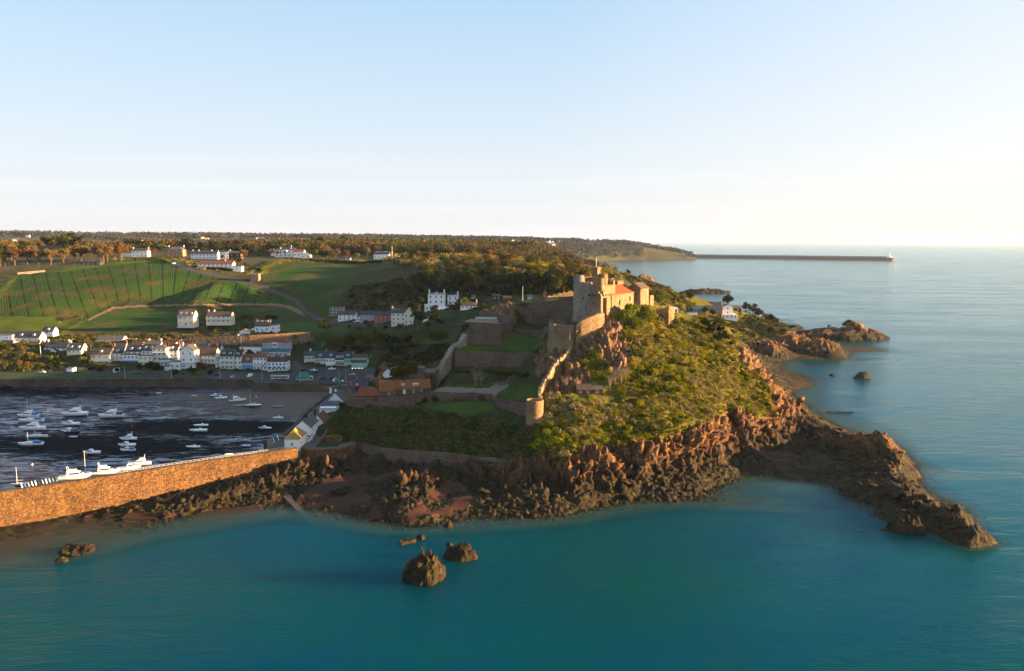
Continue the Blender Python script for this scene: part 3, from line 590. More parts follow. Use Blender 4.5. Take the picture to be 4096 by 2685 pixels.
LAWNS = [PL("1268 1378 1300 1362 1400 1352 1560 1350 1750 1352 1830 1362 1790 1380 1600 1385 1400 1388 1300 1396"), PL("1100 1292 1170 1284 1300 1296 1400 1304 1400 1328 1150 1330 1090 1320"),
         PL("1660 1592 1720 1582 1950 1588 2010 1600 1960 1640 1900 1662 1800 1650 1700 1625"), PL("2010 1560 2100 1540 2170 1540 2160 1600 2050 1600 1990 1580"),
         PL("1770 1555 1800 1545 1960 1535 2000 1535 1960 1545 1800 1556"), PL("1840 1400 1860 1372 1960 1380 2020 1400 2120 1412 2170 1380 2180 1320 2060 1320 2000 1378 1990 1400"), PL("2190 1190 2300 1172 2305 1196 2200 1204"),
         PL("1720 1250 1830 1262 1790 1270 1720 1268"), PL("300 1062 380 1046 560 1036 680 1034 680 1046 420 1062 260 1086 140 1092")]
MEADS = [PL('228 1338 325 1284 348 1284 252 1338'), PL('-80 1264 30 1264 270 1272 300 1280 250 1308 150 1330 0 1326 -80 1322'), PL('138 1094 250 1088 420 1066 560 1050 684 1046 690 1036 560 1040 400 1052 250 1074 136 1084'), PL('0 1204 20 1168 62 1124 76 1104 64 1104 40 1124 0 1160 -30 1200')]
PATHS = [PL("1716 1556 1780 1548 1900 1556 1960 1552 1995 1530 2030 1526 2035 1546 2010 1560 1985 1576 1975 1586 1900 1572 1720 1570")]
CARP = PL("-500 1520 0 1518 400 1517 800 1517 1018 1520 1026 1534 1338 1536 1400 1547 1470 1530 1500 1500 1470 1480 1215 1462 1180 1440 1165 1462 1172 1490 1000 1490 850 1484 300 1484 -500 1492")
PARK = PL("-500 1500 230 1496 420 1502 620 1506 850 1508 855 1518 -500 1520")
HARB = lambda x, y: (y > 255) & (y < 520)
PIERW = [(p[0], p[1]) for p in PIER]
def pier_y(x): return np.interp(x, [p[0] for p in PIERW], [p[1] for p in PIERW])
qx = [(p[0], p[1]) for p in QUAY]
def quay_x(y): return np.interp(y, [p[1] for p in qx][::-1], [p[0] for p in qx][::-1])
ZN = ['rocky_shore', 'beach', 'shingle_beach', 'harbour_floor', 'quay', 'car_park', 'field', 'field2', 'field3', 'lane', 'farm_track', 'lawn', 'castle_path', 'scrub_slope', 'bank', 'plateau', 'meadow']
ZM = ['rock', 'sand', 'pebble', 'harbour', 'flag', 'asphalt', 'field', 'field2', 'field2', 'lane', 'earth', 'lawn', 'gravel', 'scrub_ground', 'bank', 'land', 'meadow']
ZO = ['rocky_shore', 'beach', 'beach', 'harbour_floor', 'quay', 'car_park', 'field', 'field', 'field', 'road', 'path', 'lawn', 'path', 'hillside', 'hillside', 'ground', 'meadow']
def rockw(px, py, y):
    r = np.zeros(px.shape, bool)
    jx = px + fbm(px / 18, py / 12, o=3, s=21) * 16; jy = py + fbm(px / 14, py / 12, o=3, s=22) * 14
    for P in ROCKS: r |= inpoly(jx, jy, P)
    return r
def classify(x, y, z):
    px, py = proj(x, y, z)
    ww = 2.0 + 3 * np.clip((700 - y) / 400, 0, 1)
    jx = px + fbm(x / 4, y / 4, o=2, s=31) * ww; jy = py + fbm(x / 4, y / 4, o=2, s=32) * ww
    c = np.full(x.shape, 14)
    c[y > 880] = 15
    hill = (inpoly(px, py, PL("2150 1900 2130 1700 2180 1560 2240 1420 2330 1290 2400 1230 2660 1200 2820 1280 2940 1300 3000 1400 3180 1560 3160 1750 2900 1900"))) & (y < 560)
    c[hill] = 13
    c[(y > 600) & (px > 2480)] = 13
    rk = rockw(px, py, y) & ~((y > 500) & (px < 2900)) & (y < 760)
    rk |= (px > 3040) & (z < 15) & (y < 640)
    rk |= (z < 3.4) & (px > 1190) & (y < 900) & (x > quay_x(y) + 8)
    c[rk] = 0
    pt = fbm(x / 7, y / 7, o=4, s=35)
    for P in BEACH: c[inpoly(jx, jy, P) & (y < 420) & (pt < .09)] = 1
    for P in SHING: c[inpoly(jx, jy, P) & (pt < -.04)] = 2
    hb = (z < 6.5) & (y > pier_y(x) + 1) & (y < 560) & (x < quay_x(y) + 3) & (x < -60)
    c[hb] = 3
    qy = (z >= 5.0) & (z < 10.5) & (y > 330) & (y < 560) & (x < -58) & (x > quay_x(y) - 8) & (x < quay_x(y) + 26)
    c[qy] = 4
    c[inpoly(px, py, CARP) & (z > 5) & (y > 480) & (y < 600)] = 5
    c[inpoly(jx, jy, PARK) & (z > 5) & (y > 480)] = 11
    dk = y > 590
    c[inpoly(jx, jy, FIELD1) & dk] = 6; c[inpoly(jx, jy, FIELD2) & dk] = 7; c[inpoly(jx, jy, FIELD3) & dk] = 8
    for P in LAWNS: c[inpoly(jx, jy, P) & (c >= 13)] = 11
    for P in MEADS: c[inpoly(jx, jy, P) & dk] = 16
    c[inpoly(jx, jy, TRACK) & dk] = 10
    c[inpoly(px, py, LANE) & dk] = 9
    for P in PATHS: c[inpoly(jx, jy, P) & (y < 450)] = 12
    return c
def grid_mesh(xs, ys, rocks=True, fn=None, edge_xs=None):
    X, Y = np.meshgrid(xs, ys)
    Zb = fn(X, Y) if fn else samp(H, X, Y)
    Zs = Zb.copy(); XX, YY = X.copy(), Y.copy()
    if rocks:
        px, py = proj(X, Y, Zb)
        rk = (rockw(px, py, Y) & ~((Y > 500) & (px < 2900)) & (Y < 760))
        ptn = fbm(X / 7, Y / 7, o=4, s=35)
        for P in BEACH: rk &= ~(inpoly(px, py, P) & (ptn < .09))
        for P in SHING: rk &= ~(inpoly(px, py, P) & (ptn < -.04))
        rk &= ~((Y > pier_y(X) - 1) & (X < quay_x(Y)) & (Y < 560))
        wt = blur(rk.astype(float), 1.6)
        ca, sa = math.cos(R(28)), math.sin(R(28))
        U = X * ca + Y * sa; V_ = (-X * sa + Y * ca) * .5 + Zb * .5
        wx = fbm(X / 9, Y / 9, o=2, s=41) * .35
        f1, d1 = cells(U / 7.5 + wx, V_ / 7.5 + wx, 50, 1.3); f2, d2 = cells(U / 2.9 + wx, V_ / 2.9, 60, 2.0); f3, d3 = cells(U / 1.15, V_ / 1.15 + wx, 70, 2.0)
        amp = np.clip((Zb - 1.0) / 9, .14, 1.0); am2 = .45 + .55 * amp
        sl = U * .62 - V_ * .25 + fbm(X / 12, Y / 12, o=2, s=48) * 1.2; saw = sl / 2.6 - np.floor(sl / 2.6); saw = np.where(saw < .82, saw / .82, (1 - saw) / .18)
        sl2 = U * .5 + V_ * .6 + wx * 2; saw2 = sl2 / 1.5 - np.floor(sl2 / 1.5)
        crk = np.exp(-(d1 / .09) ** 2) * 1.5 * amp + (np.exp(-(d2 / .12) ** 2) * .6 + np.exp(-(d3 / .15) ** 2) * .22) * am2
        dsp = ((f1 - .75) * 2.7 + (f2 - .5) * 1.5 + (saw - .5) * 1.5) * amp + ((saw2 - .5) * .4 + (f3 - .5) * .95) * am2 + fbm(X / 1.2, Y / 1.2, o=3, s=44) * .14 - crk
        dsp = np.where(Zb < 0, dsp * np.clip(1 + Zb / 1.6, 0, 1), dsp) * np.where(X > 150, .8, 1.0)
        gx_ = np.gradient(blur(Zb, 1.5), xs, axis=1); gy_ = np.gradient(blur(Zb, 1.5), ys, axis=0); ln_ = np.sqrt(1 + gx_ ** 2 + gy_ ** 2)
        XX = XX - wt * dsp * gx_ / ln_ * .9; YY = YY - wt * dsp * gy_ / ln_ * .9; Zs = Zs + wt * dsp / ln_
        XX = XX + wt * (f2 - .5) * .5; YY = YY + wt * (f3 - .5) * .4
        soft = 1 - wt
        cc = classify(X, Y, Zb); veg = blur(((cc == 13) | (cc == 14)).astype(float), 1.2)
        Zs += veg * soft * (fbm(X / 5, Y / 5, o=4, s=45) * 1.1)
        Zs += soft * np.where((cc == 1) | (cc == 2) | (cc == 3), fbm(X / 4, Y / 4, o=3, s=46) * .12, 0)
        Zs += soft * np.where(cc == 2, fbm(X / 1.2, Y / 1.2, o=2, s=47) * .2, 0)
    return XX, YY, Zs, X, Y, Zb
def emit(tag, XX, YY, Zs, X, Y, Zb, cls=None):
    r, c = Zs.shape
    idx = np.arange(r * c).reshape(r, c)
    q = np.stack([idx[:-1, :-1], idx[:-1, 1:], idx[1:, 1:], idx[1:, :-1]], -1).reshape(-1, 4)
    P = np.stack([XX, YY, Zs], -1).reshape(-1, 3)
    B = np.stack([X, Y, Zb], -1).reshape(-1, 3)
    fc = B[q].mean(1)
    k = classify(fc[:, 0], fc[:, 1], fc[:, 2]) if cls is None else np.full(len(q), cls)
    for zi in np.unique(k):
        fq = q[k == zi]
        u, inv = np.unique(fq, return_inverse=True)
        V_ = P[u]; me = mesh_from(ZO[zi], V_, inv.reshape(-1, 4), [M[ZM[zi]]], smooth=(zi != 0))
        px, py = proj(B[u, 0], B[u, 1], B[u, 2])
        if zi in (6, 7, 8):
            if zi == 6:
                kx = np.interp(px, [0, 130, 390, 540, 680, 730, 900, 1200], [10, 36, 60, 30, -4, -45, -60, -60])
                uu = (px - kx * (py - 1095) / 150) / 52
            elif zi == 7: uu = (B[u, 0] * .55 - B[u, 1] * .35) / 9.0
            else: uu = (B[u, 0] * .9 - B[u, 1] * .42) / 14.0
            attr(me, 'u', uu)
        if zi == 3:
            g = lambda a, b, sa, sb: np.exp(-((px - a) / sa) ** 2 - ((py - b) / sb) ** 2)
            wd = .30 + .85 * g(860, 1708, 380, 27) + .35 * g(250, 1780, 500, 50) + .4 * g(100, 1570, 600, 22) - .5 * g(1150, 1620, 330, 50) - .35 * g(60, 1660, 120, 45) + .3 * g(600, 1790, 500, 40)
            attr(me, 'weed', np.clip(wd, 0, 1.3)); attr(me, 'sandy', np.clip(1.6 * g(1200, 1610, 330, 62) + .7 * g(500, 1585, 500, 26), 0, 1))
        setp(link(ZO[zi], me), kind='structure')
def stepped(*seg):
    out = [seg[0][0]]
    for a, b, s in seg:
        n = max(1, int(round((b - a) / s))); out += list(np.linspace(a, b, n + 1)[1:])
    return np.array(out)
QL = globals().get('QL', 1.0)
xa = stepped((-560, -420, 4), (-420, -130, 1.3 * QL), (-130, 165, .40 * QL), (165, 340, 1.4 * QL))
ya = stepped((215, 250, 1.5), (250, 390, .40 * QL), (390, 560, .95 * QL))
xb = stepped((-900, -560, 8), (-560, 60, 2.0 * QL), (60, 130, 2.4), (130, 300, 1.1), (300, 360, 3), (360, 700, 20)); yb = stepped((560, 720, 1.15 * QL), (720, 1300, 2.6 * QL))
G = list(grid_mesh(xa, ya))
B_ = grid_mesh(xb, yb)
# stitch the last row of the near sheet to the first row of the next
r0 = np.interp(xa, xb, B_[2][0]); G[2][-1] = r0; G[0][-1] = xa; G[1][-1] = ya[-1]; B_[0][0] = xb; B_[1][0] = yb[0]
XX, YY, ZA = G[0], G[1], G[2]
emit('near', *G)
emit('mid', *B_)
B2 = B_
xc = stepped((-8000, -900, 110), (-900, 1200, 14), (1200, 2500, 100)); yc = np.concatenate([stepped((1300, 2200, 14)), stepped((2200, 5400, 32))[1:], stepped((5400, 9000, 300))[1:]])
C_ = list(grid_mesh(xc, yc, rocks=False, fn=far_h)); C_[2][0] = np.where((xc > -900) & (xc < 700), np.interp(xc, xb, B_[2][-1]), C_[2][0]); emit('far', *C_, cls=15)
# displaced height of the near sheet, for standing things on
def near_h(x, y):
    x = np.asarray(x, float); y = np.asarray(y, float)
    ix = np.clip(np.searchsorted(xa, x) - 1, 0, len(xa) - 2); iy = np.clip(np.searchsorted(ya, y) - 1, 0, len(ya) - 2)
    fx = np.clip((x - xa[ix]) / (xa[ix + 1] - xa[ix]), 0, 1); fy = np.clip((y - ya[iy]) / (ya[iy + 1] - ya[iy]), 0, 1)
    a = ZA[iy, ix] * (1 - fx) * (1 - fy) + ZA[iy, ix + 1] * fx * (1 - fy) + ZA[iy + 1, ix] * (1 - fx) * fy + ZA[iy + 1, ix + 1] * fx * fy
    return np.where((x > xa[0]) & (x < xa[-1]) & (y < ya[-1]) & (y > ya[0]), a, gz(x, y))
# ---------------------------------------------------------------- water
xw = np.concatenate([[-60000, -20000, -6000, -2000], stepped((-600, 330, 3.0), (330, 700, 12)), [1000, 1500, 2500, 6000, 20000, 60000]]); yw = np.concatenate([[-3000, 0, 120], stepped((190, 480, 2.0), (480, 1100, 6)), [1200, 1300, 1600, 2500, 4000, 8000, 20000, 60000]])
Xw, Yw = np.meshgrid(xw, yw); hw = np.where((Xw > RX0) & (Xw < RX1) & (Yw > RY0) & (Yw < RY1), samp(blur(H, 2.5), Xw, Yw), -9.0)
dp_ = np.clip(-hw, 0, 12)
r, c = Xw.shape; idx = np.arange(r * c).reshape(r, c)
q = np.stack([idx[:-1, :-1], idx[:-1, 1:], idx[1:, 1:], idx[1:, :-1]], -1).reshape(-1, 4)
# leave out the cells wholly under dry land
hq = hw.reshape(-1)[q].min(1); q = q[hq < 2.2]
u, inv = np.unique(q, return_inverse=True)
me = mesh_from('sea', np.stack([Xw, Yw, Xw * 0], -1).reshape(-1, 3)[u], inv.reshape(-1, 4), [M['sea']])
attr(me, 'dep', dp_.reshape(-1)[u]); setp(link('sea', me), kind='structure')
mb = MB(); mb.box(-60000, 60000, -3000, 60000, -14, -12); setp(mb.obj('sea_bed', M['sand']), kind='structure')
# ---------------------------------------------------------------- haze
if HAZE:
    m, nt = new_mat('haze_air'); t = NT(nt)
    v = t.n('ShaderNodeVolumePrincipled', {'Color': (.60, .76, 1.0), 'Density': HAZE, 'Anisotropy': .25}); o = t.n('ShaderNodeOutputMaterial'); t.link(v.outputs[0], o.inputs[1])
    mb = MB(); mb.box(-9000, 14000, -400, 30000, -15, 175); setp(mb.obj('haze', m), kind='stuff')
# ---------------------------------------------------------------- masonry helpers
def ruff(V, amp, sc_=1.3, s=0):
    V = np.asarray(V, float); n = [fbm(V[:, 0] / sc_ + 9 * k, V[:, 1] / sc_, V[:, 2] / sc_, o=3, s=s + k) for k in range(3)]
    return V + np.stack(n, -1) * amp * np.array([1, 1, .7])
def wall_mesh(name, pts, thick, mat, foot=None, crenel=0.0, batter=0.0, ruin=0.0, step=.8, parent=None, amp=.12, openings=(), closed=False):
    """pts: (x, y, ztop). foot: number, or None for below the ground. Rows of quads; crenel = height of merlons."""
    P = [Vector(p) for p in pts]; out = []
    for a, b in zip(P[:-1], P[1:]):
        n = max(1, int(round((b - a).length / step)))
        out += [a.lerp(b, i / n) for i in range(n)]
    out.append(P[-1]); n = len(out)
    xs = np.array([p.x for p in out]); ys = np.array([p.y for p in out]); zt = np.array([p.z for p in out])
    dx = np.gradient(xs); dy = np.gradient(ys); l = np.hypot(dx, dy) + 1e-9; nx_, ny_ = dy / l, -dx / l
    arc = np.concatenate([[0], np.cumsum(np.hypot(np.diff(xs), np.diff(ys)))])
    if ruin: zt = zt + fbm(arc / 3.0, arc * 0 + 2.2, o=4, s=int(abs(xs[0]) * 7) % 97) * ruin * 1.6
    if crenel: zt = np.where((np.floor(arc / 1.7) % 2) == 0, zt + crenel, zt)
    if foot is None: zb = np.minimum(near_h(xs, ys), np.minimum(near_h(xs + nx_ * thick, ys + ny_ * thick), np.minimum(near_h(xs - nx_ * thick, ys - ny_ * thick), np.minimum(near_h(xs - nx_ * 2.2, ys - ny_ * 2.2), near_h(xs + nx_ * 2.2, ys + ny_ * 2.2))))) - 1.5
    else: zb = np.full(n, float(foot))
    zb = np.minimum(zb, zt - .5)
    rows = max(2, int((zt - zb).max() / 1.1)); V = []; 
    for r in range(rows + 1):
        f = r / rows; z = zb + (zt - zb) * f; o = thick / 2 + batter * (1 - f)
        V.append(np.stack([xs + nx_ * o, ys + ny_ * o, z], -1))
    for r in range(rows, -1, -1):
        f = r / rows; z = zb + (zt - zb) * f
        V.append(np.stack([xs - nx_ * thick / 2, ys - ny_ * thick / 2, z], -1))
    V = np.concatenate(V); R_ = 2 * (rows + 1)
    V = ruff(V, amp, 1.1, 3)
    idx = np.arange(R_ * n).reshape(R_, n)
    q = np.stack([idx[:-1, :-1], idx[:-1, 1:], idx[1:, 1:], idx[1:, :-1]], -1).reshape(-1, 4)
    F_ = [tuple(map(int, k)) for k in q] + [tuple(int(idx[r, 0]) for r in range(R_)), tuple(int(idx[r, -1]) for r in range(R_ - 1, -1, -1))]
    o = link(name, mesh_from(name, V, F_, [mat]), parent)
    return o
def arch_door(parent, x, y, z, w, h, dirx, diry, name='doorway', mat=None):
    """dark recessed arch standing proud 3 cm of a wall facing (dirx, diry)"""
    mb = MB(); t_ = Vector((-diry, dirx, 0)); d = Vector((dirx, diry, 0)).normalized(); t_ = Vector((-d.y, d.x, 0))
    pr = [(-w / 2, 0), (w / 2, 0), (w / 2, h - w / 2)] + [(w / 2 * math.cos(a), h - w / 2 + w / 2 * math.sin(a)) for a in [math.pi * k / 8 for k in range(1, 8)]] + [(-w / 2, h - w / 2)]
    V = [tuple(Vector((x, y, z)) + t_ * a + Vector((0, 0, b)) + d * e) for e in (.06, -.3) for a, b in pr]; k = len(pr)
    mb.add(V, [tuple(range(k)), tuple(range(2 * k - 1, k - 1, -1))] + [(i, i + k, (i + 1) % k + k, (i + 1) % k) for i in range(k)])
    return mb.obj(name, mat or M['black'], parent)
def X(px, py, d): return D(px, py, d)
# ---------------------------------------------------------------- the keep, in its own frame (u along the lit face, v along the shaded face)
OC = Vector((D(2401, 1170, 398)[0], 398, 0)); E1 = Vector((.59, .81, 0)).normalized(); E2 = Vector((-.81, .59, 0)).normalized()
def L(u, v, z=0): p = OC + E1 * u + E2 * v; return (p.x, p.y, z)
def cblock(name, u0, u1, v0, v1, z0, z1, mat, parent, batter=0.0, amp=.10, top=None):
    # box with subdivided, roughened faces
    nu, nv, nz = max(1, int((u1 - u0) / 1.2)), max(1, int((v1 - v0) / 1.2)), max(1, int((z1 - z0) / 1.3)); V = []; F_ = []; ids = {}
    def vid(i, j, k):
        if (i, j, k) not in ids:
            f = 1 - k / nz; cu = (i / nu * 2 - 1) * batter * f; cv = (j / nv * 2 - 1) * batter * f
            ids[(i, j, k)] = len(V); V.append(L(u0 + (u1 - u0) * i / nu + cu, v0 + (v1 - v0) * j / nv + cv, z0 + (z1 - z0) * k / nz))
        return ids[(i, j, k)]
    for k in range(nz):
        for i in range(nu):
            for j in (0, nv): F_.append((vid(i, j, k), vid(i + 1, j, k), vid(i + 1, j, k + 1), vid(i, j, k + 1)))
        for j in range(nv):
            for i in (0, nu): F_.append((vid(i, j, k), vid(i, j + 1, k), vid(i, j + 1, k + 1), vid(i, j, k + 1)))
    for i in range(nu):
        for j in range(nv): F_.append((vid(i, j, nz), vid(i + 1, j, nz), vid(i + 1, j + 1, nz), vid(i, j + 1, nz)))
    return link(name, mesh_from(name, ruff(V, amp, 1.4, 8), F_, [mat]), parent)
def round_tower(name, c, r, z0, z1, mat, parent, flare=0.0, n=28, parapet=1.0, amp=.1, fl_h=.4, solid=False, gaps=0):
    V = []; F_ = []; nz = max(3, int((z1 - z0) / 1.1)); prof = [(r + flare * max(0, 1 - (k / nz) / fl_h) ** 1.6, z0 + (z1 - z0) * k / nz) for k in range(nz + 1)]
    if parapet: prof += [(r, z1 + parapet), (r - .5, z1 + parapet), (r - .5, z1 + .1)]
    for rr, z in prof:
        for i in range(n): a = 2 * math.pi * i / n; V.append((c[0] + rr * math.cos(a), c[1] + rr * math.sin(a), z))
    for k in range(len(prof) - 1):
        for i in range(n):
            if gaps and nz <= k and i % gaps == 0: continue
            F_.append((k * n + i, k * n + (i + 1) % n, (k + 1) * n + (i + 1) % n, (k + 1) * n + i))
    F_.append(tuple(range((len(prof) - 1) * n, len(prof) * n)))
    return link(name, mesh_from(name, ruff(V, amp, 1.3, 5), F_, [mat]), parent)
def merlons(name, pts, z, h, mat, parent, w=1.1, gap=.8, th=.6):
    mb = MB()
    for a, b in zip(pts[:-1], pts[1:]):
        a = Vector(a[:2]); b = Vector(b[:2]); d = b - a; ln = d.length; d.normalize(); p = Vector((-d.y, d.x)); s = 0
        while s + w < ln:
            q = [a + d * s - p * th / 2, a + d * (s + w) - p * th / 2, a + d * (s + w) + p * th / 2, a + d * s + p * th / 2]
            mb.prism([(k.x, k.y) for k in q], z - .3, z + h); s += w + gap
    return mb.obj(name, mat, parent)
S, SG, SD = M['stone'], M['stone_grey'], M['stone_dark']
keep_ = empty('castle_keep', L(8, 5, 60), label='tall granite castle keep with red roofed hall crowning the rock', cat='castle')
def kid(o): o.parent = keep_; o.matrix_parent_inverse = Matrix.Translation(-Vector(keep_.location)); return o
kb = []
kb.append(cblock('keep_wall', 0.6, 14.5, .4, 12.5, 50, 76.6, SG, None, .5))
kb.append(cblock('corner_wall', -.2, 13.4, -.3, 6.0, 50, 73.6, S, None, .7))
kb.append(cblock('corbelled_parapet', 1.4, 13.8, -1.0, 1.2, 72.9, 77.4, S, None, 0))
kb.append(cblock('corbelled_parapet', -.7, 1.0, .4, 5.6, 73.5, 78.2, S, None, 0))
kb.append(cblock('front_parapet', 0.2, 1.0, 5.2, 12.6, 75.5, 78.9, SG, None, 0))
kb.append(cblock('buttress', 3.2, 6.2, -2.0, .2, 50, 71.3, S, None, .35))
kb.append(cblock('pilaster', 10.5, 12.4, -.9, 0, 50, 73, S, None, .1))
kb.append(cblock('pilaster', -.3, 1.5, -.7, 0, 50, 72.5, S, None, .2))
kb.append(cblock('rear_wall', 13.5, 15.2, 0, 13.5, 60, 79.5, S, None))
kb.append(cblock('rear_wall', 3.5, 15, 11.6, 13.4, 60, 80.6, S, None))
kb.append(cblock('inner_block', 1.4, 4.6, 12.2, 16.2, 60, 82.6, SG, None))
kb.append(cblock('inner_block', 8, 12, 7.0, 12.2, 60, 81.2, S, None))
kb.append(cblock('inner_block', 12.2, 17, 5.5, 11.5, 60, 80.0, S, None))
kb.append(cblock('inner_block', 17.2, 19.6, 9.5, 12.5, 60, 82.4, S, None))
kb.append(cblock('inner_block', 20.5, 22.0, 8.5, 10.5, 60, 81.4, S, None))
kb.append(cblock('flag_tower', 6.6, 9.6, 5.6, 8.8, 60, 85.4, S, None))
kb.append(cblock('flag_tower_parapet', 6.35, 9.85, 5.35, 9.05, 85.4, 86.6, S, None, 0, .05))
kb.append(round_tower('round_stair_tower', L(9.6, 3.6), 2.0, 60, 82.2, S, None, parapet=1.0, gaps=4))
kb.append(round_tower('corner_turret', L(1.0, .5), 1.9, 74.5, 80.6, S, None, flare=-1.1, fl_h=.25, parapet=.9, gaps=4))
kb.append(round_tower('west_tower', L(2.0, 13.6), 3.0, 50, 81.4, SG, None, flare=1.6, parapet=1.0, fl_h=.55, gaps=5))
kb.append(merlons('merlons', [L(1.4, -.85), L(13.6, -.85)], 77.3, .45, S, None, 1.6, .5, .5))
kb.append(merlons('merlons', [L(.6, 5.6), L(.6, 12.2)], 78.8, .5, SG, None))
kb.append(merlons('merlons', [L(4, 13.2), L(14.8, 13.2)], 80.5, .9, S, None))
kb.append(merlons('merlons', [L(15, .4), L(15, 12.8)], 79.4, .8, S, None))
kb.append(merlons('corbels', [L(1.6, -.95), L(13.4, -.95)], 72.4, .7, S, None, .45, .55, .7))
kb.append(merlons('corbels', [L(-.6, .8), L(-.6, 5.4)], 73.0, .7, S, None, .45, .55, .7))
# hall
kb.append(cblock('hall_wall', 14.2, 38.2, 0, 8.2, 50, 72.5, S, None, .3))
mb = MB()
a, b, c_, d_ = L(13.6, -.5, 72.5), L(38.7, -.5, 72.5), L(38.7, 6.8, 76.6), L(13.6, 6.8, 76.6)
e_, f_ = L(38.7, 12.5, 73.6), L(13.6, 12.5, 73.6)
dn = lambda p: (p[0], p[1], p[2] - .35)
mb.hexa([dn(a), dn(b), dn(c_), dn(d_)], [a, b, c_, d_]); mb.hexa([dn(d_), dn(c_), dn(e_), dn(f_)], [d_, c_, e_, f_])
roof = mb.obj('hall_roof', M['castle_tile']); kb.append(roof)
mb = MB(); g = L(38.25, .2, 71.5), L(38.25, 12, 71.5), L(38.25, 6.8, 76.2)
g2 = L(37.5, .2, 71.5), L(37.5, 12, 71.5), L(37.5, 6.8, 76.2); mb.add(list(g) + list(g2), [(0, 1, 2), (5, 4, 3), (0, 3, 4, 1), (1, 4, 5, 2), (2, 5, 3, 0)]); kb.append(mb.obj('hall_gable', S))
kb.append(cblock('hall_wall', 20, 38.2, 8.2, 12.2, 55, 73.2, S, None))
kb.append(cblock('chimney_stack', 31.5, 33.0, 10.8, 12.0, 60, 79.8, S, None))
kb.append(cblock('ruined_wall', 34, 40.5, 8.6, 10.2, 60, 78.3, M['stone'], None))
kb.append(cblock('square_tower', 38.6, 48.2, -3.0, 4.6, 45, 74.6, S, None, .7))
mb = MB(); P_ = lambda u, v, z: L(u, v, z)
A = [P_(38.2, -3.5, 74.4), P_(48.6, -3.5, 74.4), P_(48.6, .8, 77.4), P_(38.2, .8, 77.4), P_(48.6, 5.1, 74.4), P_(38.2, 5.1, 74.4)]
mb.hexa([dn(A[0]), dn(A[1]), dn(A[2]), dn(A[3])], A[:4]); mb.hexa([dn(A[3]), dn(A[2]), dn(A[4]), dn(A[5])], [A[3], A[2], A[4], A[5]]); kb.append(mb.obj('tower_roof', M['slate_brown']))
mb = MB()
for u in (38.65, 47.75):
    q = [P_(u, -2.9, 74), P_(u, 4.5, 74), P_(u, .8, 77.1), P_(u + .4, -2.9, 74), P_(u + .4, 4.5, 74), P_(u + .4, .8, 77.1)]
    mb.add(q, [(0, 1, 2), (5, 4, 3), (0, 3, 4, 1), (1, 4, 5, 2), (2, 5, 3, 0)])
kb.append(mb.obj('tower_gable', S))
kb.append(cblock('ruined_wall', 50, 54.5, -3.2, -1.4, 45, 69.9, S, None, .3, .35))
kb.append(cblock('terrace_wall', 48.0, 51.0, -1.5, 5, 45, 66.5, S, None, .3, .3))
kb.append(cblock('flat_roofed_store', 16.5, 26, 13.0, 18.0, 62, 77.4, M['cream'], None, 0, .02))
for o in kb: kid(o)
def slit(u, z, w, h, face='lit'):
    mb = MB()
    if face == 'lit': q = [(u - w / 2, -.32), (u + w / 2, -.32), (u + w / 2, .2), (u - w / 2, .2)]
    else: q = [(-.12 + FO, u - w / 2), (-.12 + FO, u + w / 2), (.6, u + w / 2), (.6, u - w / 2)]
    mb.prism([L(a, b)[:2] for a, b in q], z, z + h); kid(mb.obj('window', M['black']))
FO = 0
for u, z, w_, h_ in ((20.5, 66.5, .8, 2.7), (32, 68, .7, 2.4), (19.6, 63.5, .45, 1.4), (28, 64.5, .45, 1.4), (8.2, 69, .6, 1.4), (8.2, 65, .5, 1.6), (9.6, 73.9, .01, .01)):
    if w_ > .1:
        mb = MB(); off = -.50 if u < 13 else -.42
        mb.prism([L(u - w_ / 2, off)[:2], L(u + w_ / 2, off)[:2], L(u + w_ / 2, .2)[:2], L(u - w_ / 2, .2)[:2]], z, z + h_); kid(mb.obj('window', M['black']))
for v, z, w_, h_ in ((6.8, 72, .6, 1.2), (9.9, 70, .55, 1.2), (8.4, 66, .5, 1.0), (3.2, 68, .6, 1.0), (11.2, 62, .6, 1.1)):
    mb = MB(); off = .28 if v > 6 else -.55
    mb.prism([L(off, v - w_ / 2)[:2], L(off, v + w_ / 2)[:2], L(1, v + w_ / 2)[:2], L(1, v - w_ / 2)[:2]], z, z + h_); kid(mb.obj('window', M['black']))
mb = MB(); mb.box(-.15, .15, -.15, .15, 0, 1.3)
for k in range(3):
    w_ = MB(); q = L(9.1 if k < 2 else 7.2, 5.9 + .9 * k, 0); w_.prism([L(9.0, 5.25)[:2], L(9.5, 5.25)[:2], L(9.5, 5.6)[:2], L(9.0, 5.6)[:2]], 82.2 + .01 * k, 83.4) if k == 0 else None
    if k == 0: kid(w_.obj('window', M['black']))
fp = MB(); p0 = L(8.2, 7.2, 86.4); fp.cyl(0, 0, 0, 5.2, .13, .09, 8); fo = fp.obj('flagpole', M['rail'], None, p0); setp(fo, 'white flagpole standing on the topmost tower of the castle', 'flagpole')
# sloping rampart below the keep
def wall_thing(name, label, pts, thick, mat, cat='wall', **kw):
    o = wall_mesh(name, pts, thick, mat, **kw); setp(o, label, cat); return o
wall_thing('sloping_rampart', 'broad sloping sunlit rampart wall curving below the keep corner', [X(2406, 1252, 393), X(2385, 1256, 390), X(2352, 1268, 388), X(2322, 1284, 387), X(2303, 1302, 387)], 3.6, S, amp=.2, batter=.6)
wall_thing('rubble_wall', 'low dark rubble wall between the keep foot and corner bastion', [X(2300, 1300, 388), X(2262, 1296, 400), X(2235, 1282, 415), X(2200, 1278, 425)], 1.2, SD, ruin=.3)
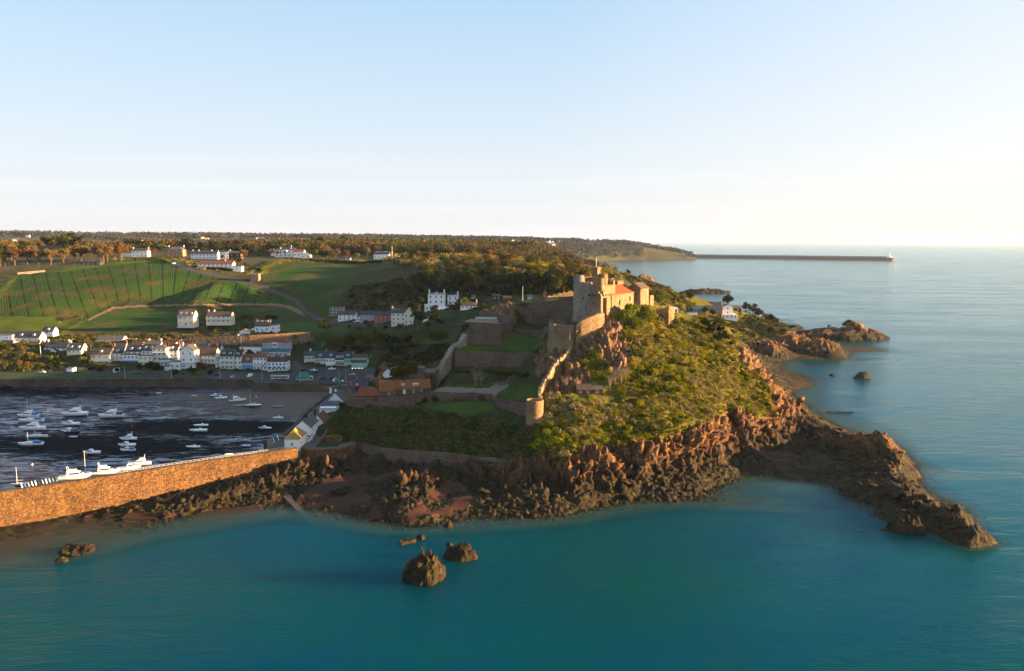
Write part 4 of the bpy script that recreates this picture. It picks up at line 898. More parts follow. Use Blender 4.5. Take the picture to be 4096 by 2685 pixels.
# corner bastion and the crenellated wall falling to the round tower
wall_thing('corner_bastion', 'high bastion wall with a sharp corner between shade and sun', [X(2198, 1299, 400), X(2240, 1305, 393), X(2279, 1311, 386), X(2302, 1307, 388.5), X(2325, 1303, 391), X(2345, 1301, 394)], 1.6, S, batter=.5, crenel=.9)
wall_thing('crenellated_wall', 'sunlit crenellated wall falling steeply to the round tower', [X(2284, 1386, 383), X(2270, 1410, 377), X(2248, 1430, 371.5), X(2226, 1446, 367), X(2206, 1470, 362), X(2190, 1504, 355.5), X(2172, 1532, 350), X(2161, 1552, 346), X(2158, 1572, 342), X(2166, 1596, 338)], 1.3, S, crenel=.8, batter=.5)
t_ = empty('round_tower', X(2139, 1700, 333), label='round granite tower at the foot of the crenellated wall', cat='tower')
c0 = X(2139, 1620, 333.5); o = round_tower('tower_wall', (0, 0), 3.75, -7, 7.6, S, t_, flare=.7, parapet=1.3, fl_h=.5, n=40)
t_.location = (c0[0], c0[1], D(2139, 1618, 330)[2] - 7.6)
wall_thing('garden_wall', 'long low garden wall running from round tower to the barracks', [X(2108, 1611, 338), X(2045, 1603, 347), X(1985, 1596, 354), X(1968, 1575, 366), X(1870, 1571, 369), X(1727, 1575, 371), X(1662, 1577, 370)], .9, SD, batter=.2, ruin=.12)
wall_thing('barracks_terrace_wall', 'high rubble retaining wall under the orange roofed barracks', [X(1660, 1580, 368), X(1600, 1588, 367), X(1535, 1591, 366), X(1460, 1594, 366), X(1392, 1594, 368), X(1376, 1602, 372)], 1.0, SD, batter=.5, ruin=.1)
wall_thing('stepped_hill_wall', 'narrow stone wall climbing diagonally up the grassy bank', [X(1281, 1764, 346), X(1308, 1720, 357), X(1330, 1688, 366), X(1352, 1654, 376), X(1372, 1624, 384)], .8, SD)
wall_thing('foreshore_retaining_wall', 'long coursed retaining wall between grassy bank and dark foreshore', [Z(1432, 1772, 10), Z(1520, 1790, 10), Z(1600, 1800, 10.2), Z(1740, 1808, 10.5), Z(1880, 1822, 11)], 1.0, M['stone_dark'], batter=.6)
wall_thing('masonry_revetment', 'short rubble wall patch above the pale boulders', [Z(1885, 1826, 11.2), Z(1960, 1832, 11.4), Z(2030, 1842, 11.8)], 1.2, SD, batter=.4, ruin=.2)
# middle ward
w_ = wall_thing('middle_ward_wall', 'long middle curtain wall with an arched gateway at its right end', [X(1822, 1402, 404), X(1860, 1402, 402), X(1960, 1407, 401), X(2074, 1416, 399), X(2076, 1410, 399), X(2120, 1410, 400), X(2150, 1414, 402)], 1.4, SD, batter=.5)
g0 = X(2100, 1474, 398.2); arch_door(w_, g0[0], g0[1], g0[2] - 2.2, 1.9, 4.6, 0, -1, 'arched_gateway')
wall_thing('rugged_wall_stub', 'broken tall wall stub beside the dark rock cleft', [X(2196, 1424, 372), X(2210, 1430, 372), X(2228, 1446, 368)], 1.4, SD, ruin=.4, batter=.5)
wall_thing('curved_outer_wall', 'pale outer wall curving down from the artillery bastion', [X(1858, 1335, 420), X(1838, 1368, 414), X(1808, 1384, 409), X(1795, 1412, 405), X(1775, 1440, 401), X(1758, 1475, 396), X(1745, 1505, 393)], 2.6, SG, batter=1.0, ruin=.3)
# artillery bastion with a gun deck
bs = empty('artillery_bastion', X(1930, 1380, 440), label='massive dark bastion with loopholes and a timber shelter on its deck', cat='bastion')
def kid2(o, p): o.parent = p; o.matrix_parent_inverse = Matrix.Translation(-Vector(p.location)); return o
pts = [X(1850, 1289, 445), X(1862, 1287, 434), X(1905, 1289, 427), X(1998, 1296, 423), X(2030, 1290, 430), X(2046, 1280, 440), X(2036, 1262, 452), X(1995, 1258, 456)]
kid2(wall_mesh('bastion_wall', pts, 1.5, SD, foot=40, batter=.7), bs)
mb = MB(); mb.prism([(p[0], p[1]) for p in [X(1853, 1290, 444), X(1864, 1290, 434.5), X(1905, 1290, 428), X(1997, 1297, 424), X(2029, 1290, 431), X(2034, 1264, 452), X(1995, 1260, 457), X(1880, 1270, 458)]], 50, 54.6); kid2(mb.obj('gun_deck', SG), bs)
pts = [X(2000, 1246, 444), X(2040, 1262, 434), X(2045, 1264, 443)]
kid2(wall_mesh('stair_turret', [X(1999, 1246, 440), X(2004, 1262, 436), X(2040, 1262, 434), X(2044, 1266, 442)], 1.4, SD, foot=42, crenel=.5), bs)
g0 = X(2011, 1355, 425); arch_door(bs, g0[0] - bs.location.x, g0[1] - bs.location.y - 1.2, g0[2] - bs.location.z - 1, 1.7, 3.4, .2, -1, 'doorway')
mb = MB(); c0 = X(1945, 1285, 437)
for i in range(7): mb.box(-6 + i * 2, -5.8 + i * 2, -1.5, -1.3, 0, 2.4)
mb.hexa([(-6.2, -1.8, 2.3), (6.2, -1.8, 2.3), (6, 1.8, 3.0), (-6, 1.8, 3.0)], [(-6.2, -1.8, 2.5), (6.2, -1.8, 2.5), (6, 1.8, 3.2), (-6, 1.8, 3.2)])
o = mb.obj('timber_shelter', M['concrete'], bs, (c0[0] - bs.location.x, c0[1] - bs.location.y, 54.6 - bs.location.z))
wall_thing('ruined_gable', 'isolated ruined gable left of the long upper wall', [X(1928, 1236, 462), X(1944, 1236, 460), X(1972, 1256, 458)], 1.2, SD, ruin=.8, foot=46)
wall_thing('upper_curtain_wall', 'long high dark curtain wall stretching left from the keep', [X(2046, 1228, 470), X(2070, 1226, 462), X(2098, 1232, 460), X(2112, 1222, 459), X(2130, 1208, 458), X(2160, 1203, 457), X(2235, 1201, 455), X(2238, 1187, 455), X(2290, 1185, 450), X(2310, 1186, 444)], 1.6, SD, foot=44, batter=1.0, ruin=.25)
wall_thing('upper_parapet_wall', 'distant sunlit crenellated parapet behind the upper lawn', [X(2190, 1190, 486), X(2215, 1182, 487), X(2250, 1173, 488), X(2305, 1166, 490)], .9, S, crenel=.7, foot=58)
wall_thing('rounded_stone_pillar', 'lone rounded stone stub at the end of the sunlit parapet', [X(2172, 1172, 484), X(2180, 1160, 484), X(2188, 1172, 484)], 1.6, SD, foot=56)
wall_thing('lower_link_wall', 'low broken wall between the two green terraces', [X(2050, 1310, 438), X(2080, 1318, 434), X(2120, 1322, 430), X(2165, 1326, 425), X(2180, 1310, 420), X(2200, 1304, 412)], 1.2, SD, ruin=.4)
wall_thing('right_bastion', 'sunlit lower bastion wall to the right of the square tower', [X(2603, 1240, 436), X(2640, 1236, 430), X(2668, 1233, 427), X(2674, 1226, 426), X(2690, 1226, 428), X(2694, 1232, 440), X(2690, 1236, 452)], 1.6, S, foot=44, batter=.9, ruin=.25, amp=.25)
# gate house
gh = empty('gatehouse', X(1712, 1590, 386), label='roofless granite gatehouse with dark archway and balcony rail', cat='gatehouse')
def GH(px, d): return (D(px, 1520, d)[0] - gh.location.x, d - gh.location.y)
zb = gh.location.z; top = lambda py, d: D(1700, py, d)[2] - zb
mb = MB(); mb.prism([GH(1670, 389), GH(1700, 387), GH(1702, 394), GH(1674, 397)], -3, top(1470, 390)); mb.prism([GH(1744, 388), GH(1757, 388), GH(1757, 396), GH(1744, 396)], -3, top(1474, 390))
mb.prism([GH(1700, 389), GH(1745, 389), GH(1745, 395), GH(1700, 395)], -1, top(1492, 390)); mb.prism([GH(1698, 386.5), GH(1710, 386.5), GH(1710, 389), GH(1698, 389)], -2, top(1500, 388)); mb.prism([GH(1746, 386.5), GH(1756, 386.5), GH(1756, 389), GH(1746, 389)], -2, top(1496, 388))
mb.obj('gatehouse_wall', SD, gh)
q = GH(1729, 388.9); arch_door(gh, q[0], q[1], -1.2, 4.2, 4.6, 0, -1, 'archway'); q = GH(1727, 388.9); arch_door(gh, q[0], q[1], top(1513, 389), .9, 1.4, 0, -1, 'window')
mb = MB(); a_, b_ = GH(1702, 388.6), GH(1752, 388.6); zt = top(1478, 388.6); 
for zz in (0, .6, 1.2): mb.tube((a_[0], a_[1], zt + zz - .9), (b_[0], b_[1], zt + zz - .9), .05)
for i in range(9): x_i = a_[0] + (b_[0] - a_[0]) * i / 8; mb.tube((x_i, a_[1], zt - 1.0), (x_i, a_[1], zt + .3), .05)
mb.obj('balcony_railing', M['rail'], gh)
wall_thing('ward_steps_wall', 'low terrace wall under the hedge in the lower ward', [X(1765, 1545, 388), X(1850, 1537, 386), X(1990, 1530, 384), X(2034, 1522, 382), X(2040, 1506, 386), X(2150, 1500, 386)], .8, SD, ruin=.1)
wall_thing('gate_side_wall', 'short stone wall climbing left behind the gatehouse', [X(1640, 1500, 400), X(1672, 1490, 396), X(1720, 1456, 405), X(1756, 1440, 404)], .8, SD)
# hillside walls of the village
wall_thing('long_retaining_wall', 'long stone retaining wall above the harbour terraces', [D(655, 1362, 628), D(780, 1354, 628), D(880, 1346, 628), D(1000, 1341, 628), D(1100, 1336, 630), D(1240, 1328, 636)], 1.0, M['stone'], foot=12, batter=.3)
wall_thing('field_stone_wall', 'pale stone wall along the top left corner of the striped field', [pick(70, 1098) [:2] + (pick(70, 1098)[2] + 2,), pick(180, 1088)[:2] + (pick(180, 1088)[2] + 2,)], .6, M['stone_grey'], foot=55)
# ---------------------------------------------------------------- harbour masonry
def up(p, z): return (p[0], p[1], z)
sw = wall_mesh('harbour_sea_wall', [up(p, 9.0) for p in SEAWALL], 2.0, M['stone_quay'], foot=1.5, batter=.6); setp(sw, 'dark weedy sea wall along the village side of the harbour', 'sea wall')
qw = wall_mesh('quay_wall', [up(p, 9.3) for p in QUAY], 2.0, M['stone_quay'], foot=.5, batter=.3); setp(qw, 'stone quay edge in front of the waterside cottages', 'quay wall')
pr = empty('harbour_pier', (-150, 295, 0), label='long sunlit granite pier wall sweeping in from the lower left corner', cat='pier')
PO = [Vector(p) for p in PIER]
o = wall_mesh('parapet_wall', [up(p, 12.0) for p in PIER], 2.2, M['stone_pier'], foot=-2.5, batter=1.9, step=.7, amp=.22); kid2(o, pr)
# deck behind the parapet
deck = []; 
for i, p in enumerate(PO):
    d = (PO[min(i + 1, len(PO) - 1)] - PO[max(i - 1, 0)]); d.z = 0; d.normalize(); nn = Vector((-d.y, d.x, 0)); deck.append((p, nn))
mb = MB()
for (p, n_), (q, m_) in zip(deck[:-1], deck[1:]):
    a_, b_, c2, d2 = p + n_ * .3, q + m_ * .3, q + m_ * 9.0, p + n_ * 9.0
    mb.hexa([(k.x, k.y, -1) for k in (a_, b_, c2, d2)], [(k.x, k.y, 9.6) for k in (a_, b_, c2, d2)])
kid2(mb.obj('pier_deck', M['flag']), pr)
# pier railing on the harbour side, in the stretch where it shows
mb = MB(); pts = []
for (p, n_) in deck: pts.append(p + n_ * 8.8)
rl = []
for a_, b_ in zip(pts[4:-1], pts[5:]):
    for i in range(14): rl.append(a_.lerp(b_, i / 14))
rl.append(pts[-1])
for a_, b_ in zip(rl[:-1], rl[1:]):
    for zz in (.55, 1.1): mb.tube((a_.x, a_.y, 9.6 + zz), (b_.x, b_.y, 9.6 + zz), .05, n=4)
    mb.tube((a_.x, a_.y, 9.6), (a_.x, a_.y, 10.75), .06, n=4)
setp(mb.obj('pier_railing', M['rail']), 'white two bar railing along the harbour side of the pier', 'railing')
# end stub, masonry platform, planter
pb = empty('pier_platform', Z(1310, 1800, 9.7), label='walled stone platform at the root of the pier with sunlit front', cat='platform')
fr = [Z(1208, 1788, 10.4), Z(1243, 1799, 10.4), Z(1370, 1794, 10.4), Z(1426, 1770, 10.4)]
kid2(wall_mesh('platform_wall', fr, 1.3, M['stone_pier'], foot=1, batter=.5), pb)
mb = MB(); mb.prism([(p[0], p[1]) for p in [Z(1200, 1786, 10), Z(1243, 1797, 10), Z(1369, 1792, 10), Z(1424, 1769, 10), Z(1400, 1755, 10), Z(1290, 1750, 10), Z(1200, 1765, 10)]], 2, 9.75); kid2(mb.obj('platform_floor', M['flag']), pb)
pl = empty('curved_planter', Z(1331, 1772, 9.8), label='curved sunlit brick planter topped with rough grass', cat='planter')
V = []; F_ = []; n = 18
for k in range(n + 1):
    a_ = math.pi * (1 + k / n) + .1
    for r_, z_ in ((4.0, -.5), (4.0, 3.0), (3.4, 3.0), (3.4, -.5)): V.append((r_ * math.cos(a_), r_ * .75 * math.sin(a_) + 2.2, z_))
for k in range(n):
    for j in range(4): F_.append((k * 4 + j, k * 4 + (j + 1) % 4, (k + 1) * 4 + (j + 1) % 4, (k + 1) * 4 + j))
link('planter_wall', mesh_from('planter_wall', ruff(V, .08), F_, [M['stone_pier']]), pl)
mb = MB(); mb.prism([(3.5 * math.cos(a), 2.6 * math.sin(a) + 2.2) for a in [2 * math.pi * k / 20 for k in range(20)]], -.4, 2.7); mb.obj('planting_bed', M['scrub_ground'], pl)
# slipway: steps down the rocks, then a ramp running under the sea
mb = MB(); st_ = [Z(1192, 1806, 9), Z(1188, 1840, 6.5), Z(1176, 1885, 4.2), Z(1166, 1925, 2.6), Z(1158, 1960, 1.4), Z(1150, 1992, .6)]
for a_, b_ in zip(st_[:-1], st_[1:]):
    a_, b_ = Vector(a_), Vector(b_); N = 7
    for i in range(N):
        p = a_.lerp(b_, i / N); q = a_.lerp(b_, (i + 1) / N); mb.hexa([(p.x - 1.5, p.y, -1), (q.x - 1.5, q.y, -1), (q.x + 1.5, q.y, -1), (p.x + 1.5, p.y, -1)], [(p.x - 1.5, p.y, p.z), (q.x - 1.5, q.y, p.z), (q.x + 1.5, q.y, p.z), (p.x + 1.5, p.y, p.z)])
setp(mb.obj('stone_steps', M['stone_dark']), 'worn stone steps leading from the pier down to the water', 'steps')
mb = MB(); rp = [Z(1150, 1990, .55), Z(1200, 2040, -.02), Z(1270, 2110, -.35), Z(1340, 2172, -.7), Z(1400, 2225, -2.2)]
for a_, b_ in zip(rp[:-1], rp[1:]):
    a_, b_ = Vector(a_), Vector(b_); d = (b_ - a_).normalized(); n_ = Vector((-d.y, d.x, 0)) * 1.15
    mb.hexa([tuple(k + Vector((0, 0, -1.5))) for k in (a_ + n_, a_ - n_, b_ - n_, b_ + n_)], [tuple(k) for k in (a_ + n_, a_ - n_, b_ - n_, b_ + n_)])
setp(mb.obj('slipway_ramp', M['lane']), 'straight pale slipway ramp disappearing under the sea', 'slipway')
# ---------------------------------------------------------------- buildings
zg = lambda px, py: pick(px, py)[2]
WM = {}
def win_mesh(w, h, cols=2, rows=2):
    k = (round(w, 2), round(h, 2), cols, rows)
    if k in WM: return WM[k]
    mb = MB(); t = .08
    mb.box(-w / 2 - .06, w / 2 + .06, -.05, .02, -.12, -.0, 0)                 # sill
    mb.box(-w / 2, w / 2, -.02, .02, 0, h, 1)
    for x in (-w / 2, w / 2 - t): mb.box(x, x + t, -.08, -.02, 0, h, 0)
    for z in (0, h - t): mb.box(-w / 2 + t, w / 2 - t, -.08, -.02, z, z + t, 0)
    for i in range(1, cols): x = -w / 2 + w * i / cols; mb.box(x - .03, x + .03, -.06, -.02, t, h - t, 0)
    for i in range(1, rows): z = h * i / rows; mb.box(-w / 2 + t, w / 2 - t, -.055, -.02, z - .03, z + .03, 0)
    WM[k] = mb.mesh('window', [M['frame'], M['glass']]); return WM[k]
def put_win(parent, x, y, z, face, w=1.1, h=1.3, cols=2, rows=2, name='window'):
    o = link(name, win_mesh(w, h, cols, rows), parent); o.location = (x, y, z)
    o.rotation_euler = (0, 0, {'f': 0, 'r': R(90), 'l': R(-90), 'b': R(180)}[face]); return o
def roof_mesh(kind, w, d, z, rh, ov=.35, th=.22, hipin=None):
    mb = MB(); x0, x1, y0, y1 = -w / 2 - ov, w / 2 + ov, -ov, d + ov; s = rh / (d / 2 if kind != 'gy' else w / 2) * ov; ze = z - s
    def slab(q): mb.hexa([(a, b, c - th) for a, b, c in q], q)
    if kind == 'gx':
        slab([(x0, y0, ze), (x1, y0, ze), (x1, d / 2, z + rh), (x0, d / 2, z + rh)]); slab([(x1, y1, ze), (x0, y1, ze), (x0, d / 2, z + rh), (x1, d / 2, z + rh)])
    elif kind == 'gy':
        slab([(x1, y0, ze), (x1, y1, ze), (0, y1, z + rh), (0, y0, z + rh)]); slab([(x0, y1, ze), (x0, y0, ze), (0, y0, z + rh), (0, y1, z + rh)])
    elif kind == 'hip':
        k = hipin if hipin is not None else min(w, d) / 2
        if w >= d: r0, r1 = (-w / 2 + k, d / 2), (w / 2 - k, d / 2)
        else: r0, r1 = (0, k), (0, d - k)
        V = [(x0, y0, ze), (x1, y0, ze), (x1, y1, ze), (x0, y1, ze), (*r0, z + rh), (*r1, z + rh)]
        if w >= d: fs = [(0, 1, 5, 4), (1, 2, 5), (2, 3, 4, 5), (3, 0, 4)]
        else: fs = [(0, 1, 4), (1, 2, 5, 4), (2, 3, 5), (3, 0, 4, 5)]
        n = 6; V2 = V + [(a, b, c - th) for a, b, c in V]
        mb.add(V2, fs + [tuple(i + n for i in f[::-1]) for f in fs] + [(0, n, n + 1, 1), (1, n + 1, n + 2, 2), (2, n + 2, n + 3, 3), (3, n + 3, n, 0)])
    elif kind == 'mono':
        slab([(x0, y0, z - .1), (x1, y0, z - .1), (x1, y1, z + rh), (x0, y1, z + rh)])
    elif kind == 'flat':
        mb.box(x0 + .15, x1 - .15, y0 + .15, y1 - .15, z, z + .35)
    elif kind == 'mans':
        i = 1.2; zl = z + rh; V = [(x0 + .1, y0 + .1, z - .1), (x1 - .1, y0 + .1, z - .1), (x1 - .1, y1 - .1, z - .1), (x0 + .1, y1 - .1, z - .1), (x0 + .3, y0 + i, zl), (x1 - .3, y0 + i, zl), (x1 - .3, y1 - i, zl), (x0 + .3, y1 - i, zl)]
        mb.add(V, [(3, 2, 1, 0), (0, 1, 5, 4), (1, 2, 6, 5), (2, 3, 7, 6), (3, 0, 4, 7)])
        zz = zl + rh * .35; mb.add([(x0 + .3, y0 + i, zl), (x1 - .3, y0 + i, zl), (x1 - .3, y1 - i, zl), (x0 + .3, y1 - i, zl), (x0 + .6, d / 2, zz), (x1 - .6, d / 2, zz)], [(0, 1, 5, 4), (1, 2, 5), (2, 3, 4, 5), (3, 0, 4)])
    return mb
def wall_mesh_h(kind, w, d, z, rh, base=-2.5):
    mb = MB(); mb.box(-w / 2, w / 2, 0, d, base, z)
    if kind == 'gx':
        for x in (-w / 2, w / 2 - .3): mb.add([(x, 0, z), (x, d, z), (x, d / 2, z + rh - .05), (x + .3, 0, z), (x + .3, d, z), (x + .3, d / 2, z + rh - .05)], [(2, 1, 0), (3, 4, 5), (0, 3, 5, 2), (1, 2, 5, 4)])
    if kind == 'gy':
        for y in (0, d - .3): mb.add([(-w / 2, y, z), (w / 2, y, z), (0, y, z + rh - .05), (-w / 2, y + .3, z), (w / 2, y + .3, z), (0, y + .3, z + rh - .05)], [(0, 1, 2), (5, 4, 3), (0, 2, 5, 3), (1, 4, 5, 2)])
    if kind == 'mono': mb.hexa([(-w / 2, 0, z), (w / 2, 0, z), (w / 2, d, z), (-w / 2, d, z)], [(-w / 2, 0, z + .01), (w / 2, 0, z + .01), (w / 2, d, z + rh - .15), (-w / 2, d, z + rh - .15)])
    return mb
def house(x0, x1, yb, ye, zb, L_, kind='gx', rh=2.6, wall='white', roof='slate', label='', win='3x2', side='2x2', chim='', dorm=0, door=None, rot=0, bal=None, awn=None, garage=0, name='house', cat='house', group=None, parapet=False, wsz=(1.35, 1.55), base=-2.5, quoin=None, bay=0, porch=False, base_mat=None):
    if zb is None: zb = zg((x0 + x1) / 2, yb)
    a = Z(x0, yb, zb); b = Z(x1, yb, zb); dpt = (a[1] + b[1]) / 2; w = (x1 - x0) / F * dpt * 1.0 / max(.5, math.cos(R(rot))); h = (yb - ye) / F * dpt * 1.005
    cx_, cy_ = (a[0] + b[0]) / 2, dpt
    o = empty(name, (cx_, cy_, zb), R(rot), label, cat, group)
    wl = wall_mesh_h(kind if kind != 'mans' else 'flat', w, L_, h, rh, base).obj('wall', M[wall], o)
    rf = roof_mesh(kind, w, L_, h, rh).obj('roof', M[roof], o)
    if parapet: mb = MB(); mb.box(-w / 2 - .15, w / 2 + .15, -.15, 0, h - .1, h + .55); mb.box(w / 2, w / 2 + .15, 0, L_, h - .1, h + .55); mb.obj('parapet', M[wall], o)
    fl = max(1, int(round(h / 3.0)))
    def grid(spec, face, wid):
        if not spec: return
        c, r = map(int, spec.split('x')); ww, hh = wsz; fh = h / max(r, 1)
        for j in range(r):
            for i in range(c):
                t_ = (i + .5) / c; zz = fh * j + (fh - hh) * .48
                if door is not None and face == 'f' and j == 0 and i == door:
                    mb = MB(); mb.box(-.5, .5, -.06, .02, 0, 2.1); dd = mb.obj('door', M['door'], o, (-wid / 2 + wid * t_, -.01, 0)); continue
                if face == 'f': put_win(o, -wid / 2 + wid * t_, -.005, zz, 'f', ww, hh)
                else: put_win(o, w / 2 + .005, wid * t_, zz, 'r', ww, hh)
    grid(win, 'f', w); grid(side, 'r', L_)
    for s in chim.split():
        fx = {'l': -w / 2 + .5, 'r': w / 2 - .5, 'm': 0, 'q': w / 4, 'p': -w / 4}[s[0]]; mat = {'w': 'white', 'r': 'redpot', 's': 'sand', 'c': 'cream'}.get(s[1:2] or 'w', 'white')
        zt = h + rh * (1 if kind != 'flat' else .3); mb = MB(); yy = L_ / 2 if kind != 'gy' else L_ * .5
        mb.box(fx - .55, fx + .55, yy - .4, yy + .4, zt - 1.6, zt + 1.3); mb.box(fx - .65, fx + .65, yy - .5, yy + .5, zt + 1.3, zt + 1.5)
        c_o = mb.obj('chimney', M[mat], rf); mb = MB()
        for q in (-.3, .3): mb.cyl(fx + q, yy, zt + 1.5, zt + 2.1, .15, .12, 8)
        mb.obj('chimney_pots', M['redpot'], rf)
    if dorm:
        pit = rh / (L_ / 2) if kind in ('gx', 'hip') else (rh / 1.2 if kind == 'mans' else .5)
        for i in range(dorm):
            fx = -w / 2 + w * (i + .5) / dorm * 1.0; dw = min(1.9, w / dorm * .75); yy = L_ * .12; z0 = h + pit * yy - .1; mb = MB(); hd = 1.5; dl = hd / max(pit, .3) + .2
            dl = min(dl, L_ * .4); mb.box(fx - dw / 2, fx + dw / 2, yy, yy + dl, z0, z0 + hd); mb.box(fx - dw / 2 - .12, fx + dw / 2 + .12, yy - .15, yy + dl, z0 + hd, z0 + hd + .15, 1)
            dm = mb.obj('dormer', [M['white'], M[roof]], rf); put_win(dm, fx, yy - .005, z0 + .25, 'f', dw * .7, 1.05)
    if bal:
        for zz in bal:
            mb = MB(); mb.box(-w / 2, w / 2, -1.5, 0, zz - .2, zz)
            bo = mb.obj('balcony', M['pale'], o); mb = MB()
            for i in range(9): mb.box(-w / 2 + w * i / 8 - .03 * (1 if i else -1), -w / 2 + w * i / 8 + .04, -1.48, -1.42, zz, zz + 1)
            mb.box(-w / 2, w / 2, -1.5, -1.42, zz + 1, zz + 1.08); mb.box(-w / 2, w / 2, -1.49, -1.43, zz + .45, zz + .5); mb.obj('railing', M['rail'], bo)
    if awn:
        n_, mt, zz = awn
        for i in range(n_):
            fx = -w / 2 + w * (i + .5) / n_; aw = w / n_ * (.6 if n_ > 1 else .98); mb = MB()
            mb.hexa([(fx - aw / 2, -1.2, zz - .9), (fx + aw / 2, -1.2, zz - .9), (fx + aw / 2, 0, zz - .1), (fx - aw / 2, 0, zz - .1)], [(fx - aw / 2, -1.2, zz - .7), (fx + aw / 2, -1.2, zz - .7), (fx + aw / 2, 0, zz + .1), (fx - aw / 2, 0, zz + .1)]); mb.obj('awning', M[mt], o)
    for i in range(garage):
        mb = MB(); fx = -w / 2 + w * (i + .5) / max(garage, 1); mb.box(fx - 1.2, fx + 1.2, -.07, .02, 0, 2.1); mb.obj('garage_door', M['frame'], o)
    if bay:
        mb = MB(); mb.prism([(-bay / 2, .1), (-bay / 2 + .5, -.9), (bay / 2 - .5, -.9), (bay / 2, .1)], h * .35, h * .98); bo = mb.obj('bay', M['frame'], o)
        for i in (-1, 0, 1): put_win(bo, i * (bay - 1) * .3, -.905, h * .5, 'f', (bay - 1) * .27, h * .34)
    if quoin:   # lower storey of another colour, 3 cm proud
        mb = MB(); mb.box(-w / 2 - .03, w / 2 + .03, -.03, L_ + .03, base, h * quoin[1]); mb.obj('lower_storey', M[quoin[0]], o)
    if porch:
        mb = MB(); mb.box(-w / 2, w / 2, -2.2, -.01, 2.5, 2.75)
        for i in range(5): xx = -w / 2 + .15 + (w - .3) * i / 4; mb.box(xx - .12, xx + .12, -2.15, -1.9, -1, 2.5)
        mb.obj('veranda', M['white'], o)
    return o
Hs = house
zg = lambda px, py: pick(px, py)[2]
# far-left and upper terraces
Hs(-70, 50, 1362, 1341, 23, 9, 'flat', .3, 'white', 'slate_grey', 'white flat roofed house cut by the left edge of the village', '3x1')
Hs(56, 158, 1371, 1349, 21, 10, 'gx', 4.2, 'cream', 'slate', 'long cream house with big dark slate roof and flat dormers, far left', '4x1', '1x1', dorm=2, wsz=(1.6, 1.2))
Hs(168, 212, 1334, 1325, 26, 8, 'gx', 3.4, 'white', 'slate', 'small white slate roofed house tucked behind the far left one', '1x1', '1x1', dorm=1)
Hs(178, 268, 1421, 1390, 13, 10, 'gx', 4, 'white', 'slate', 'white slate roofed pair of houses with three chimneys by the gardens', '4x2', '1x2', 'lw rw', 0)
Hs(268, 326, 1430, 1398, 12.5, 11, 'gx', 4.6, 'cream', 'slate', 'cream house with slate roof and broad sunlit gable above the shrubs', '3x2', '2x2', 'lw', 2, quoin=('pink', .45))
Hs(203, 225, 1428, 1402, 12, 5, 'gy', 2.0, 'white', 'slate', 'narrow white gabled wing in front of the paired slate houses', '1x2', '1x1')
Hs(387, 492, 1373, 1356, 18.5, 8, 'gx', 2.4, 'white', 'slate_grey', 'long low white shed with a pale blue door under the field', '', '', name='shed', cat='shed', garage=0)
Hs(363, 442, 1462, 1415, 9, 10, 'gx', 4.0, 'cream', 'slate_brown', 'cream harbourside house with brown roof and sunlit left terrace', '3x2', '2x2', 'rs', 1, bal=[3.2], wsz=(1.6, 1.2))
Hs(445, 494, 1456, 1411, 9.5, 10, 'gx', 4.5, 'pale', 'slate', 'tall pale house with a wide glazed dormer behind a balcony', '3x3', '', 'lr', 1, bal=[3.4, 6.2], wsz=(1.3, 1.3))
Hs(494, 555, 1459, 1419, 9, 5, 'flat', .3, 'white', 'slate', 'white flat fronted house with a wide blue awning at street level', '4x2', '2x2', awn=(1, 'awning', 2.9))
Hs(508, 572, 1440, 1404, 12, 8, 'gx', 4.2, 'white', 'slate', 'white house with two gabled dormers behind the blue awning', '3x2', '', 'rs', 2)
Hs(555, 612, 1464, 1423, 9, 6, 'flat', .3, 'cream', 'slate', 'cream three storey house with dark flat roof and arched balconies', '3x2', '1x2', bal=[3.1])
Hs(568, 618, 1440, 1400, 13, 8, 'gx', 4.0, 'pale', 'slate', 'pale house with slate dormers seen above the cream flat roof', '3x2', '', '', 2)
Hs(612, 667, 1462, 1390, 9, 10, 'hip', 1.8, 'cream', 'slate_grey', 'tall cream house with stacked balconies and shallow roof', '3x4', '2x3', 'rs', 0, bal=[3.2, 6.4, 9.6])
Hs(661, 712, 1442, 1400, 12, 9, 'gx', 4.2, 'white', 'slate', 'white house with flat slate dormer beside the tall balconied one', '3x3', '', 'rr', 1)
Hs(640, 690, 1470, 1440, 9, 6, 'flat', .3, 'palegreen', 'teal_roof', 'pale green low shop with balcony in front of the slate dormer house', '3x1', '1x1', bal=[4.6])
Hs(712, 772, 1440, 1397, 12, 9, 'gx', 4.2, 'white', 'slate_brown', 'white house with brown roof and two small dormers', '3x3', '2x2', 'ls', 2)
Hs(722, 780, 1477, 1400, 9, 9, 'gy', 3.6, 'white', 'slate_brown', 'tall white gable fronted house with a dark lean-to window band', '2x3', '2x3', 'l', 0, bal=[4.8])
Hs(680, 720, 1480, 1448, 9, 6, 'flat', .3, 'white', 'slate', 'small white cube building beside the garage on the quay road', '2x1', '1x1')
Hs(783, 862, 1468, 1419, 9, 11, 'gx', 5.0, 'cream', 'slate_brown', 'large cream house with wide brown roof and long balcony row', '5x3', '3x3', 'rs', 0, bal=[3.2, 6.2], wsz=(1.4, 1.3))
Hs(883, 935, 1478, 1422, 9, 9, 'gx', 4.4, 'palegreen', 'slate', 'pale green house with two white gabled dormers on slate', '3x3', '', '', 2, bal=[2.9, 6])
Hs(935, 968, 1476, 1424, 9, 9, 'gx', 4.4, 'white', 'slate', 'narrow white house with a wide dormer above a garage door', '2x3', '', 'rr', 1, garage=1)
Hs(967, 1014, 1477, 1447, 9, 9, 'gx', 5.0, 'blue', 'red_brown', 'blue fronted house under a steep red roof near the quay', '2x1', '', '', 1, bal=[3.2], wsz=(2.0, 1.6))
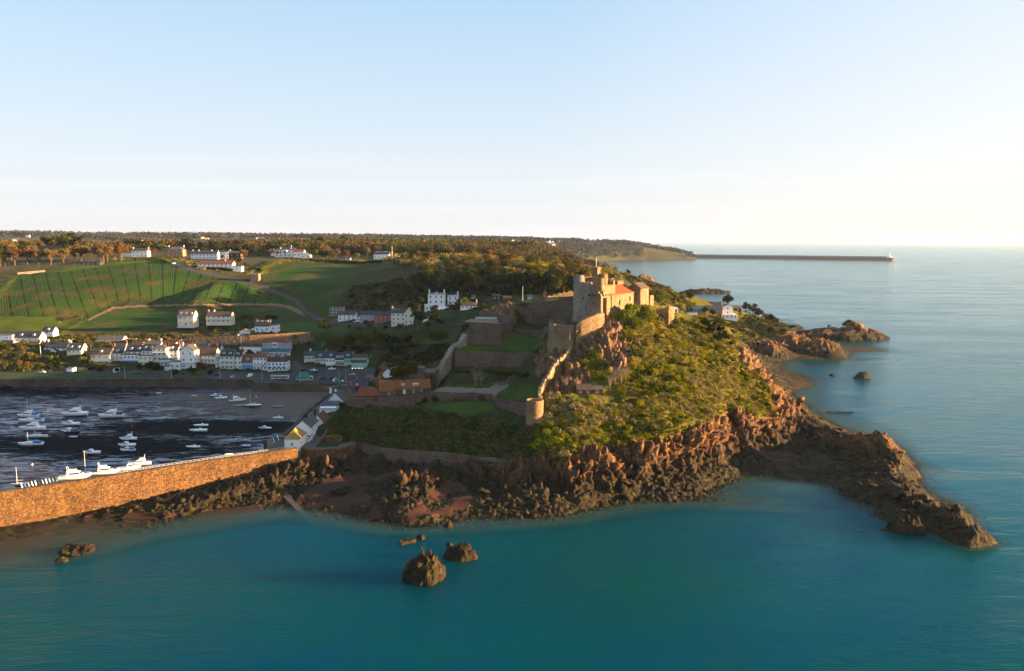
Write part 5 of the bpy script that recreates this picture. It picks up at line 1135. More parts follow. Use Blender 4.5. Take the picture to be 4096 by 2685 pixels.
Hs(1012, 1068, 1480, 1428, 9, 9, 'gx', 2.6, 'white', 'red_brown', 'white house with red roof and glazed balcony left of blue awnings', '4x3', '', 'lw', 0, bal=[4])
Hs(1070, 1146, 1485, 1447, 8.8, 10, 'mans', 3.2, 'white', 'slate_brown', 'white corner house with four blue awnings facing the car park', '5x2', '3x2', 'qw', 2, awn=(4, 'awning', 3.2))
Hs(1050, 1152, 1402, 1369, 15.5, 12, 'hip', 3.6, 'greyblue', 'red_brown', 'large grey blue house with red hipped roof and white bay window', '4x2', '3x2', '', 0, bay=5.0, wsz=(1.6, 1.3))
Hs(1042, 1152, 1425, 1412, 13, 7, 'mono', 2.2, 'pale', 'teal_roof', 'low glazed building with a teal sloping roof below the grey blue house', '6x1', '')
Hs(886, 950, 1383, 1361, 16.5, 8, 'gx', 2.8, 'white', 'slate', 'small white cottage with slate roof in front of the long retaining wall', '3x2', '1x1', 'rw')
Hs(958, 1046, 1408, 1388, 14, 6, 'flat', .3, 'white', 'slate', 'long blank white wall house between slate cottage and grey blue house', '', '')
Hs(1019, 1078, 1328, 1306, 24, 9, 'mans', 3.8, 'white', 'slate', 'white mansard house with tall red chimneys above the retaining wall', '3x1', '2x2', 'lr rr', 3, door=1)
Hs(1079, 1108, 1326, 1302, 24.3, 9, 'flat', .3, 'white', 'slate', 'low sunlit white wing at the right of the mansard house', '1x1', '3x1')
Hs(958, 992, 1339, 1325, 23, 6, 'gy', 1.6, 'white', 'slate_grey', 'white open carport left of the mansard house', '', '', name='carport', cat='carport', garage=1)
Hs(825, 923, 1291, 1264, 28.5, 11, 'gx', 3.4, 'cream', 'slate_brown', 'cream hillside house with brown roof and left gabled bay', '5x2', '2x2', 'lw pw', 0, bal=[3.0], wsz=(1.5, 1.4))
Hs(711, 775, 1301, 1263, 27, 11, 'gx', 4.6, 'cream', 'slate_grey', 'tall cream house with red door standing alone under the field', '3x2', '2x2', '', 3, door=1)
# more houses of the town, behind and between
for a in [(0, 46, 1395, 1378, 17, 8, 'gx', 3.2, 'white', 'slate', 'white slate roofed bungalow below the far left villa', '3x1', '1x1', 'lw'), (110, 150, 1400, 1384, 16, 8, 'gx', 3.0, 'cream', 'slate_brown', 'small cream cottage left of the paired slate houses', '2x1', '1x1', 'rs'),
          (330, 362, 1447, 1424, 10.5, 8, 'gx', 3.4, 'white', 'slate', 'white cottage with slate roof tucked behind the palm garden', '2x2', '1x2', 'lw'), (452, 500, 1408, 1388, 16, 8, 'gx', 3.2, 'white', 'slate', 'white backland house seen over the glazed dormer roof', '3x1', '1x1', 'rr'),
          (520, 566, 1404, 1386, 16.5, 8, 'gx', 3.4, 'cream', 'slate_brown', 'cream backland house with brown roof under the field edge', '3x1', '1x1', 'ls'), (586, 640, 1398, 1382, 17, 8, 'gx', 3.2, 'white', 'slate_grey', 'white backland house with grey roof behind the balconied block', '3x1', '1x1', 'lw rw'),
          (655, 700, 1396, 1380, 17, 8, 'gx', 3.4, 'pale', 'red_brown', 'pale backland house with red brown roof left of the retaining wall', '3x1', '1x1', 'rr'), (716, 762, 1398, 1384, 16, 8, 'gx', 3.4, 'white', 'slate_brown', 'white backland house directly below the long retaining wall', '3x1', '1x1', 'lw'),
          (780, 830, 1404, 1388, 15.5, 8, 'gx', 3.6, 'cream', 'slate_grey', 'cream backland house above the wide brown roofed one', '3x1', '1x1', 'rs'), (838, 880, 1412, 1396, 14, 8, 'gx', 3.2, 'white', 'slate', 'white backland house left of the small slate cottage', '2x1', '1x1', 'lr'),
          (862, 884, 1474, 1436, 9, 8, 'flat', .3, 'pale', 'slate', 'narrow pale balconied block between cream and pale green houses', '1x3', '', '')]:
    Hs(*a)
# plateau
def up_h(x0, x1, yb, ye, *a, **k): return Hs(x0, x1, yb, ye, zg((x0 + x1) / 2, yb), *a, **k)
up_h(527, 590, 1029, 1003, 10, 'hip', 3.0, 'white', 'slate_brown', 'white villa with brown hipped roof behind clipped hedges on the plateau', '4x2', '2x2', 'lw rw', wsz=(1.6, 1.5))
up_h(480, 528, 1028, 1012, 8, 'flat', .4, 'cream', 'slate_grey', 'low cream annex left of the white plateau villa', '3x1')
up_h(669, 731, 1026, 999, 12, 'hip', 4.4, 'brickbrown', 'slate_grey', 'square stone villa with two tall white chimneys at the lane top', '4x2', '2x2', 'lw rw', wsz=(1.6, 1.5))
up_h(765, 868, 1037, 1016, 10, 'gx', 3.6, 'white', 'slate', 'long white slate roofed terrace on the plateau behind the red roof', '7x2', '2x2', 'lw pw qw', wsz=(1.5, 1.5))
up_h(868, 916, 1036, 1008, 9, 'flat', .6, 'white', 'slate', 'white arched block at the right end of the plateau terrace', '4x2', '2x2', 'lw rw', wsz=(1.1, 2.2))
up_h(916, 962, 1038, 1014, 9, 'gx', 3.2, 'sand', 'slate_grey', 'cream plateau house with pale chimneys beside a budding tree', '2x2', '2x2', 'lc rc')
up_h(793, 930, 1071, 1055, 10, 'gx', 2.8, 'white', 'red_brown', 'long white house with red roof on the edge of the striped field', '8x2', '2x2', 'qw', wsz=(1.8, 1.4))
up_h(930, 966, 1084, 1066, 8, 'flat', .4, 'white', 'slate', 'white boxy outbuilding at the lane bend right of the red roof', '1x1', '1x1')
up_h(1100, 1182, 1029, 999, 13, 'hip', 4.2, 'white', 'slate', 'large white mansion with slate hipped roof on the plateau brow', '5x2', '2x2', 'qw', 2, wsz=(2.0, 1.8), bay=6)
up_h(1084, 1104, 1024, 1008, 8, 'flat', .4, 'white', 'slate', 'small white porch block at the left end of the plateau mansion', '1x1')
up_h(1174, 1216, 1031, 1007, 10, 'gx', 3.0, 'white', 'red_brown', 'white right wing of the plateau mansion with reddish roof', '3x1', '1x1', '', wsz=(2, 1.6))
up_h(1202, 1240, 1033, 1020, 10, 'gy', 3.4, 'white', 'slate_grey', 'white gabled lodge at the right of the plateau mansion', '2x1', '2x1')
up_h(1060, 1150, 1003, 992, 12, 'gx', 3, 'cream', 'slate', 'dark roofed long house behind the plateau mansion', '', '')
up_h(1180, 1244, 1012, 996, 12, 'gx', 3.6, 'sand', 'slate_brown', 'pale stone house behind the mansion with two white dormers', '3x1', '', 'lw', 2)
up_h(120, 292, 1021, 997, 14, 'gx', 5.0, 'brickbrown', 'slate_brown', 'long institutional stone building half hidden by bare trees', '14x2', '', '', wsz=(1.7, 1.6), name='institution_building', cat='building')
up_h(288, 400, 1060, 1049, 9, 'flat', .4, 'dark', 'slate', 'low modern dark glass pavilion with pale end walls', '6x1', '', wsz=(3.2, 1.9), name='pavilion', cat='pavilion')
Hs(-60, 38, 1137, 1107, 52, 12, 'hip', 2.4, 'cream', 'slate_grey', 'cream house with veranda cut by the left edge beside the field', '4x2', '2x1', '', bal=[3.2], wsz=(1.8, 1.5))
up_h(1495, 1556, 1038, 1018, 9, 'mans', 3.2, 'white', 'slate', 'white house with dark mansard on the brow beside the antenna mast', '4x1', '2x1', '', 2, wsz=(1.8, 1.5))
up_h(1553, 1596, 1040, 1026, 9, 'flat', .5, 'pale', 'slate', 'pale flat roofed block right of the dark mansard house', '3x1', '2x1', wsz=(2, 1.5))
up_h(1360, 1400, 1042, 1034, 8, 'gx', 2.5, 'greyblue', 'slate_grey', 'small grey bungalow in front of the bare tree on the brow', '3x1')
up_h(1556, 1588, 990, 980, 9, 'gx', 4, 'white', 'slate', 'distant white house with two chimneys above the woods', '3x1', '1x1', 'lw rw')
up_h(1000, 1034, 1122, 1098, 8, 'flat', .4, 'brickbrown', 'concrete', 'small ruined stone shelter with pale lintel beside the lane', '1x1', '', wsz=(3.5, 2.4), name='shelter', cat='shelter')
# valley row
Hs(1319, 1372, 1262, 1229, None, 9, 'flat', .4, 'concrete', 'lawn', 'unfinished concrete frame building with a planted green roof', '4x3', '', wsz=(2.4, 2.2))
Hs(1352, 1422, 1282, 1258, None, 9, 'gx', 2.6, 'white', 'slate_brown', 'low white house with brown roof left of the grey terrace', '4x2', '1x2', '', wsz=(1.6, 1.2), garage=1)
Hs(1438, 1496, 1287, 1258, None, 9, 'gx', 2.8, 'greyblue', 'slate', 'grey blue terraced house adjoining the red one', '3x2', '', '')
Hs(1496, 1569, 1290, 1260, None, 9, 'gx', 2.8, 'red', 'slate', 'red painted terraced house in the valley row', '4x2', '1x2', 'ms')
Hs(1424, 1440, 1284, 1268, None, 6, 'flat', .3, 'white', 'slate', 'tiny white flat roofed link beside the grey terrace', '1x1', '')
Hs(1565, 1622, 1302, 1251, None, 10, 'gx', 3.4, 'cream', 'slate', 'cream villa with slate roof and rendered chimneys in the valley row', '3x3', '', 'lc')
Hs(1616, 1652, 1300, 1252, None, 12, 'gy', 4.0, 'cream', 'slate', 'cream gabled wing at the right of the valley villa', '2x2', '2x2', 'rc')
# white mansion
Hs(1712, 1777, 1238, 1178, 42.5, 14, 'hip', 2.2, 'white', 'slate', 'tall white mansion with slate roof standing above its balustraded terrace', '3x3', '2x3', 'lw rw', 1, parapet=True, wsz=(1.3, 2.1), name='mansion', cat='mansion')
Hs(1790, 1832, 1222, 1184, 45, 10, 'hip', 1.8, 'white', 'slate', 'lower right wing of the white mansion with wrought balcony', '2x2', '1x2', 'rw', parapet=True, wsz=(1.4, 2.0), bal=[3.6])
tm = Hs(1698, 1780, 1246, 1220, 40.5, 6, 'flat', .3, 'white', 'white', 'white terrace block with arched doors under the tall mansion', '4x1', '1x1', wsz=(1.2, 1.9), name='terrace_block', cat='terrace')
Hs(1750, 1792, 1256, 1244, 39.5, 8, 'mono', 3.2, 'white', 'white', 'white outside staircase block falling to the mansion lawn', '1x1', '', name='stair_block', cat='staircase')
Hs(1842, 1908, 1252, 1222, 41.5, 9, 'hip', 3.0, 'white', 'slate_brown', 'white house with brown hipped roof and veranda right of the mansion', '4x2', '2x2', 'lw rw', porch=True, wsz=(1.5, 1.4))
Hs(1786, 1822, 1304, 1284, 31.5, 8, 'hip', 2.8, 'pale', 'slate_brown', 'brown roofed garage with dark opening right of the pines', '', '', name='garage', cat='garage', garage=1)
Hs(1692, 1726, 1292, 1272, 34, 5, 'flat', .3, 'white', 'white', 'bright white garden terrace wall block left of the lawn', '', '', name='terrace_block', cat='terrace')
# shops by the car park
Hs(1217, 1258, 1466, 1421, 9, 9, 'gx', 2.8, 'cream', 'slate', 'cream end house of the shop row with arched doors', '3x2', '', 'mc', door=1)
Hs(1258, 1304, 1474, 1430, 9, 9, 'gx', 3.8, 'pale', 'slate', 'pale grey shop with a wide dormer and small street tree', '4x2', '', 'rr', 1)
Hs(1304, 1342, 1478, 1430, 9, 9, 'gx', 4.2, 'white', 'slate', 'white shop with a four light dormer and slim balcony', '3x2', '', '', 1, bal=[3.2])
Hs(1342, 1375, 1480, 1437, 9, 9, 'gx', 4.4, 'white', 'slate', 'black fronted pub with two steep white gabled dormers', '3x2', '', 'ls', 2, quoin=('black', .7), bal=[3.6])
Hs(1376, 1408, 1482, 1430, 9, 9, 'gx', 4.2, 'mint', 'slate', 'green timbered inn with glazed upper storey beside the black pub', '3x2', '', 'ms', 1, bal=[3.2])
mint = Hs(1407, 1466, 1489, 1447, 8.9, 10, 'gx', 5.0, 'mint', 'slate_brown', 'long mint green hotel front with lit lamps and dark roof', '6x1', '1x1', 'lr', 4, wsz=(1, 1.7), quoin=('dark', .42))
Hs(1470, 1500, 1470, 1438, 9.2, 12, 'gy', 4.2, 'brickbrown', 'slate_brown', 'brown stone gable at the end of the hotel row', '1x1', '', 'ms')
Hs(1496, 1600, 1446, 1432, 12, 10, 'gx', 2.6, 'brickbrown', 'slate_grey', 'long low grey roofed building behind the hotel row', '6x1', '2x1')
Hs(1500, 1560, 1500, 1480, 9.5, 10, 'gy', 4.5, 'brickbrown', 'red_brown', 'dark gabled warehouse between the hotel and barracks', '1x1', '', wsz=(1, 1))
Hs(1530, 1575, 1524, 1494, 9.5, 16, 'gy', 3.6, 'white', 'slate', 'white gable ended house below the golden bush', '0x0', '3x2', rot=-22)
Hs(1462, 1496, 1512, 1494, 9, 10, 'gx', 3.2, 'brickbrown', 'slate', 'dark slate roofed cottage near the quay corner', '2x1', '')
Hs(1420, 1470, 1562, 1546, 10.5, 10, 'gx', 3.5, 'dark', 'slate', 'dark slate roof cottage behind the barracks outhouse', '', '', 'lr')
Hs(1500, 1528, 1548, 1530, 11, 9, 'gx', 3, 'brickbrown', 'slate_brown', 'small stone cottage with twin red pots behind the barracks', '', '', 'mr')
# barracks
bk = empty('barracks', X(1620, 1590, 378), R(14), 'long stone barracks with orange lichened roof and white dormer windows', 'barracks')
def kbox(p, nm, mt, *b):
    mb = MB(); mb.box(*b); return mb.obj(nm, M[mt], p)
bk.location.z += 1.6
wall_mesh_h('gx', 25, 7, 3.0, 3.6, -4).obj('wall', M['stone_dark'], bk); rf = roof_mesh('gx', 25, 7, 3.0, 3.6, .3).obj('roof', M['orange_tile'], bk)  # dark stone and tiles stand in for the castle hill's shadow
for x in (-8.8, -5.2, 4.2, 8): put_win(bk, x, -.01, .7, 'f', 1.0, 1.6)
kbox(bk, 'door', 'frame', -.9, .3, -.08, .02, 0, 2.3)
for x, w_ in ((-7, 3.2), (-.7, 1.6), (5.4, 3.0)):
    mb = MB(); mb.box(x - w_ / 2, x + w_ / 2, 1.0, 2.6, 3.9, 5.0); dm = mb.obj('dormer', M['frame'], rf); put_win(dm, x, .995, 4.1, 'f', w_ * .85, .7, 4, 2)
for x in (-12, 0):
    mb = MB(); mb.box(x - .5, x + .5, 3.0, 4.0, 5, 8.6); mb.box(x - .6, x + .6, 2.9, 4.1, 8.6, 8.8); mb.obj('chimney', M['sand'], rf)
wg = empty('barracks_wing', X(1548, 1592, 372), R(14), 'lower orange roofed wing at the left end of the barracks', 'barracks')
wg.location.z += 1.4
wall_mesh_h('gx', 6.5, 8.5, 2.2, 4.2, -4).obj('wall', M['stone_dark'], wg); roof_mesh('gx', 6.5, 8.5, 2.2, 4.2, .3).obj('roof', M['orange_tile'], wg); put_win(wg, 1, -.01, .2, 'f', 1.0, 1.5)
ot = empty('barracks_outhouse', X(1470, 1590, 370), R(8), 'low hipped red roof outhouse with one pale chimney at the wall', 'outhouse')
wall_mesh_h('hip', 12.5, 7, 1.2, 3, -3).obj('wall', M['stone_dark'], ot); rf = roof_mesh('hip', 12.5, 7, 1.2, 3.4, .4).obj('roof', M['red_tile'], ot)
mb = MB(); mb.box(-5.6, -4.6, 3.4, 4.4, 1.5, 5.4); mb.obj('chimney', M['sand'], rf); mb = MB(); [mb.cyl(-5.3 + .5 * i, 3.9, 5.4, 6.1, .16, .13, 8) for i in (0, 1)]; mb.obj('chimney_pots', M['redpot'], rf)
for x in (-4, -1.5, 1): kbox(ot, 'window', 'black', x - .35, x + .35, -.04, .02, .2, .9)
# waterside cottages
Hs(1138, 1199, 1800, 1752, 9.2, 11.5, 'hip', 3.2, 'white', 'mossy_roof', 'white pier head cottage with bright lichened hipped roof', '1x1', '2x1', wsz=(.8, 1.5), base=-4, name='cottage', cat='cottage')
Hs(1180, 1244, 1766, 1706, 9.3, 14, 'gy', 3.2, 'white', 'slate', 'taller white cottage with slate roof and brown chimneys behind the pier head', '', '2x2', 'ms', bay=0, name='cottage', cat='cottage')
mb = MB(); pt = Z(1206, 1790, 9.3)
Hs(1204, 1236, 1772, 1752, 9.3, 4, 'mono', .9, 'white', 'slate_brown', 'small white lean-to porch beside the pier head cottage', '2x1', '1x1', wsz=(.6, .8), name='porch_building', cat='outbuilding')
Hs(1244, 1300, 1712, 1694, 9.4, 12, 'gy', 4.4, 'white', 'red_brown', 'cottage with red brown roof and skylights in the quay row', '', '', 'ls', name='cottage', cat='cottage')
Hs(1278, 1345, 1660, 1633, 9.4, 9, 'mono', 2.2, 'white', 'slate', 'broad white cottage with dark flat slate top on the quay', '', '1x1', name='cottage', cat='cottage')
Hs(1310, 1374, 1628, 1602, 9.5, 12, 'gy', 4.4, 'white', 'slate', 'white cottage with slate gable and a round plate on its end', '', '1x1', 'lw', name='cottage', cat='cottage')
Hs(1332, 1372, 1600, 1574, 9.6, 9, 'flat', .5, 'white', 'slate_brown', 'white square topped cottage with twin pots at the slipway', '', '', 'lw', name='cottage', cat='cottage')
Hs(1382, 1412, 1592, 1570, 9.8, 10, 'gy', 3.8, 'brickbrown', 'slate', 'dark brick cottage with massive chimney beside the slipway', '', '', 'mr', name='cottage', cat='cottage')
# headland house group
Hs(2748, 2790, 1259, 1250, None, 9, 'flat', .3, 'white', 'slate_grey', 'long low white boundary wall building left of the headland house', '', '', name='garage', cat='garage')
Hs(2772, 2822, 1252, 1237, None, 9, 'gx', 2.6, 'brickbrown', 'teal_roof', 'brick outbuilding with dark blue roof on the headland', '2x1', '')
Hs(2824, 2890, 1250, 1236, None, 10, 'gx', 2.8, 'brickbrown', 'slate', 'dark glazed main range of the headland house', '6x1', '', wsz=(1.6, 2))
Hs(2842, 2896, 1226, 1220, None, 9, 'gx', 2.8, 'white', 'slate', 'dark roofed rear wing with small white gable on the headland', '3x1', '')
Hs(2890, 2931, 1258, 1226, None, 8, 'gy', 2.0, 'white', 'slate_brown', 'white two storey tower house with chimneys on the headland', '1x2', '2x2', 'lw')
Hs(2886, 2950, 1276, 1260, None, 12, 'flat', .3, 'white', 'pale', 'white terrace base with dark arches under the tower house', '4x1', '', wsz=(1.5, 1.7), name='terrace_block', cat='terrace')
Hs(2934, 2966, 1246, 1232, None, 7, 'gx', 2.2, 'sand', 'slate_grey', 'small stone annex right of the white headland tower', '1x1', '1x1')
Hs(2695, 2713, 1250, 1236, None, 7, 'flat', .3, 'white', 'white', 'small white garage right of the lower castle bastion', '1x1', '', name='garage', cat='garage')
# garden shack below the crag
Hs(2308, 2365, 1576, 1557, None, 6, 'gx', 2.0, 'timber', 'slate_brown', 'brown timber shack with shallow roof below the crag', '2x1', '1x1', wsz=(.9, 1), rot=0, name='shack', cat='shack')
Hs(2366, 2412, 1570, 1556, None, 5, 'mono', .6, 'timber', 'slate_grey', 'open lean-to shed beside the brown timber shack', '1x1', '', name='shed', cat='shed')
# allotment sheds and tiny gardens buildings
for i, (x0, x1, yb, ye, lb) in enumerate([(1886, 1902, 1196, 1186, 'tiny pale summerhouse at the wood edge above the mansion'), (1970, 2002, 1202, 1182, 'dark green glazed shed below the evergreen wood'), (2012, 2046, 1200, 1190, 'low brown allotment shed left of the tall white pole'), (2110, 2128, 1198, 1186, 'blue allotment shed right of the tall white pole')]):
    up_h(x0, x1, yb, ye, 4, 'gx', 1.4, ['pale', 'dark', 'timber', 'blue'][i], ['slate_grey', 'slate', 'slate_brown', 'slate'][i], lb, '2x1' if i < 2 else '', '', name='shed', cat='shed')
for (x0, x1, yb, ye, lb) in [(266, 290, 1486, 1474, 'small cream shed on the grass verge by the quay'), (452, 466, 1489, 1476, 'white van sized kiosk beside the palm tree'), (658, 679, 1480, 1466, 'white garage with pale door on the quay road'), (138, 166, 1460, 1452, 'low white garden store among the shrubs')]:
    Hs(x0, x1, yb, ye, 9.2, 5, 'flat', .25, 'white', 'slate_grey', lb, '', '', garage=1, name='shed', cat='shed')
# ---------------------------------------------------------------- foliage
def quads(Pn, Nn, size, rg, aspect=1.0):
    """leaf quads centred on Pn, facing roughly along Nn"""
    n = len(Pn); r1 = rg.normal(size=(n, 3)); N = Nn + r1 * .55; N /= np.linalg.norm(N, axis=1, keepdims=True) + 1e-9
    t1 = np.cross(N, rg.normal(size=(n, 3))); t1 /= np.linalg.norm(t1, axis=1, keepdims=True) + 1e-9; t2 = np.cross(N, t1)
    s = (size * rg.uniform(.6, 1.35, n))[:, None] * .5
    a, b = t1 * s, t2 * s * aspect
    V = np.stack([Pn - a - b * .4, Pn + a * .3 - b, Pn + a + b * .5, Pn - a * .4 + b], 1)
    return V.reshape(-1, 3)
def crown_pts(n, rg, blobs, shell=.25):
    c = np.array([b[:3] for b in blobs]); r = np.array([b[3] for b in blobs]); fl = np.array([b[4] if len(b) > 4 else 1 for b in blobs])
    k = rg.choice(len(blobs), n, p=r ** 2 / (r ** 2).sum()); d = rg.normal(size=(n, 3)); d[:, 2] += .25; d /= np.linalg.norm(d, axis=1, keepdims=True)
    rad = r[k] * (1 - shell * rg.random(n) ** 1.5); p = c[k] + d * rad[:, None] * np.stack([np.ones(n), np.ones(n), fl[k]], -1); return p, d
def make_crown(kind, seed, n=620, size=.62):
    rg = np.random.default_rng(seed); bl = []
    if kind in ('broad', 'round'):
        R0 = 4.2 if kind == 'broad' else 3.6
        for i in range(15):
            a = rg.uniform(0, 6.28); q = R0 * .72 * math.sqrt(rg.random()); z = 6.2 + rg.uniform(-2.2, 2.9) * (1 - .45 * q / R0); bl.append((q * math.cos(a), q * math.sin(a), z, rg.uniform(1.1, 2.0), .85))
    elif kind == 'pine':
        for i in range(9):
            a = rg.uniform(0, 6.28); z = 4.2 + i * .75; q = (2.9 - i * .22) * rg.uniform(.3, 1); bl.append((q * math.cos(a), q * math.sin(a), z, rg.uniform(1.2, 2.1) * (1 - i * .03), .38))
    elif kind == 'cone':
        for i in range(10): z = 1.4 + i * .85; bl.append((rg.uniform(-.2, .2), rg.uniform(-.2, .2), z, 2.1 * (1 - i / 11.5), .7))
    elif kind == 'bush':
        for i in range(7):
            a = rg.uniform(0, 6.28); q = rg.uniform(0, 1.3); bl.append((q * math.cos(a), q * math.sin(a), 1.0 + rg.uniform(-.3, .6), rg.uniform(.7, 1.2), .85))
    p, d = crown_pts(n, rg, bl, .35); V = quads(p, d, size, rg)
    return V, np.arange(len(V)).reshape(-1, 4), bl
def make_trunk(bl, seed, r=.28, kind='broad', dense=False):
    rg = np.random.default_rng(seed + 99); mb = MB(); H0 = 3.0 if kind != 'bush' else .4
    mb.tube((0, 0, -1.5), (0, 0, H0), r * 1.25, r * .85, 7)
    for b in bl:
        b0 = Vector((0, 0, H0 * rg.uniform(.75, 1.0))); e = Vector(b[:3]); m = b0.lerp(e, .5) + Vector(rg.normal(size=3) * .25)
        mb.tube(b0, m, r * .5, r * .32, 5); mb.tube(m, e, r * .32, r * .1, 5)
        for k in range(5 if dense else 2):
            q = e + Vector(rg.normal(size=3) * b[3] * .62); q.z = max(q.z, e.z - .3); mb.tube(m.lerp(e, rg.uniform(.2, 1)), q, r * .13, r * .05, 4)
            if dense:
                for j in range(3): mb.tube(q, q + Vector(rg.normal(size=3) * .8) + Vector((0, 0, .5)), r * .06, r * .03, 3)
    return mb
TREES = {}
def proto(key, kind, leaf, seed, n=620, size=.62, bark='bark', r=.28):
    V, Q, bl = make_crown(kind, seed, n, size)
    crown = mesh_from('crown', V, Q, [M[leaf]]) if n > 1 else None
    tr = make_trunk(bl, seed, r, kind, dense=(n <= 1)).mesh('trunk', [M[bark]])
    TREES.setdefault(key, []).append((tr, crown))
for s_ in (1, 2, 3): proto('bare', 'broad', 'leaf_bare', s_, 950, .66)
for s_ in (4, 5): proto('olive', 'broad', 'leaf_olive', s_, 950, .66)
for s_ in (6, 7): proto('dark', 'round', 'leaf_dark', s_, 1000, .7)
for s_ in (8, 9): proto('green', 'round', 'leaf_green', s_, 760, .6)
proto('red', 'round', 'leaf_red', 10, 700, .6)
for s_ in (11, 12): proto('pine', 'pine', 'leaf_dark', s_, 900, .55)
proto('cone', 'cone', 'leaf_dark', 13, 700, .5)
for s_ in (14, 15): proto('bush', 'bush', 'leaf_olive', s_, 300, .42, r=.1)
for s_ in (16, 17): proto('dbush', 'bush', 'leaf_dark', s_, 300, .42, r=.1)
proto('rbush', 'bush', 'leaf_red', 18, 300, .42, r=.1)
proto('gbush', 'bush', 'leaf_green', 19, 300, .42, r=.1)
proto('blossom', 'broad', 'leaf_blossom', 20, 520, .45)
for s_ in (21, 22): proto('skeleton', 'broad', 'leaf_bare', s_, 1, .1, 'palebark', .26)
TN = {'bare': 'bare_tree', 'olive': 'budding_tree', 'dark': 'evergreen_tree', 'green': 'green_tree', 'red': 'copper_tree', 'pine': 'pine_tree', 'cone': 'conifer', 'bush': 'shrub', 'dbush': 'shrub', 'rbush': 'shrub', 'gbush': 'shrub', 'blossom': 'blossom_tree', 'skeleton': 'bare_tree'}
ADJ = {'bare': 'brownish twiggy tree', 'olive': 'olive budding tree', 'dark': 'dark rounded evergreen', 'green': 'fresh green tree', 'red': 'reddish copper tree', 'pine': 'flat layered dark pine', 'cone': 'dark pointed conifer', 'bush': 'olive shrub', 'dbush': 'dark evergreen shrub', 'rbush': 'russet shrub', 'gbush': 'bright green shrub', 'blossom': 'pale blossoming tree', 'skeleton': 'leafless pale branched tree'}
ORD = 'first second third fourth fifth sixth seventh eighth ninth tenth eleventh twelfth thirteenth fourteenth fifteenth sixteenth seventeenth eighteenth nineteenth twentieth'.split()
def ordw(n): return ORD[n - 1] if n <= 20 else 'twenty ' + ORD[n - 21] if n < 40 else 'thirty ' + ORD[(n - 31) % 20]
allveg = []       # (px, kind, height, place phrase, x, y, z)
def tree_at(px, py, kind, h, place, lift=0):
    if py < 1066 and px < 1560: h *= 1.3
    x, y, z = pick(px, py); allveg.append((px, kind, h, place, x, y, z))
def finish_veg():
    groups = {}
    for v in allveg: groups.setdefault((v[1], v[3]), []).append(v)
    for (kind, place), vs in groups.items():
        vs.sort(key=lambda v: v[0]); n = len(vs)
        for i, (px, _, h, _, x, y, z) in enumerate(vs):
            tr, cr = TREES[kind][random.randrange(len(TREES[kind]))]
            nominal = 10.4 if kind not in ('bush', 'dbush', 'rbush', 'gbush') else 2.6
            s = h / nominal; wj = random.uniform(.9, 1.15)
            if n == 1: lb = f"{ADJ[kind]} {place}"
            elif i == 0: lb = f"leftmost {ADJ[kind]} {place}"
            elif i == n - 1: lb = f"rightmost {ADJ[kind]} {place}"
            else: lb = f"{ordw(i + 1)} {ADJ[kind]} from left {place}"
            o = empty(TN[kind], (x, y, z - .2), random.uniform(0, 6.28), lb, 'shrub' if 'bush' in kind else 'tree', (ADJ[kind] + 's ' + place)[:90] if n > 1 else None)
            o.scale = (s * wj, s * wj, s); link('trunk', tr, o)
            if cr: link('crown', cr, o)
def scatter(poly, n, kinds, hr, place, seed, rowy=True):
    rg = random.Random(seed); xs = [p[0] for p in poly]; ys = [p[1] for p in poly]; k = 0; tr = 0
    while k < n and tr < n * 30:
        tr += 1; px = rg.uniform(min(xs), max(xs)); py = rg.uniform(min(ys), max(ys))
        if not inpoly([px], [py], poly)[0]: continue
        kd = rg.choice(kinds); tree_at(px, py, kd, rg.uniform(*hr), place); k += 1
# plateau trees in the photograph's clumps
for px, py, kd, h in [(178, 1000, 'olive', 22), (160, 1003, 'olive', 18), (205, 1000, 'dark', 20), (245, 1002, 'olive', 24), (272, 1006, 'dark', 20), (300, 1008, 'pine', 24), (330, 1010, 'pine', 22), (262, 1016, 'dark', 15)]: tree_at(px, py + 14, kd, h, 'in the tall clump behind the institution')
for px, py, kd, h in [(20, 1062, 'bare', 16), (60, 1062, 'bare', 18), (110, 1058, 'bare', 17), (155, 1060, 'bare', 16), (205, 1062, 'bare', 17), (255, 1058, 'bare', 17), (300, 1048, 'bare', 18), (325, 1045, 'bare', 18), (400, 1048, 'bare', 18), (415, 1050, 'bare', 19), (430, 1048, 'bare', 18), (485, 1045, 'bare', 19), (460, 1042, 'bare', 17)]: tree_at(px, py, kd, h, 'before the institution building')
for px, py, kd, h in [(500, 1000, 'bare', 17), (540, 998, 'bare', 16), (470, 1000, 'bare', 17), (600, 1000, 'red', 19), (640, 1006, 'bare', 15), (690, 998, 'bare', 14), (760, 1000, 'bare', 15), (615, 1022, 'red', 9), (575, 992, 'bare', 15), (720, 996, 'bare', 14), (800, 1000, 'bare', 13)]: tree_at(px, py, kd, h, 'around the white plateau villa')
for px, py, kd, h in [(905, 1000, 'bare', 16), (930, 998, 'bare', 17), (960, 1002, 'bare', 18), (990, 1000, 'bare', 17), (1010, 1020, 'bare', 14), (1030, 1018, 'bare', 14), (890, 1040, 'red', 6), (975, 1040, 'bare', 12), (990, 1078, 'olive', 9), (955, 1060, 'dark', 9), (1060, 998, 'dark', 12), (1115, 990, 'dark', 13), (1240, 1014, 'olive', 9), (1270, 1020, 'olive', 10), (1180, 990, 'bare', 11)]: tree_at(px, py, kd, h, 'beside the plateau mansion')
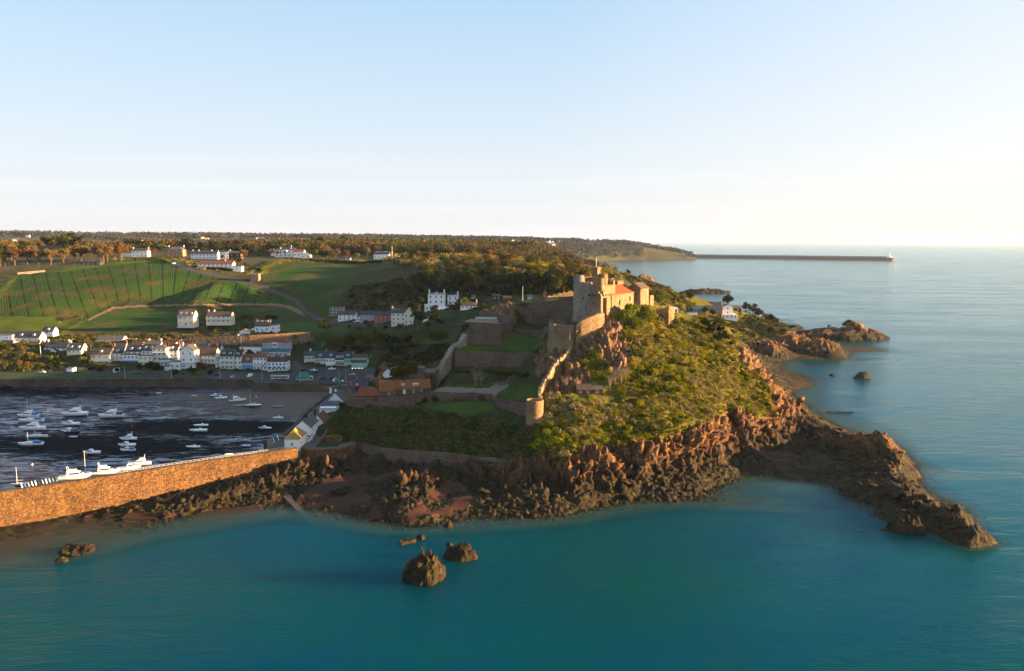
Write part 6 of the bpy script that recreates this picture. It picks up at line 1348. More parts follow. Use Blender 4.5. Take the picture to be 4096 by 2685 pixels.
for px, py, kd, h in [(1290, 1040, 'dark', 11), (1310, 1042, 'dark', 11), (1340, 1040, 'bare', 13), (1385, 1046, 'bare', 13), (1430, 1042, 'green', 9), (1470, 1030, 'bare', 12), (1510, 1025, 'bare', 13), (1250, 995, 'pine', 15), (1300, 990, 'cone', 13), (1330, 992, 'bare', 12), (1400, 990, 'bare', 13), (1440, 990, 'dark', 12), (1475, 992, 'bare', 12), (1530, 1000, 'bare', 13), (1400, 1012, 'bare', 12), (1450, 1014, 'bare', 12)]: tree_at(px, py, kd, h, 'along the brow above the second field')
scatter(PL("0 992 300 990 600 988 900 988 1250 986 1500 988 1500 1002 1250 1004 1060 1000 700 1000 300 1004 0 1012"), 46, ['bare', 'bare', 'bare', 'olive', 'dark', 'red'], (12, 20), 'in the wood line behind the plateau houses', 15)
scatter(PL("0 1020 120 1018 130 1050 60 1070 0 1072"), 8, ['bare', 'bare', 'olive', 'dark'], (14, 19), 'at the left end of the plateau', 16)
# wooded hill
WOOD = PL("1560 1012 1700 1000 1850 1000 1960 1005 2080 1000 2200 1030 2320 1060 2440 1092 2480 1100 2440 1120 2350 1130 2306 1150 2200 1150 2040 1150 1900 1140 1800 1120 1700 1075 1600 1050")
scatter(WOOD, 62, ['bare', 'bare', 'bare', 'olive', 'olive'], (10, 15), 'on the wooded hill', 5)
scatter(PL("1720 1115 1850 1110 2000 1140 2150 1150 2330 1150 2330 1172 2200 1172 2050 1178 1900 1180 1760 1175 1700 1150"), 44, ['dark', 'dark', 'dark', 'dark', 'olive'], (13, 20), 'in the dark wood behind the gardens', 6)
tree_at(1850, 1008, 'pine', 17, 'on the skyline of the wooded hill'); tree_at(1878, 1010, 'pine', 15, 'on the skyline of the wooded hill'); tree_at(2128, 1040, 'green', 10, 'among the brown woods'); tree_at(2290, 1110, 'blossom', 8, 'left of the castle keep'); tree_at(2445, 1092, 'skeleton', 14, 'standing alone behind the castle'); tree_at(2357, 1090, 'skeleton', 9, 'left of the flag tower')
# village and gardens
tree_at(1672, 1322, 'pine', 25, 'beside the valley villa'); tree_at(1738, 1334, 'pine', 21, 'under the mansion lawn'); tree_at(1302, 1336, 'dark', 14, 'in the paddock left of the valley row')
tree_at(1862, 1236, 'green', 11, 'between the mansion and veranda house'); tree_at(1840, 1235, 'olive', 9, 'between the mansion and veranda house')
tree_at(1215, 1390, 'blossom', 10, 'right of the grey blue house'); tree_at(1245, 1385, 'blossom', 9, 'right of the grey blue house'); tree_at(1180, 1372, 'bare', 8, 'above the grey blue house')
for px, py in ((1440, 1372), (1475, 1370), (1510, 1372)): tree_at(px, py + 8, 'olive', 11, 'in the hedge below the long lawn')
scatter(PL('1275 1388 1400 1378 1600 1382 1790 1378 1780 1392 1600 1398 1300 1400'), 26, ['olive', 'olive', 'bare', 'dark'], (7, 12), 'in the hedge bank below the long lawn', 21)
tree_at(1595, 1368, 'green', 10, 'on the long lawn'); tree_at(1560, 1378, 'bare', 6, 'on the long lawn edge')
for px, py, kd, h in [(1395, 1312, 'dbush', 3), (1480, 1310, 'rbush', 4), (1600, 1312, 'rbush', 4), (1540, 1316, 'dbush', 3), (1620, 1320, 'gbush', 3), (1430, 1318, 'bush', 3), (1500, 1326, 'bush', 2.6), (1710, 1306, 'dbush', 3), (1462, 1296, 'rbush', 4)]: tree_at(px, py, kd, h, 'in front of the valley row')
for px, py, kd, h in [(950, 1300, 'olive', 8), (975, 1292, 'olive', 9), (1000, 1298, 'olive', 9), (925, 1262, 'bare', 7), (1040, 1278, 'green', 7), (985, 1318, 'bush', 5), (945, 1325, 'green', 4), (840, 1318, 'bush', 4), (905, 1322, 'dbush', 4), (860, 1335, 'bush', 4), (800, 1330, 'rbush', 4), (785, 1345, 'bare', 5), (700, 1350, 'bush', 4), (1075, 1270, 'dbush', 3)]: tree_at(px, py, kd, h, 'in the gardens of the hillside houses')
for px, py, kd, h in [(325, 1280, 'green', 5.5), (308, 1282, 'bare', 5.5), (258, 1283, 'rbush', 3), (240, 1300, 'blossom', 4)]: tree_at(px, py, kd, h, 'at the corner of the two fields')
for px, py, kd, h in [(120, 1440, 'bare', 7), (150, 1450, 'bare', 6), (100, 1465, 'rbush', 4), (75, 1470, 'bare', 6), (205, 1450, 'green', 6), (230, 1455, 'green', 6), (250, 1446, 'olive', 5), (30, 1400, 'bush', 4), (75, 1390, 'bush', 4), (20, 1440, 'bush', 4), (60, 1430, 'dbush', 4), (170, 1470, 'bush', 4), (225, 1385, 'dbush', 4), (200, 1372, 'dbush', 4), (300, 1372, 'dbush', 4), (340, 1374, 'bush', 4), (258, 1375, 'bush', 4), (520, 1372, 'dbush', 3.5), (560, 1370, 'bush', 3), (345, 1448, 'dark', 8), (330, 1455, 'green', 6), (100, 1375, 'bush', 3.5), (10, 1385, 'bush', 4)]: tree_at(px, py, kd, h, 'in the gardens at the far left')
for px, py, kd, h in [(600, 1492, 'dark', 9), (620, 1494, 'dark', 8), (370, 1494, 'dark', 7), (560, 1490, 'olive', 7), (800, 1492, 'red', 9), (822, 1494, 'red', 8), (780, 1498, 'bush', 4), (790, 1502, 'gbush', 3), (1270, 1478, 'bare', 6), (1000, 1412, 'dbush', 3)]: tree_at(px, py, kd, h, 'along the quay road')
for px, py, kd, h in [(1622, 1536, 'olive', 13), (1650, 1534, 'olive', 15), (1596, 1536, 'olive', 11), (1668, 1530, 'olive', 15), (1580, 1530, 'bare', 9), (1530, 1500, 'bare', 8), (1560, 1490, 'bare', 8), (1510, 1505, 'red', 7)]: tree_at(px, py, kd, h, 'behind the gatehouse and barracks')
tree_at(1902, 1545, 'skeleton', 10, 'on the lower ward lawn'); tree_at(1925, 1543, 'skeleton', 8, 'on the lower ward lawn')
for px, py, kd, h in [(1740, 1612, 'dbush', 3.5), (1700, 1616, 'dbush', 3), (1930, 1608, 'rbush', 3.5), (1825, 1608, 'rbush', 3), (2040, 1508, 'dbush', 2.6), (2070, 1502, 'dbush', 2.4), (2110, 1508, 'dbush', 2.6), (1875, 1345, 'dbush', 6), (1375, 1640, 'dbush', 4), (1505, 1625, 'rbush', 4)]: tree_at(px, py, kd, h, 'against the castle garden walls')
for px, py, kd, h in [(2460, 1545, 'skeleton', 9), (2485, 1540, 'skeleton', 9), (2500, 1530, 'skeleton', 8), (2265, 1560, 'skeleton', 6), (2440, 1560, 'skeleton', 7)]: tree_at(px, py, kd, h, 'by the timber shack')
for px, py, kd, h in [(2910, 1232, 'dark', 10), (2960, 1240, 'pine', 13), (2985, 1250, 'dark', 12), (3010, 1262, 'dark', 13), (3035, 1275, 'dark', 11), (3060, 1290, 'bare', 9), (3080, 1300, 'dark', 8), (3100, 1306, 'olive', 8), (2820, 1262, 'dark', 6), (2850, 1268, 'dark', 5), (2755, 1245, 'green', 6), (2640, 1222, 'green', 7), (2665, 1218, 'green', 7), (2700, 1210, 'green', 7), (2730, 1215, 'green', 7), (2720, 1198, 'olive', 6), (2760, 1210, 'olive', 8), (2515, 1106, 'dark', 6), (2500, 1108, 'gbush', 4), (2870, 1290, 'bush', 4), (2990, 1300, 'bush', 4), (3080, 1330, 'dbush', 4), (2860, 1278, 'gbush', 3)]: tree_at(px, py, kd, h * 1.45, 'around the headland houses')
for px, py in ((2490, 1290), (2510, 1275), (2530, 1265), (2562, 1320), (2590, 1260), (2600, 1290), (2545, 1250), (2520, 1310)): tree_at(px, py, 'gbush', random.uniform(5, 8), 'climbing the slope under the castle hall')
for px, py in ((2820, 1320), (2850, 1330), (2880, 1345), (2840, 1350), (2900, 1370), (2870, 1375)): tree_at(px, py, 'dark', 7, 'crowning the shoulder of the castle hill')
for px, py, kd, h in [(640, 1496, 'dark', 7), (400, 1497, 'dark', 6), (470, 1497, 'dark', 5), (700, 1500, 'dbush', 4), (730, 1500, 'gbush', 3), (765, 1499, 'dark', 6), (840, 1499, 'dbush', 4), (200, 1490, 'dark', 6), (120, 1486, 'olive', 6), (60, 1490, 'dark', 6), (20, 1480, 'olive', 7), (240, 1478, 'dbush', 4), (340, 1470, 'dark', 7), (585, 1497, 'green', 5)]: tree_at(px, py, kd, h, 'on the grass verge by the quay')
finish_veg()
# palm on the quay road
def palm(px, py, h, lb):
    x, y, z = pick(px, py); o = empty('palm_tree', (x, y, z), 0, lb, 'tree'); mb = MB(); mb.tube((0, 0, -.5), (0, 0, h), .35, .25, 8); mb.obj('trunk', M['bark'], o); rg = np.random.default_rng(3); mb = MB()
    for i in range(34):
        a = i * 2.4; el = .9 - 1.5 * (i / 34); p = Vector((0, 0, h)); d = Vector((math.cos(a) * math.cos(el), math.sin(a) * math.cos(el), math.sin(el))); sd = Vector((-math.sin(a), math.cos(a), 0)); L0 = []
        for k in range(6): L0.append((p.copy(), .05 + .42 * math.sin(math.pi * (k + .6) / 6.2))); p = p + d * .62; d.z -= .25; d.normalize()
        for (p0, w0), (p1, w1) in zip(L0[:-1], L0[1:]): mb.add([p0 - sd * w0, p0 + sd * w0, p1 + sd * w1, p1 - sd * w1], [(0, 1, 2, 3)])
    mb.obj('crown', M['leaf_dark'], o)
palm(423, 1494, 5.5, 'dark palm tree with a wide frond crown on the quay road')
# ---------------------------------------------------------------- merged foliage nobody could count
def mass(name, X_, Y_, Z_, S_, C_, npl, size, seed, flat=.8, tall=None):
    rg = np.random.default_rng(seed); n = len(X_); tot = n * npl; d = rg.normal(size=(n, npl, 3)); d[..., 2] = np.abs(d[..., 2]) * .9 + .05; d /= np.linalg.norm(d, axis=2, keepdims=True)
    lump = 1 + .35 * rg.normal(size=(n, npl)).clip(-1, 1); r = S_[:, None] * lump * .92
    tl = np.full(n, flat) if tall is None else tall
    P = np.stack([X_[:, None] + d[..., 0] * r, Y_[:, None] + d[..., 1] * r, Z_[:, None] + d[..., 2] * r * tl[:, None]], -1).reshape(-1, 3)
    V = quads(P, d.reshape(-1, 3), size * np.repeat(S_, npl) ** .6, rg); me = mesh_from(name, V, np.arange(len(V)).reshape(-1, 4), [M['scrub']])
    C = np.repeat(C_, npl, 0) * rg.uniform(.8, 1.2, (tot, 1)); attr(me, 'col', np.repeat(C, 4, 0)); return me
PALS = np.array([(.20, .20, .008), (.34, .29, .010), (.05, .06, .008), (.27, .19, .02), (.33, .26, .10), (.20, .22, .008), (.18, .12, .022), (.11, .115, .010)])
PALD = np.array([(.05, .06, .012), (.08, .085, .015), (.022, .032, .010), (.09, .065, .022), (.14, .11, .07), (.05, .075, .012), (.07, .045, .022), (.03, .036, .012)])  # darker set for the shaded slopes, their shade held in the leaf colours
AVOID = ('house', 'cottage', 'shack', 'shed', 'mansion', 'garage', 'terrace', 'carport')
def cover(name, label, region, n, sr, w, npl, size, seed, cls=(13, 14), ymax=760, pal=None):
    rg = np.random.default_rng(seed); X_ = []; 
    x = rg.uniform(region[0], region[1], n * 6); y = rg.uniform(region[2], region[3], n * 6); z = samp(H, x, y)
    k = classify(x, y, z); ok = np.isin(k, cls)
    if len(region) > 4:
        px, py = proj(x, y, z); ok &= inpoly(px, py, region[4])
    for ob in bpy.data.objects:
        if ob.get('category') in AVOID and ob.parent is None: ok &= ~((np.abs(x - ob.location.x) < 9) & (y > ob.location.y - 6) & (y < ob.location.y + 12))
    x, y = x[ok][:n], y[ok][:n]; z = near_h(x, y); n = len(x); px, py = proj(x, y, z)
    nz = fbm(x / 9, y / 9, o=3, s=seed) ; nb = fbm(x / 14 + 7, y / 14, o=3, s=seed + 5)
    ci = rg.choice(len(w), n, p=np.array(w) / sum(w))
    ci = np.where((nz > .18) & (rg.random(n) < .6), 2, ci); ci = np.where((nb > .12) & (rg.random(n) < .65) & (w[4] > 0), 4, ci)
    S_ = rg.uniform(sr[0], sr[1], n) * (1 + .4 * nz); me = mass(name, x, y, z - .1, S_, (PALS if pal is None else pal)[ci], npl, size, seed)
    setp(link(name, me), kind='stuff')
HP = PL("2130 1850 2160 1560 2260 1400 2480 1300 2660 1230 2830 1290 3020 1400 3200 1600 3150 1760 2900 1720 2500 1800 2250 1850")
cover('hill_scrub', '', (5, 240, 300, 470, HP), 9500, (.35, .95), (3, 3.4, .8, 1.8, 2.0, 3, 1.4, .6), 26, .42, 101, cls=(13,))
cover('hill_bushes', '', (5, 240, 300, 470, HP), 700, (.9, 2.2), (3, 3, 1.6, 1.4, 1.2, 3, 1.2, 1.0), 90, .48, 121, cls=(13,))
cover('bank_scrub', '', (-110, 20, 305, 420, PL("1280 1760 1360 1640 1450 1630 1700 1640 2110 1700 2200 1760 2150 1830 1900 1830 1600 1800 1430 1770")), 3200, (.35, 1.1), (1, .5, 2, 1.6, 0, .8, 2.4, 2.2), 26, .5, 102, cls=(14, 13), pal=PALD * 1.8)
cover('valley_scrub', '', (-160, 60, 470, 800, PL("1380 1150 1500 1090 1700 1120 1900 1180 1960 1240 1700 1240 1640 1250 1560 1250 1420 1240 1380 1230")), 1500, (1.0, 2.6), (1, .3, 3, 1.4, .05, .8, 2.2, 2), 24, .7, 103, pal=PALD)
cover('bank_hedge_scrub', '', (-130, -10, 440, 620, PL("1170 1440 1200 1395 1420 1390 1620 1390 1800 1375 1840 1400 1760 1480 1640 1500 1560 1490 1500 1440 1250 1430")), 1500, (.9, 2.2), (1.2, .5, 3, 1.4, .05, .8, 2.0, 2), 26, .65, 104, pal=PALD)
cover('headland_scrub', '', (100, 330, 560, 1000, PL("2480 1090 2640 1140 2800 1230 3150 1290 3200 1380 3000 1390 2850 1320 2700 1310 2640 1230 2500 1110")), 3800, (.8, 2.4), (1.2, .5, 2.4, 2, .1, 1.0, 3.4, 2.0), 26, .65, 105, ymax=1100, pal=(PALS + PALD) * .4)
cover('garden_scrub', '', (-420, -150, 540, 720, PL("0 1380 230 1340 700 1335 860 1340 1160 1330 1180 1400 1000 1410 700 1380 300 1440 180 1480 0 1490")), 900, (.8, 1.9), (2, 1.2, 2.4, 1.4, .3, 1.5, 1.6, 2), 26, .6, 106, pal=(PALS + 2 * PALD) / 3)
cover('plateau_hedges', '', (-520, 60, 860, 1100, PL("0 1100 0 1035 300 1040 480 1036 700 1030 800 1050 1000 1080 1050 1090 1150 1036 1480 1040 1500 1060 1300 1052 1130 1050 1050 1110 960 1100 800 1080 690 1040 500 1046 300 1060 100 1095")), 700, (1.0, 2.2), (2, 1, 3, 1.4, .05, 1.4, 1.8, 2), 24, .7, 107, cls=(14, 15), ymax=1200)
cover('wooded_hillside', '', (-170, 110, 640, 1150, PL("1500 1000 1700 995 1960 1000 2130 1010 2300 1060 2480 1095 2440 1125 2306 1135 2180 1120 2060 1110 1900 1100 1840 1090 1700 1080 1620 1070 1540 1050")), 1150, (3.0, 6.0), (2.2, .8, 2.4, 4.5, .5, 1, 4, 1.4), 100, .62, 108, cls=(13, 14, 15), ymax=1200)
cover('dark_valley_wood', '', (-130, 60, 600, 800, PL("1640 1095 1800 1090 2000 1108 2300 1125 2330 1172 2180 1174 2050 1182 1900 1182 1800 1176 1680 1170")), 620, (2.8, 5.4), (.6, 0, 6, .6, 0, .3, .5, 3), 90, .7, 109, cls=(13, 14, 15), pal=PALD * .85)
def pickf(px, py, lift=0):
    d = ray(px, py); ys = np.arange(1300, 7000, 8.0); t = ys / d[1]; x = d[0] * t; z = CAMH + d[2] * t; g = far_h(x, ys); k = np.nonzero(z <= g)[0]; i = k[0] if len(k) else int(np.argmin(z - g)); return float(x[i]), float(ys[i]), float(g[i])
# scattered far houses
fp_ = [(200, 966, 'w'), (235, 969, 'c'), (110, 950, 'c'), (60, 970, 'c'), (40, 976, 'w'), (80, 974, 'w'), (635, 944, 'w'), (680, 948, 'w'), (745, 946, 'w'), (490, 950, 'w'), (570, 950, 'w'), (810, 956, 'c'), (830, 962, 'c'), (1262, 936, 'w'), (1280, 938, 'c'), (1300, 940, 'w'), (1255, 940, 'w'), (1075, 976, 'w'), (1090, 978, 'w'), (1050, 978, 'c'), (1215, 984, 'c'), (1225, 980, 'w'), (1340, 976, 'c'), (1368, 976, 'c'), (1395, 990, 'c'), (1640, 960, 'c'), (1720, 962, 'c'), (2035, 966, 'w'), (2052, 968, 'c'), (2068, 962, 'w'), (2105, 970, 'c'), (2150, 964, 'c'), (2170, 962, 'w'), (2185, 966, 'w'), (2205, 962, 'w'), (2225, 964, 'w'), (2140, 972, 'w'), (2190, 974, 'w'), (2205, 976, 'w'), (2215, 984, 'w'), (2095, 986, 'w'), (2130, 988, 'w'), (2260, 970, 'c'), (2320, 964, 'w'), (2405, 966, 'w'), (2440, 966, 'w'), (2020, 974, 'w'), (2240, 972, 'w'), (1960, 970, 'c'), (1900, 966, 'w'), (2080, 970, 'w'), (340, 985, 'w'), (420, 980, 'c'), (700, 985, 'w'), (860, 982, 'c'), (985, 984, 'w'), (1130, 968, 'w'), (1300, 972, 'w'), (1420, 966, 'c'), (1500, 975, 'w'), (1580, 962, 'w'), (1690, 975, 'w'), (150, 985, 'w'), (1020, 962, 'w'), (1210, 962, 'c'), (1460, 955, 'w'), (560, 975, 'c')]
fw = {}
for c_ in 'wc':
    fw[c_] = (wall_mesh_h('gx', 22, 12, 8, 6, -4).mesh('wall', [M['white' if c_ == 'w' else 'cream']]), roof_mesh('gx', 22, 12, 8, 6, .6).mesh('roof', [M['slate_brown' if c_ == 'c' else 'slate']]))
fp_.sort(); n = {'w': 0, 'c': 0}; tot = {c_: sum(1 for f in fp_ if f[2] == c_) for c_ in 'wc'}
for px, py, c_ in fp_:
    x, y, z = pickf(px, py); n[c_] += 1; k = 'white slate roofed' if c_ == 'w' else 'cream brown roofed'
    lb = f"{'leftmost' if n[c_] == 1 else 'rightmost' if n[c_] == tot[c_] else ordw(n[c_]) + ' from left'} {k} speck of a house far beyond the fields"
    o = empty('distant_house', (x, y, z + 4), R(random.uniform(-25, 25)), lb, 'house', k + ' houses in the far distance'); s = random.uniform(.6, 1.0) * min(1, y / 3000 + .25); o.scale = (s, s, s); link('wall', fw[c_][0], o); link('roof', fw[c_][1], o)
# distant woods
rg = np.random.default_rng(55)
FARH = [(o.location.x, o.location.y) for o in bpy.data.objects if o.name.startswith('distant_house')]
def woods(name, x0, x1, y0, y1, n, sr, npl, size, thr, seed, avoid=False, lf=.35):
    x = rg.uniform(x0, x1, n); y = rg.uniform(y0, y1, n); z = gz(x, y); d = fbm(x / 260, y / 260, o=3, s=seed) + .35 * fbm(x / 60, y / 60, o=2, s=seed + 1)
    ok = (d > thr) & (z > 8); px, py = proj(x, y, z); ok &= (px > -250) & (px < 3000)
    if avoid:
        ok &= (py > 0) & (classify(x, y, z) == 15); ok &= ~((y < 1100) & (py > 1004))
        for o in [o for o in bpy.data.objects if o.get('category') in ('house', 'building', 'mansion', 'pavilion', 'shelter')]: ok &= np.hypot(x - o.location.x, (y - o.location.y - 5) * .8) > 17
    for hx, hy in FARH: ok &= ~((np.abs(x - hx) < 20) & (y > hy - 90) & (y < hy + 25))
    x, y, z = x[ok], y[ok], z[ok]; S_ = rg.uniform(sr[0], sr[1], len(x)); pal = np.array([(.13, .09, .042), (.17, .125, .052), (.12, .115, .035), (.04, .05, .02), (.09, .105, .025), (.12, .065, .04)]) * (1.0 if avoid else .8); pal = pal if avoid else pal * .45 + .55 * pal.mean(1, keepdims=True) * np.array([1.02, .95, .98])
    qn = fbm(x / 90, y / 90, o=3, s=seed + 9) * 1.5 + .5 + rg.normal(size=len(x)) * .16; ci = np.array([3, 3, 2, 0, 1, 0, 4, 1, 2, 5, 0, 4])[np.clip((qn * 12).astype(int), 0, 11)]; me = mass(name, x, y, z + S_ * lf, S_, pal[ci], npl, size, seed, tall=np.full(len(x), 1.15)); setp(link(name, me), kind='stuff')
woods('plateau_woods', -850, 160, 1060, 1800, 8000, (4.6, 8.6), 84, .72, -.2, 61, True, .9)
woods('distant_woods', -1900, 700, 1700, 4300, 26000, (5, 10), 16, 1.6, -.03, 63, False, .6)
woods('far_coast_woods', -3000, 1250, 4000, 5300, 22000, (6, 14), 14, 2.1, -.06, 67, False, .7)
# ---------------------------------------------------------------- boats
def hull_mb(Ln, B, Hh, sheer=.25, transom=.85, fine=.75, m=0):
    mb = MB(); N = 12; rows = []
    for i in range(N + 1):
        t = i / N; x = -Ln / 2 + Ln * t                           # bow towards -x
        b = B / 2 * (math.sin(min(1, t / fine * 1.0) * math.pi / 2) ** .75 if t < fine else 1 - (1 - transom) * (t - fine) / (1 - fine)); b = max(b, .03)
        zk = .0 + (1 - min(1, t / .28)) ** 2 * Hh * .75; zg_ = Hh * (1 + sheer * (1 - t) ** 2)
        rows.append([(x, 0, zk), (x, b * .55, zk + (zg_ - zk) * .18), (x, b * .9, zk + (zg_ - zk) * .5), (x, b, zg_), (x, b * .93, zg_ + .02), (x, -b * .93, zg_ + .02), (x, -b, zg_), (x, -b * .9, zk + (zg_ - zk) * .5), (x, -b * .55, zk + (zg_ - zk) * .18)])
    V = [p for r in rows for p in r]; k = 9; fs = []; ms = []
    for i in range(N):
        for j in range(k): fs.append((i * k + j, i * k + (j + 1) % k, (i + 1) * k + (j + 1) % k, (i + 1) * k + j)); ms.append(1 if j == 4 else (2 if j in (0, 8) else 0))
    fs.append(tuple(range(k))); ms.append(0); fs.append(tuple(range(N * k + k - 1, N * k - 1, -1))); ms.append(0)
    mb.v = V; mb.f = fs; mb.m = ms; return mb
def cabin_mb(x0, x1, b, z0, z1, rake=.6, nar=.8):
    return MB().hexa([(x0, -b / 2, z0), (x1, -b / 2, z0), (x1, b / 2, z0), (x0, b / 2, z0)], [(x0 + rake, -b / 2 * nar, z1), (x1 - rake * .2, -b / 2 * nar, z1), (x1 - rake * .2, b / 2 * nar, z1), (x0 + rake, b / 2 * nar, z1)])
def boat(px, py, lpx, kind, label, hull='gel_white', rz=8, zfix=None, extra='', anti='gel_navy', tilt=4, mastpx=0, deck='gel_white', cover=None, group=None):
    if zfix is None: x, y, z = pick(px, py)
    else: x, y, z = Z(px, py, zfix)
    Ln = lpx / F * y; o = empty({'cruiser': 'motor_cruiser', 'yacht': 'sailing_yacht', 'open': 'open_boat', 'dinghy': 'dinghy', 'small': 'cabin_boat'}[kind], (x, y, z), 0, label, 'boat', group)
    o.rotation_euler = (R(tilt), 0, R(rz)); B = Ln * {'cruiser': .33, 'yacht': .3, 'open': .34, 'dinghy': .42, 'small': .36}[kind]; Hh = Ln * {'cruiser': .15, 'yacht': .12, 'open': .11, 'dinghy': .15, 'small': .15}[kind]
    base = .8 if kind == 'yacht' else -.05
    hb = hull_mb(Ln, B, Hh); hl = hb.obj('hull', [M[hull], M[deck], M[anti]], o, (0, 0, base)); g = base + Hh
    if kind == 'yacht':
        MB().hexa([(-.9, -.1, 0), (.9, -.1, 0), (.9, .1, 0), (-.9, .1, 0)], [(-1.3, -.12, .95), (1.2, -.12, .95), (1.2, .12, .95), (-1.3, .12, .95)]).obj('keel', M[anti], o)
        cabin_mb(-Ln * .22, Ln * .2, B * .55, g, g + Ln * .055, .7).obj('coach_roof', M['gel_white'], o)
        mb = MB(); [mb.box(-Ln * .12 + i * Ln * .08, -Ln * .08 + i * Ln * .08, s * B * .262 - .02, s * B * .262 + .02, g + Ln * .018, g + Ln * .038) for i in range(4) for s in (-1, 1)]; mb.obj('window', M['glass'], o)
        mh = mastpx / F * y; m_ = MB().tube((-Ln * .08, 0, g), (-Ln * .08, 0, g + mh), .10, .06, 8).obj('mast', M['rail'], o)
        MB().tube((-Ln * .08, 0, g + 1.3), (Ln * .3, 0, g + 1.2), .07, .07, 6).obj('boom', M['rail'], m_)
        MB().tube((-Ln * .08, -B * .3, g + mh * .55), (-Ln * .08, B * .3, g + mh * .55), .03, .03, 4).obj('spreader', M['rail'], m_)
        mb = MB()
        for q in ((-Ln * .5, 0), (Ln * .48, 0), (-Ln * .08, B * .48), (-Ln * .08, -B * .48)): mb.tube((q[0], q[1], g), (-Ln * .08, 0, g + mh * .97), .015, .015, 3)
        mb.obj('rigging', M['darkmetal'], m_)
        if cover: MB().hexa([(Ln * .12, -B * .4, g), (Ln * .45, -B * .4, g), (Ln * .45, B * .4, g), (Ln * .12, B * .4, g)], [(Ln * .14, -B * .2, g + .9), (Ln * .42, -B * .2, g + .9), (Ln * .42, B * .2, g + .9), (Ln * .14, B * .2, g + .9)]).obj('cover', M[cover], o)
    elif kind in ('cruiser', 'small'):
        ch = Ln * (.13 if kind == 'cruiser' else .15); c = cabin_mb(-Ln * .26, Ln * (.26 if kind == 'cruiser' else .1), B * .8, g - .05, g + ch, Ln * .13, .78).obj('cabin', M['gel_white'], o)
        # window band standing 2 cm proud of the cabin sides and raked front
        mb = MB(); x0, x1 = -Ln * .26, Ln * (.26 if kind == 'cruiser' else .1)
        for s in (-1, 1):
            f = lambda t, h: (x0 + Ln * .13 * h + (x1 - x0 - Ln * .15) * t + .06, s * (B * .4 * (1 - .22 * h) + .02), g + ch * h)
            mb.add([f(.02, .42), f(.92, .42), f(.92, .82), f(.05, .82)], [(0, 1, 2, 3)]); mb.add([(q[0], q[1] - s * .05, q[2]) for q in [f(.02, .42), f(.92, .42), f(.92, .82), f(.05, .82)]], [(3, 2, 1, 0)])
        fw = lambda h, s: (x0 + Ln * .13 * h - .03, s * B * .4 * (1 - .22 * h) * .9, g + ch * h)
        mb.add([fw(.35, -1), fw(.35, 1), fw(.88, 1), fw(.88, -1)], [(0, 1, 2, 3)]); mb.obj('window', M['glass'], c)
        if kind == 'cruiser':
            cabin_mb(-Ln * .06, Ln * .24, B * .62, g + ch, g + ch + .75, .5, .92).obj('flybridge', M['gel_white'], c)
            mb = MB(); mb.tube((Ln * .2, -B * .3, g + ch + .7), (Ln * .24, -B * .25, g + ch + 1.9), .08, .06, 5); mb.tube((Ln * .2, B * .3, g + ch + .7), (Ln * .24, B * .25, g + ch + 1.9), .08, .06, 5); mb.tube((Ln * .24, -B * .27, g + ch + 1.9), (Ln * .24, B * .27, g + ch + 1.9), .09, .09, 5); mb.obj('radar_arch', M['gel_white'], c)
        mb = MB(); pts_ = [(-Ln * .5 + Ln * .42 * i / 6, s * B * .5 * min(1, (.03 + i / 6.5)) ** .7 * .95, g + .62 + .1 * (1 - i / 6)) for s in (-1, 1) for i in range(7)]
        for s in (0, 7):
            for i in range(6): mb.tube(pts_[s + i], pts_[s + i + 1], .025, .025, 3); mb.tube(pts_[s + i], (pts_[s + i][0], pts_[s + i][1], g), .02, .02, 3)
        mb.obj('bow_rail', M['rail'], o)
        if cover: cabin_mb(Ln * .1, Ln * .46, B * .8, g, g + ch * .8, .2, .8).obj('cover', M[cover], o)
    else:
        mb = MB(); [mb.box(x_ * Ln - .15, x_ * Ln + .15, -B * .4, B * .4, g + .03, g + .09) for x_ in (-.15, .1, .3)]; mb.obj('thwart', M['gel_grey'], o)
        if kind == 'open': MB().box(Ln * .49, Ln * .49 + .35, -.2, .2, g - .5, g + .75).box(Ln * .49 + .1, Ln * .49 + .2, -.08, .08, g - 1.0, g - .5).obj('outboard_motor', M['car_black'], o); MB().box(Ln * .05, Ln * .15, -.35, .35, g, g + .8).obj('console', M['gel_white'], o)
        if cover: cabin_mb(-Ln * .45, Ln * .46, B * .85, g + .02, g + .35, .5, .35).obj('cover', M[cover], o)
    return o
boat(298, 1665, 100, 'cruiser', 'large white motor cruiser, left of two big ones near the weed bank', rz=8)
boat(444, 1671, 98, 'cruiser', 'large white motor cruiser with dark canopy right of its twin', rz=9, cover='gel_navy')
boat(112, 1670, 80, 'cruiser', 'white cruiser with blue flank at the top of the left raft of boats', 'gel_white', rz=6, cover='gel_blue')
boat(125, 1694, 96, 'yacht', 'white yacht with the tallest upright mast in the left raft', rz=6, mastpx=88, cover='gel_blue')
boat(129, 1722, 98, 'cruiser', 'long white cruiser third down in the left raft of boats', rz=7)
boat(145, 1758, 82, 'yacht', 'white yacht with a leaning pale mast in the left raft', rz=7, mastpx=70, tilt=-7)
boat(123, 1789, 96, 'yacht', 'white yacht with blue canopy and red keel, lowest of the left raft', rz=8, mastpx=45, cover='gel_blue', anti='gel_red')
boat(283, 1702, 68, 'small', 'small white cabin boat below the left large cruiser', rz=9)
boat(280, 1733, 72, 'small', 'dark navy boat with dark cover on the weed', 'gel_navy', rz=6, cover='gel_navy')
boat(292, 1751, 34, 'dinghy', 'pale grey dinghy under the dark navy boat', 'gel_grey', rz=6)
boat(513, 1761, 66, 'cruiser', 'white cabin boat, topmost of the trio in mid harbour', rz=8)
boat(508, 1786, 66, 'small', 'white cuddy boat, middle of the trio in mid harbour', rz=9)
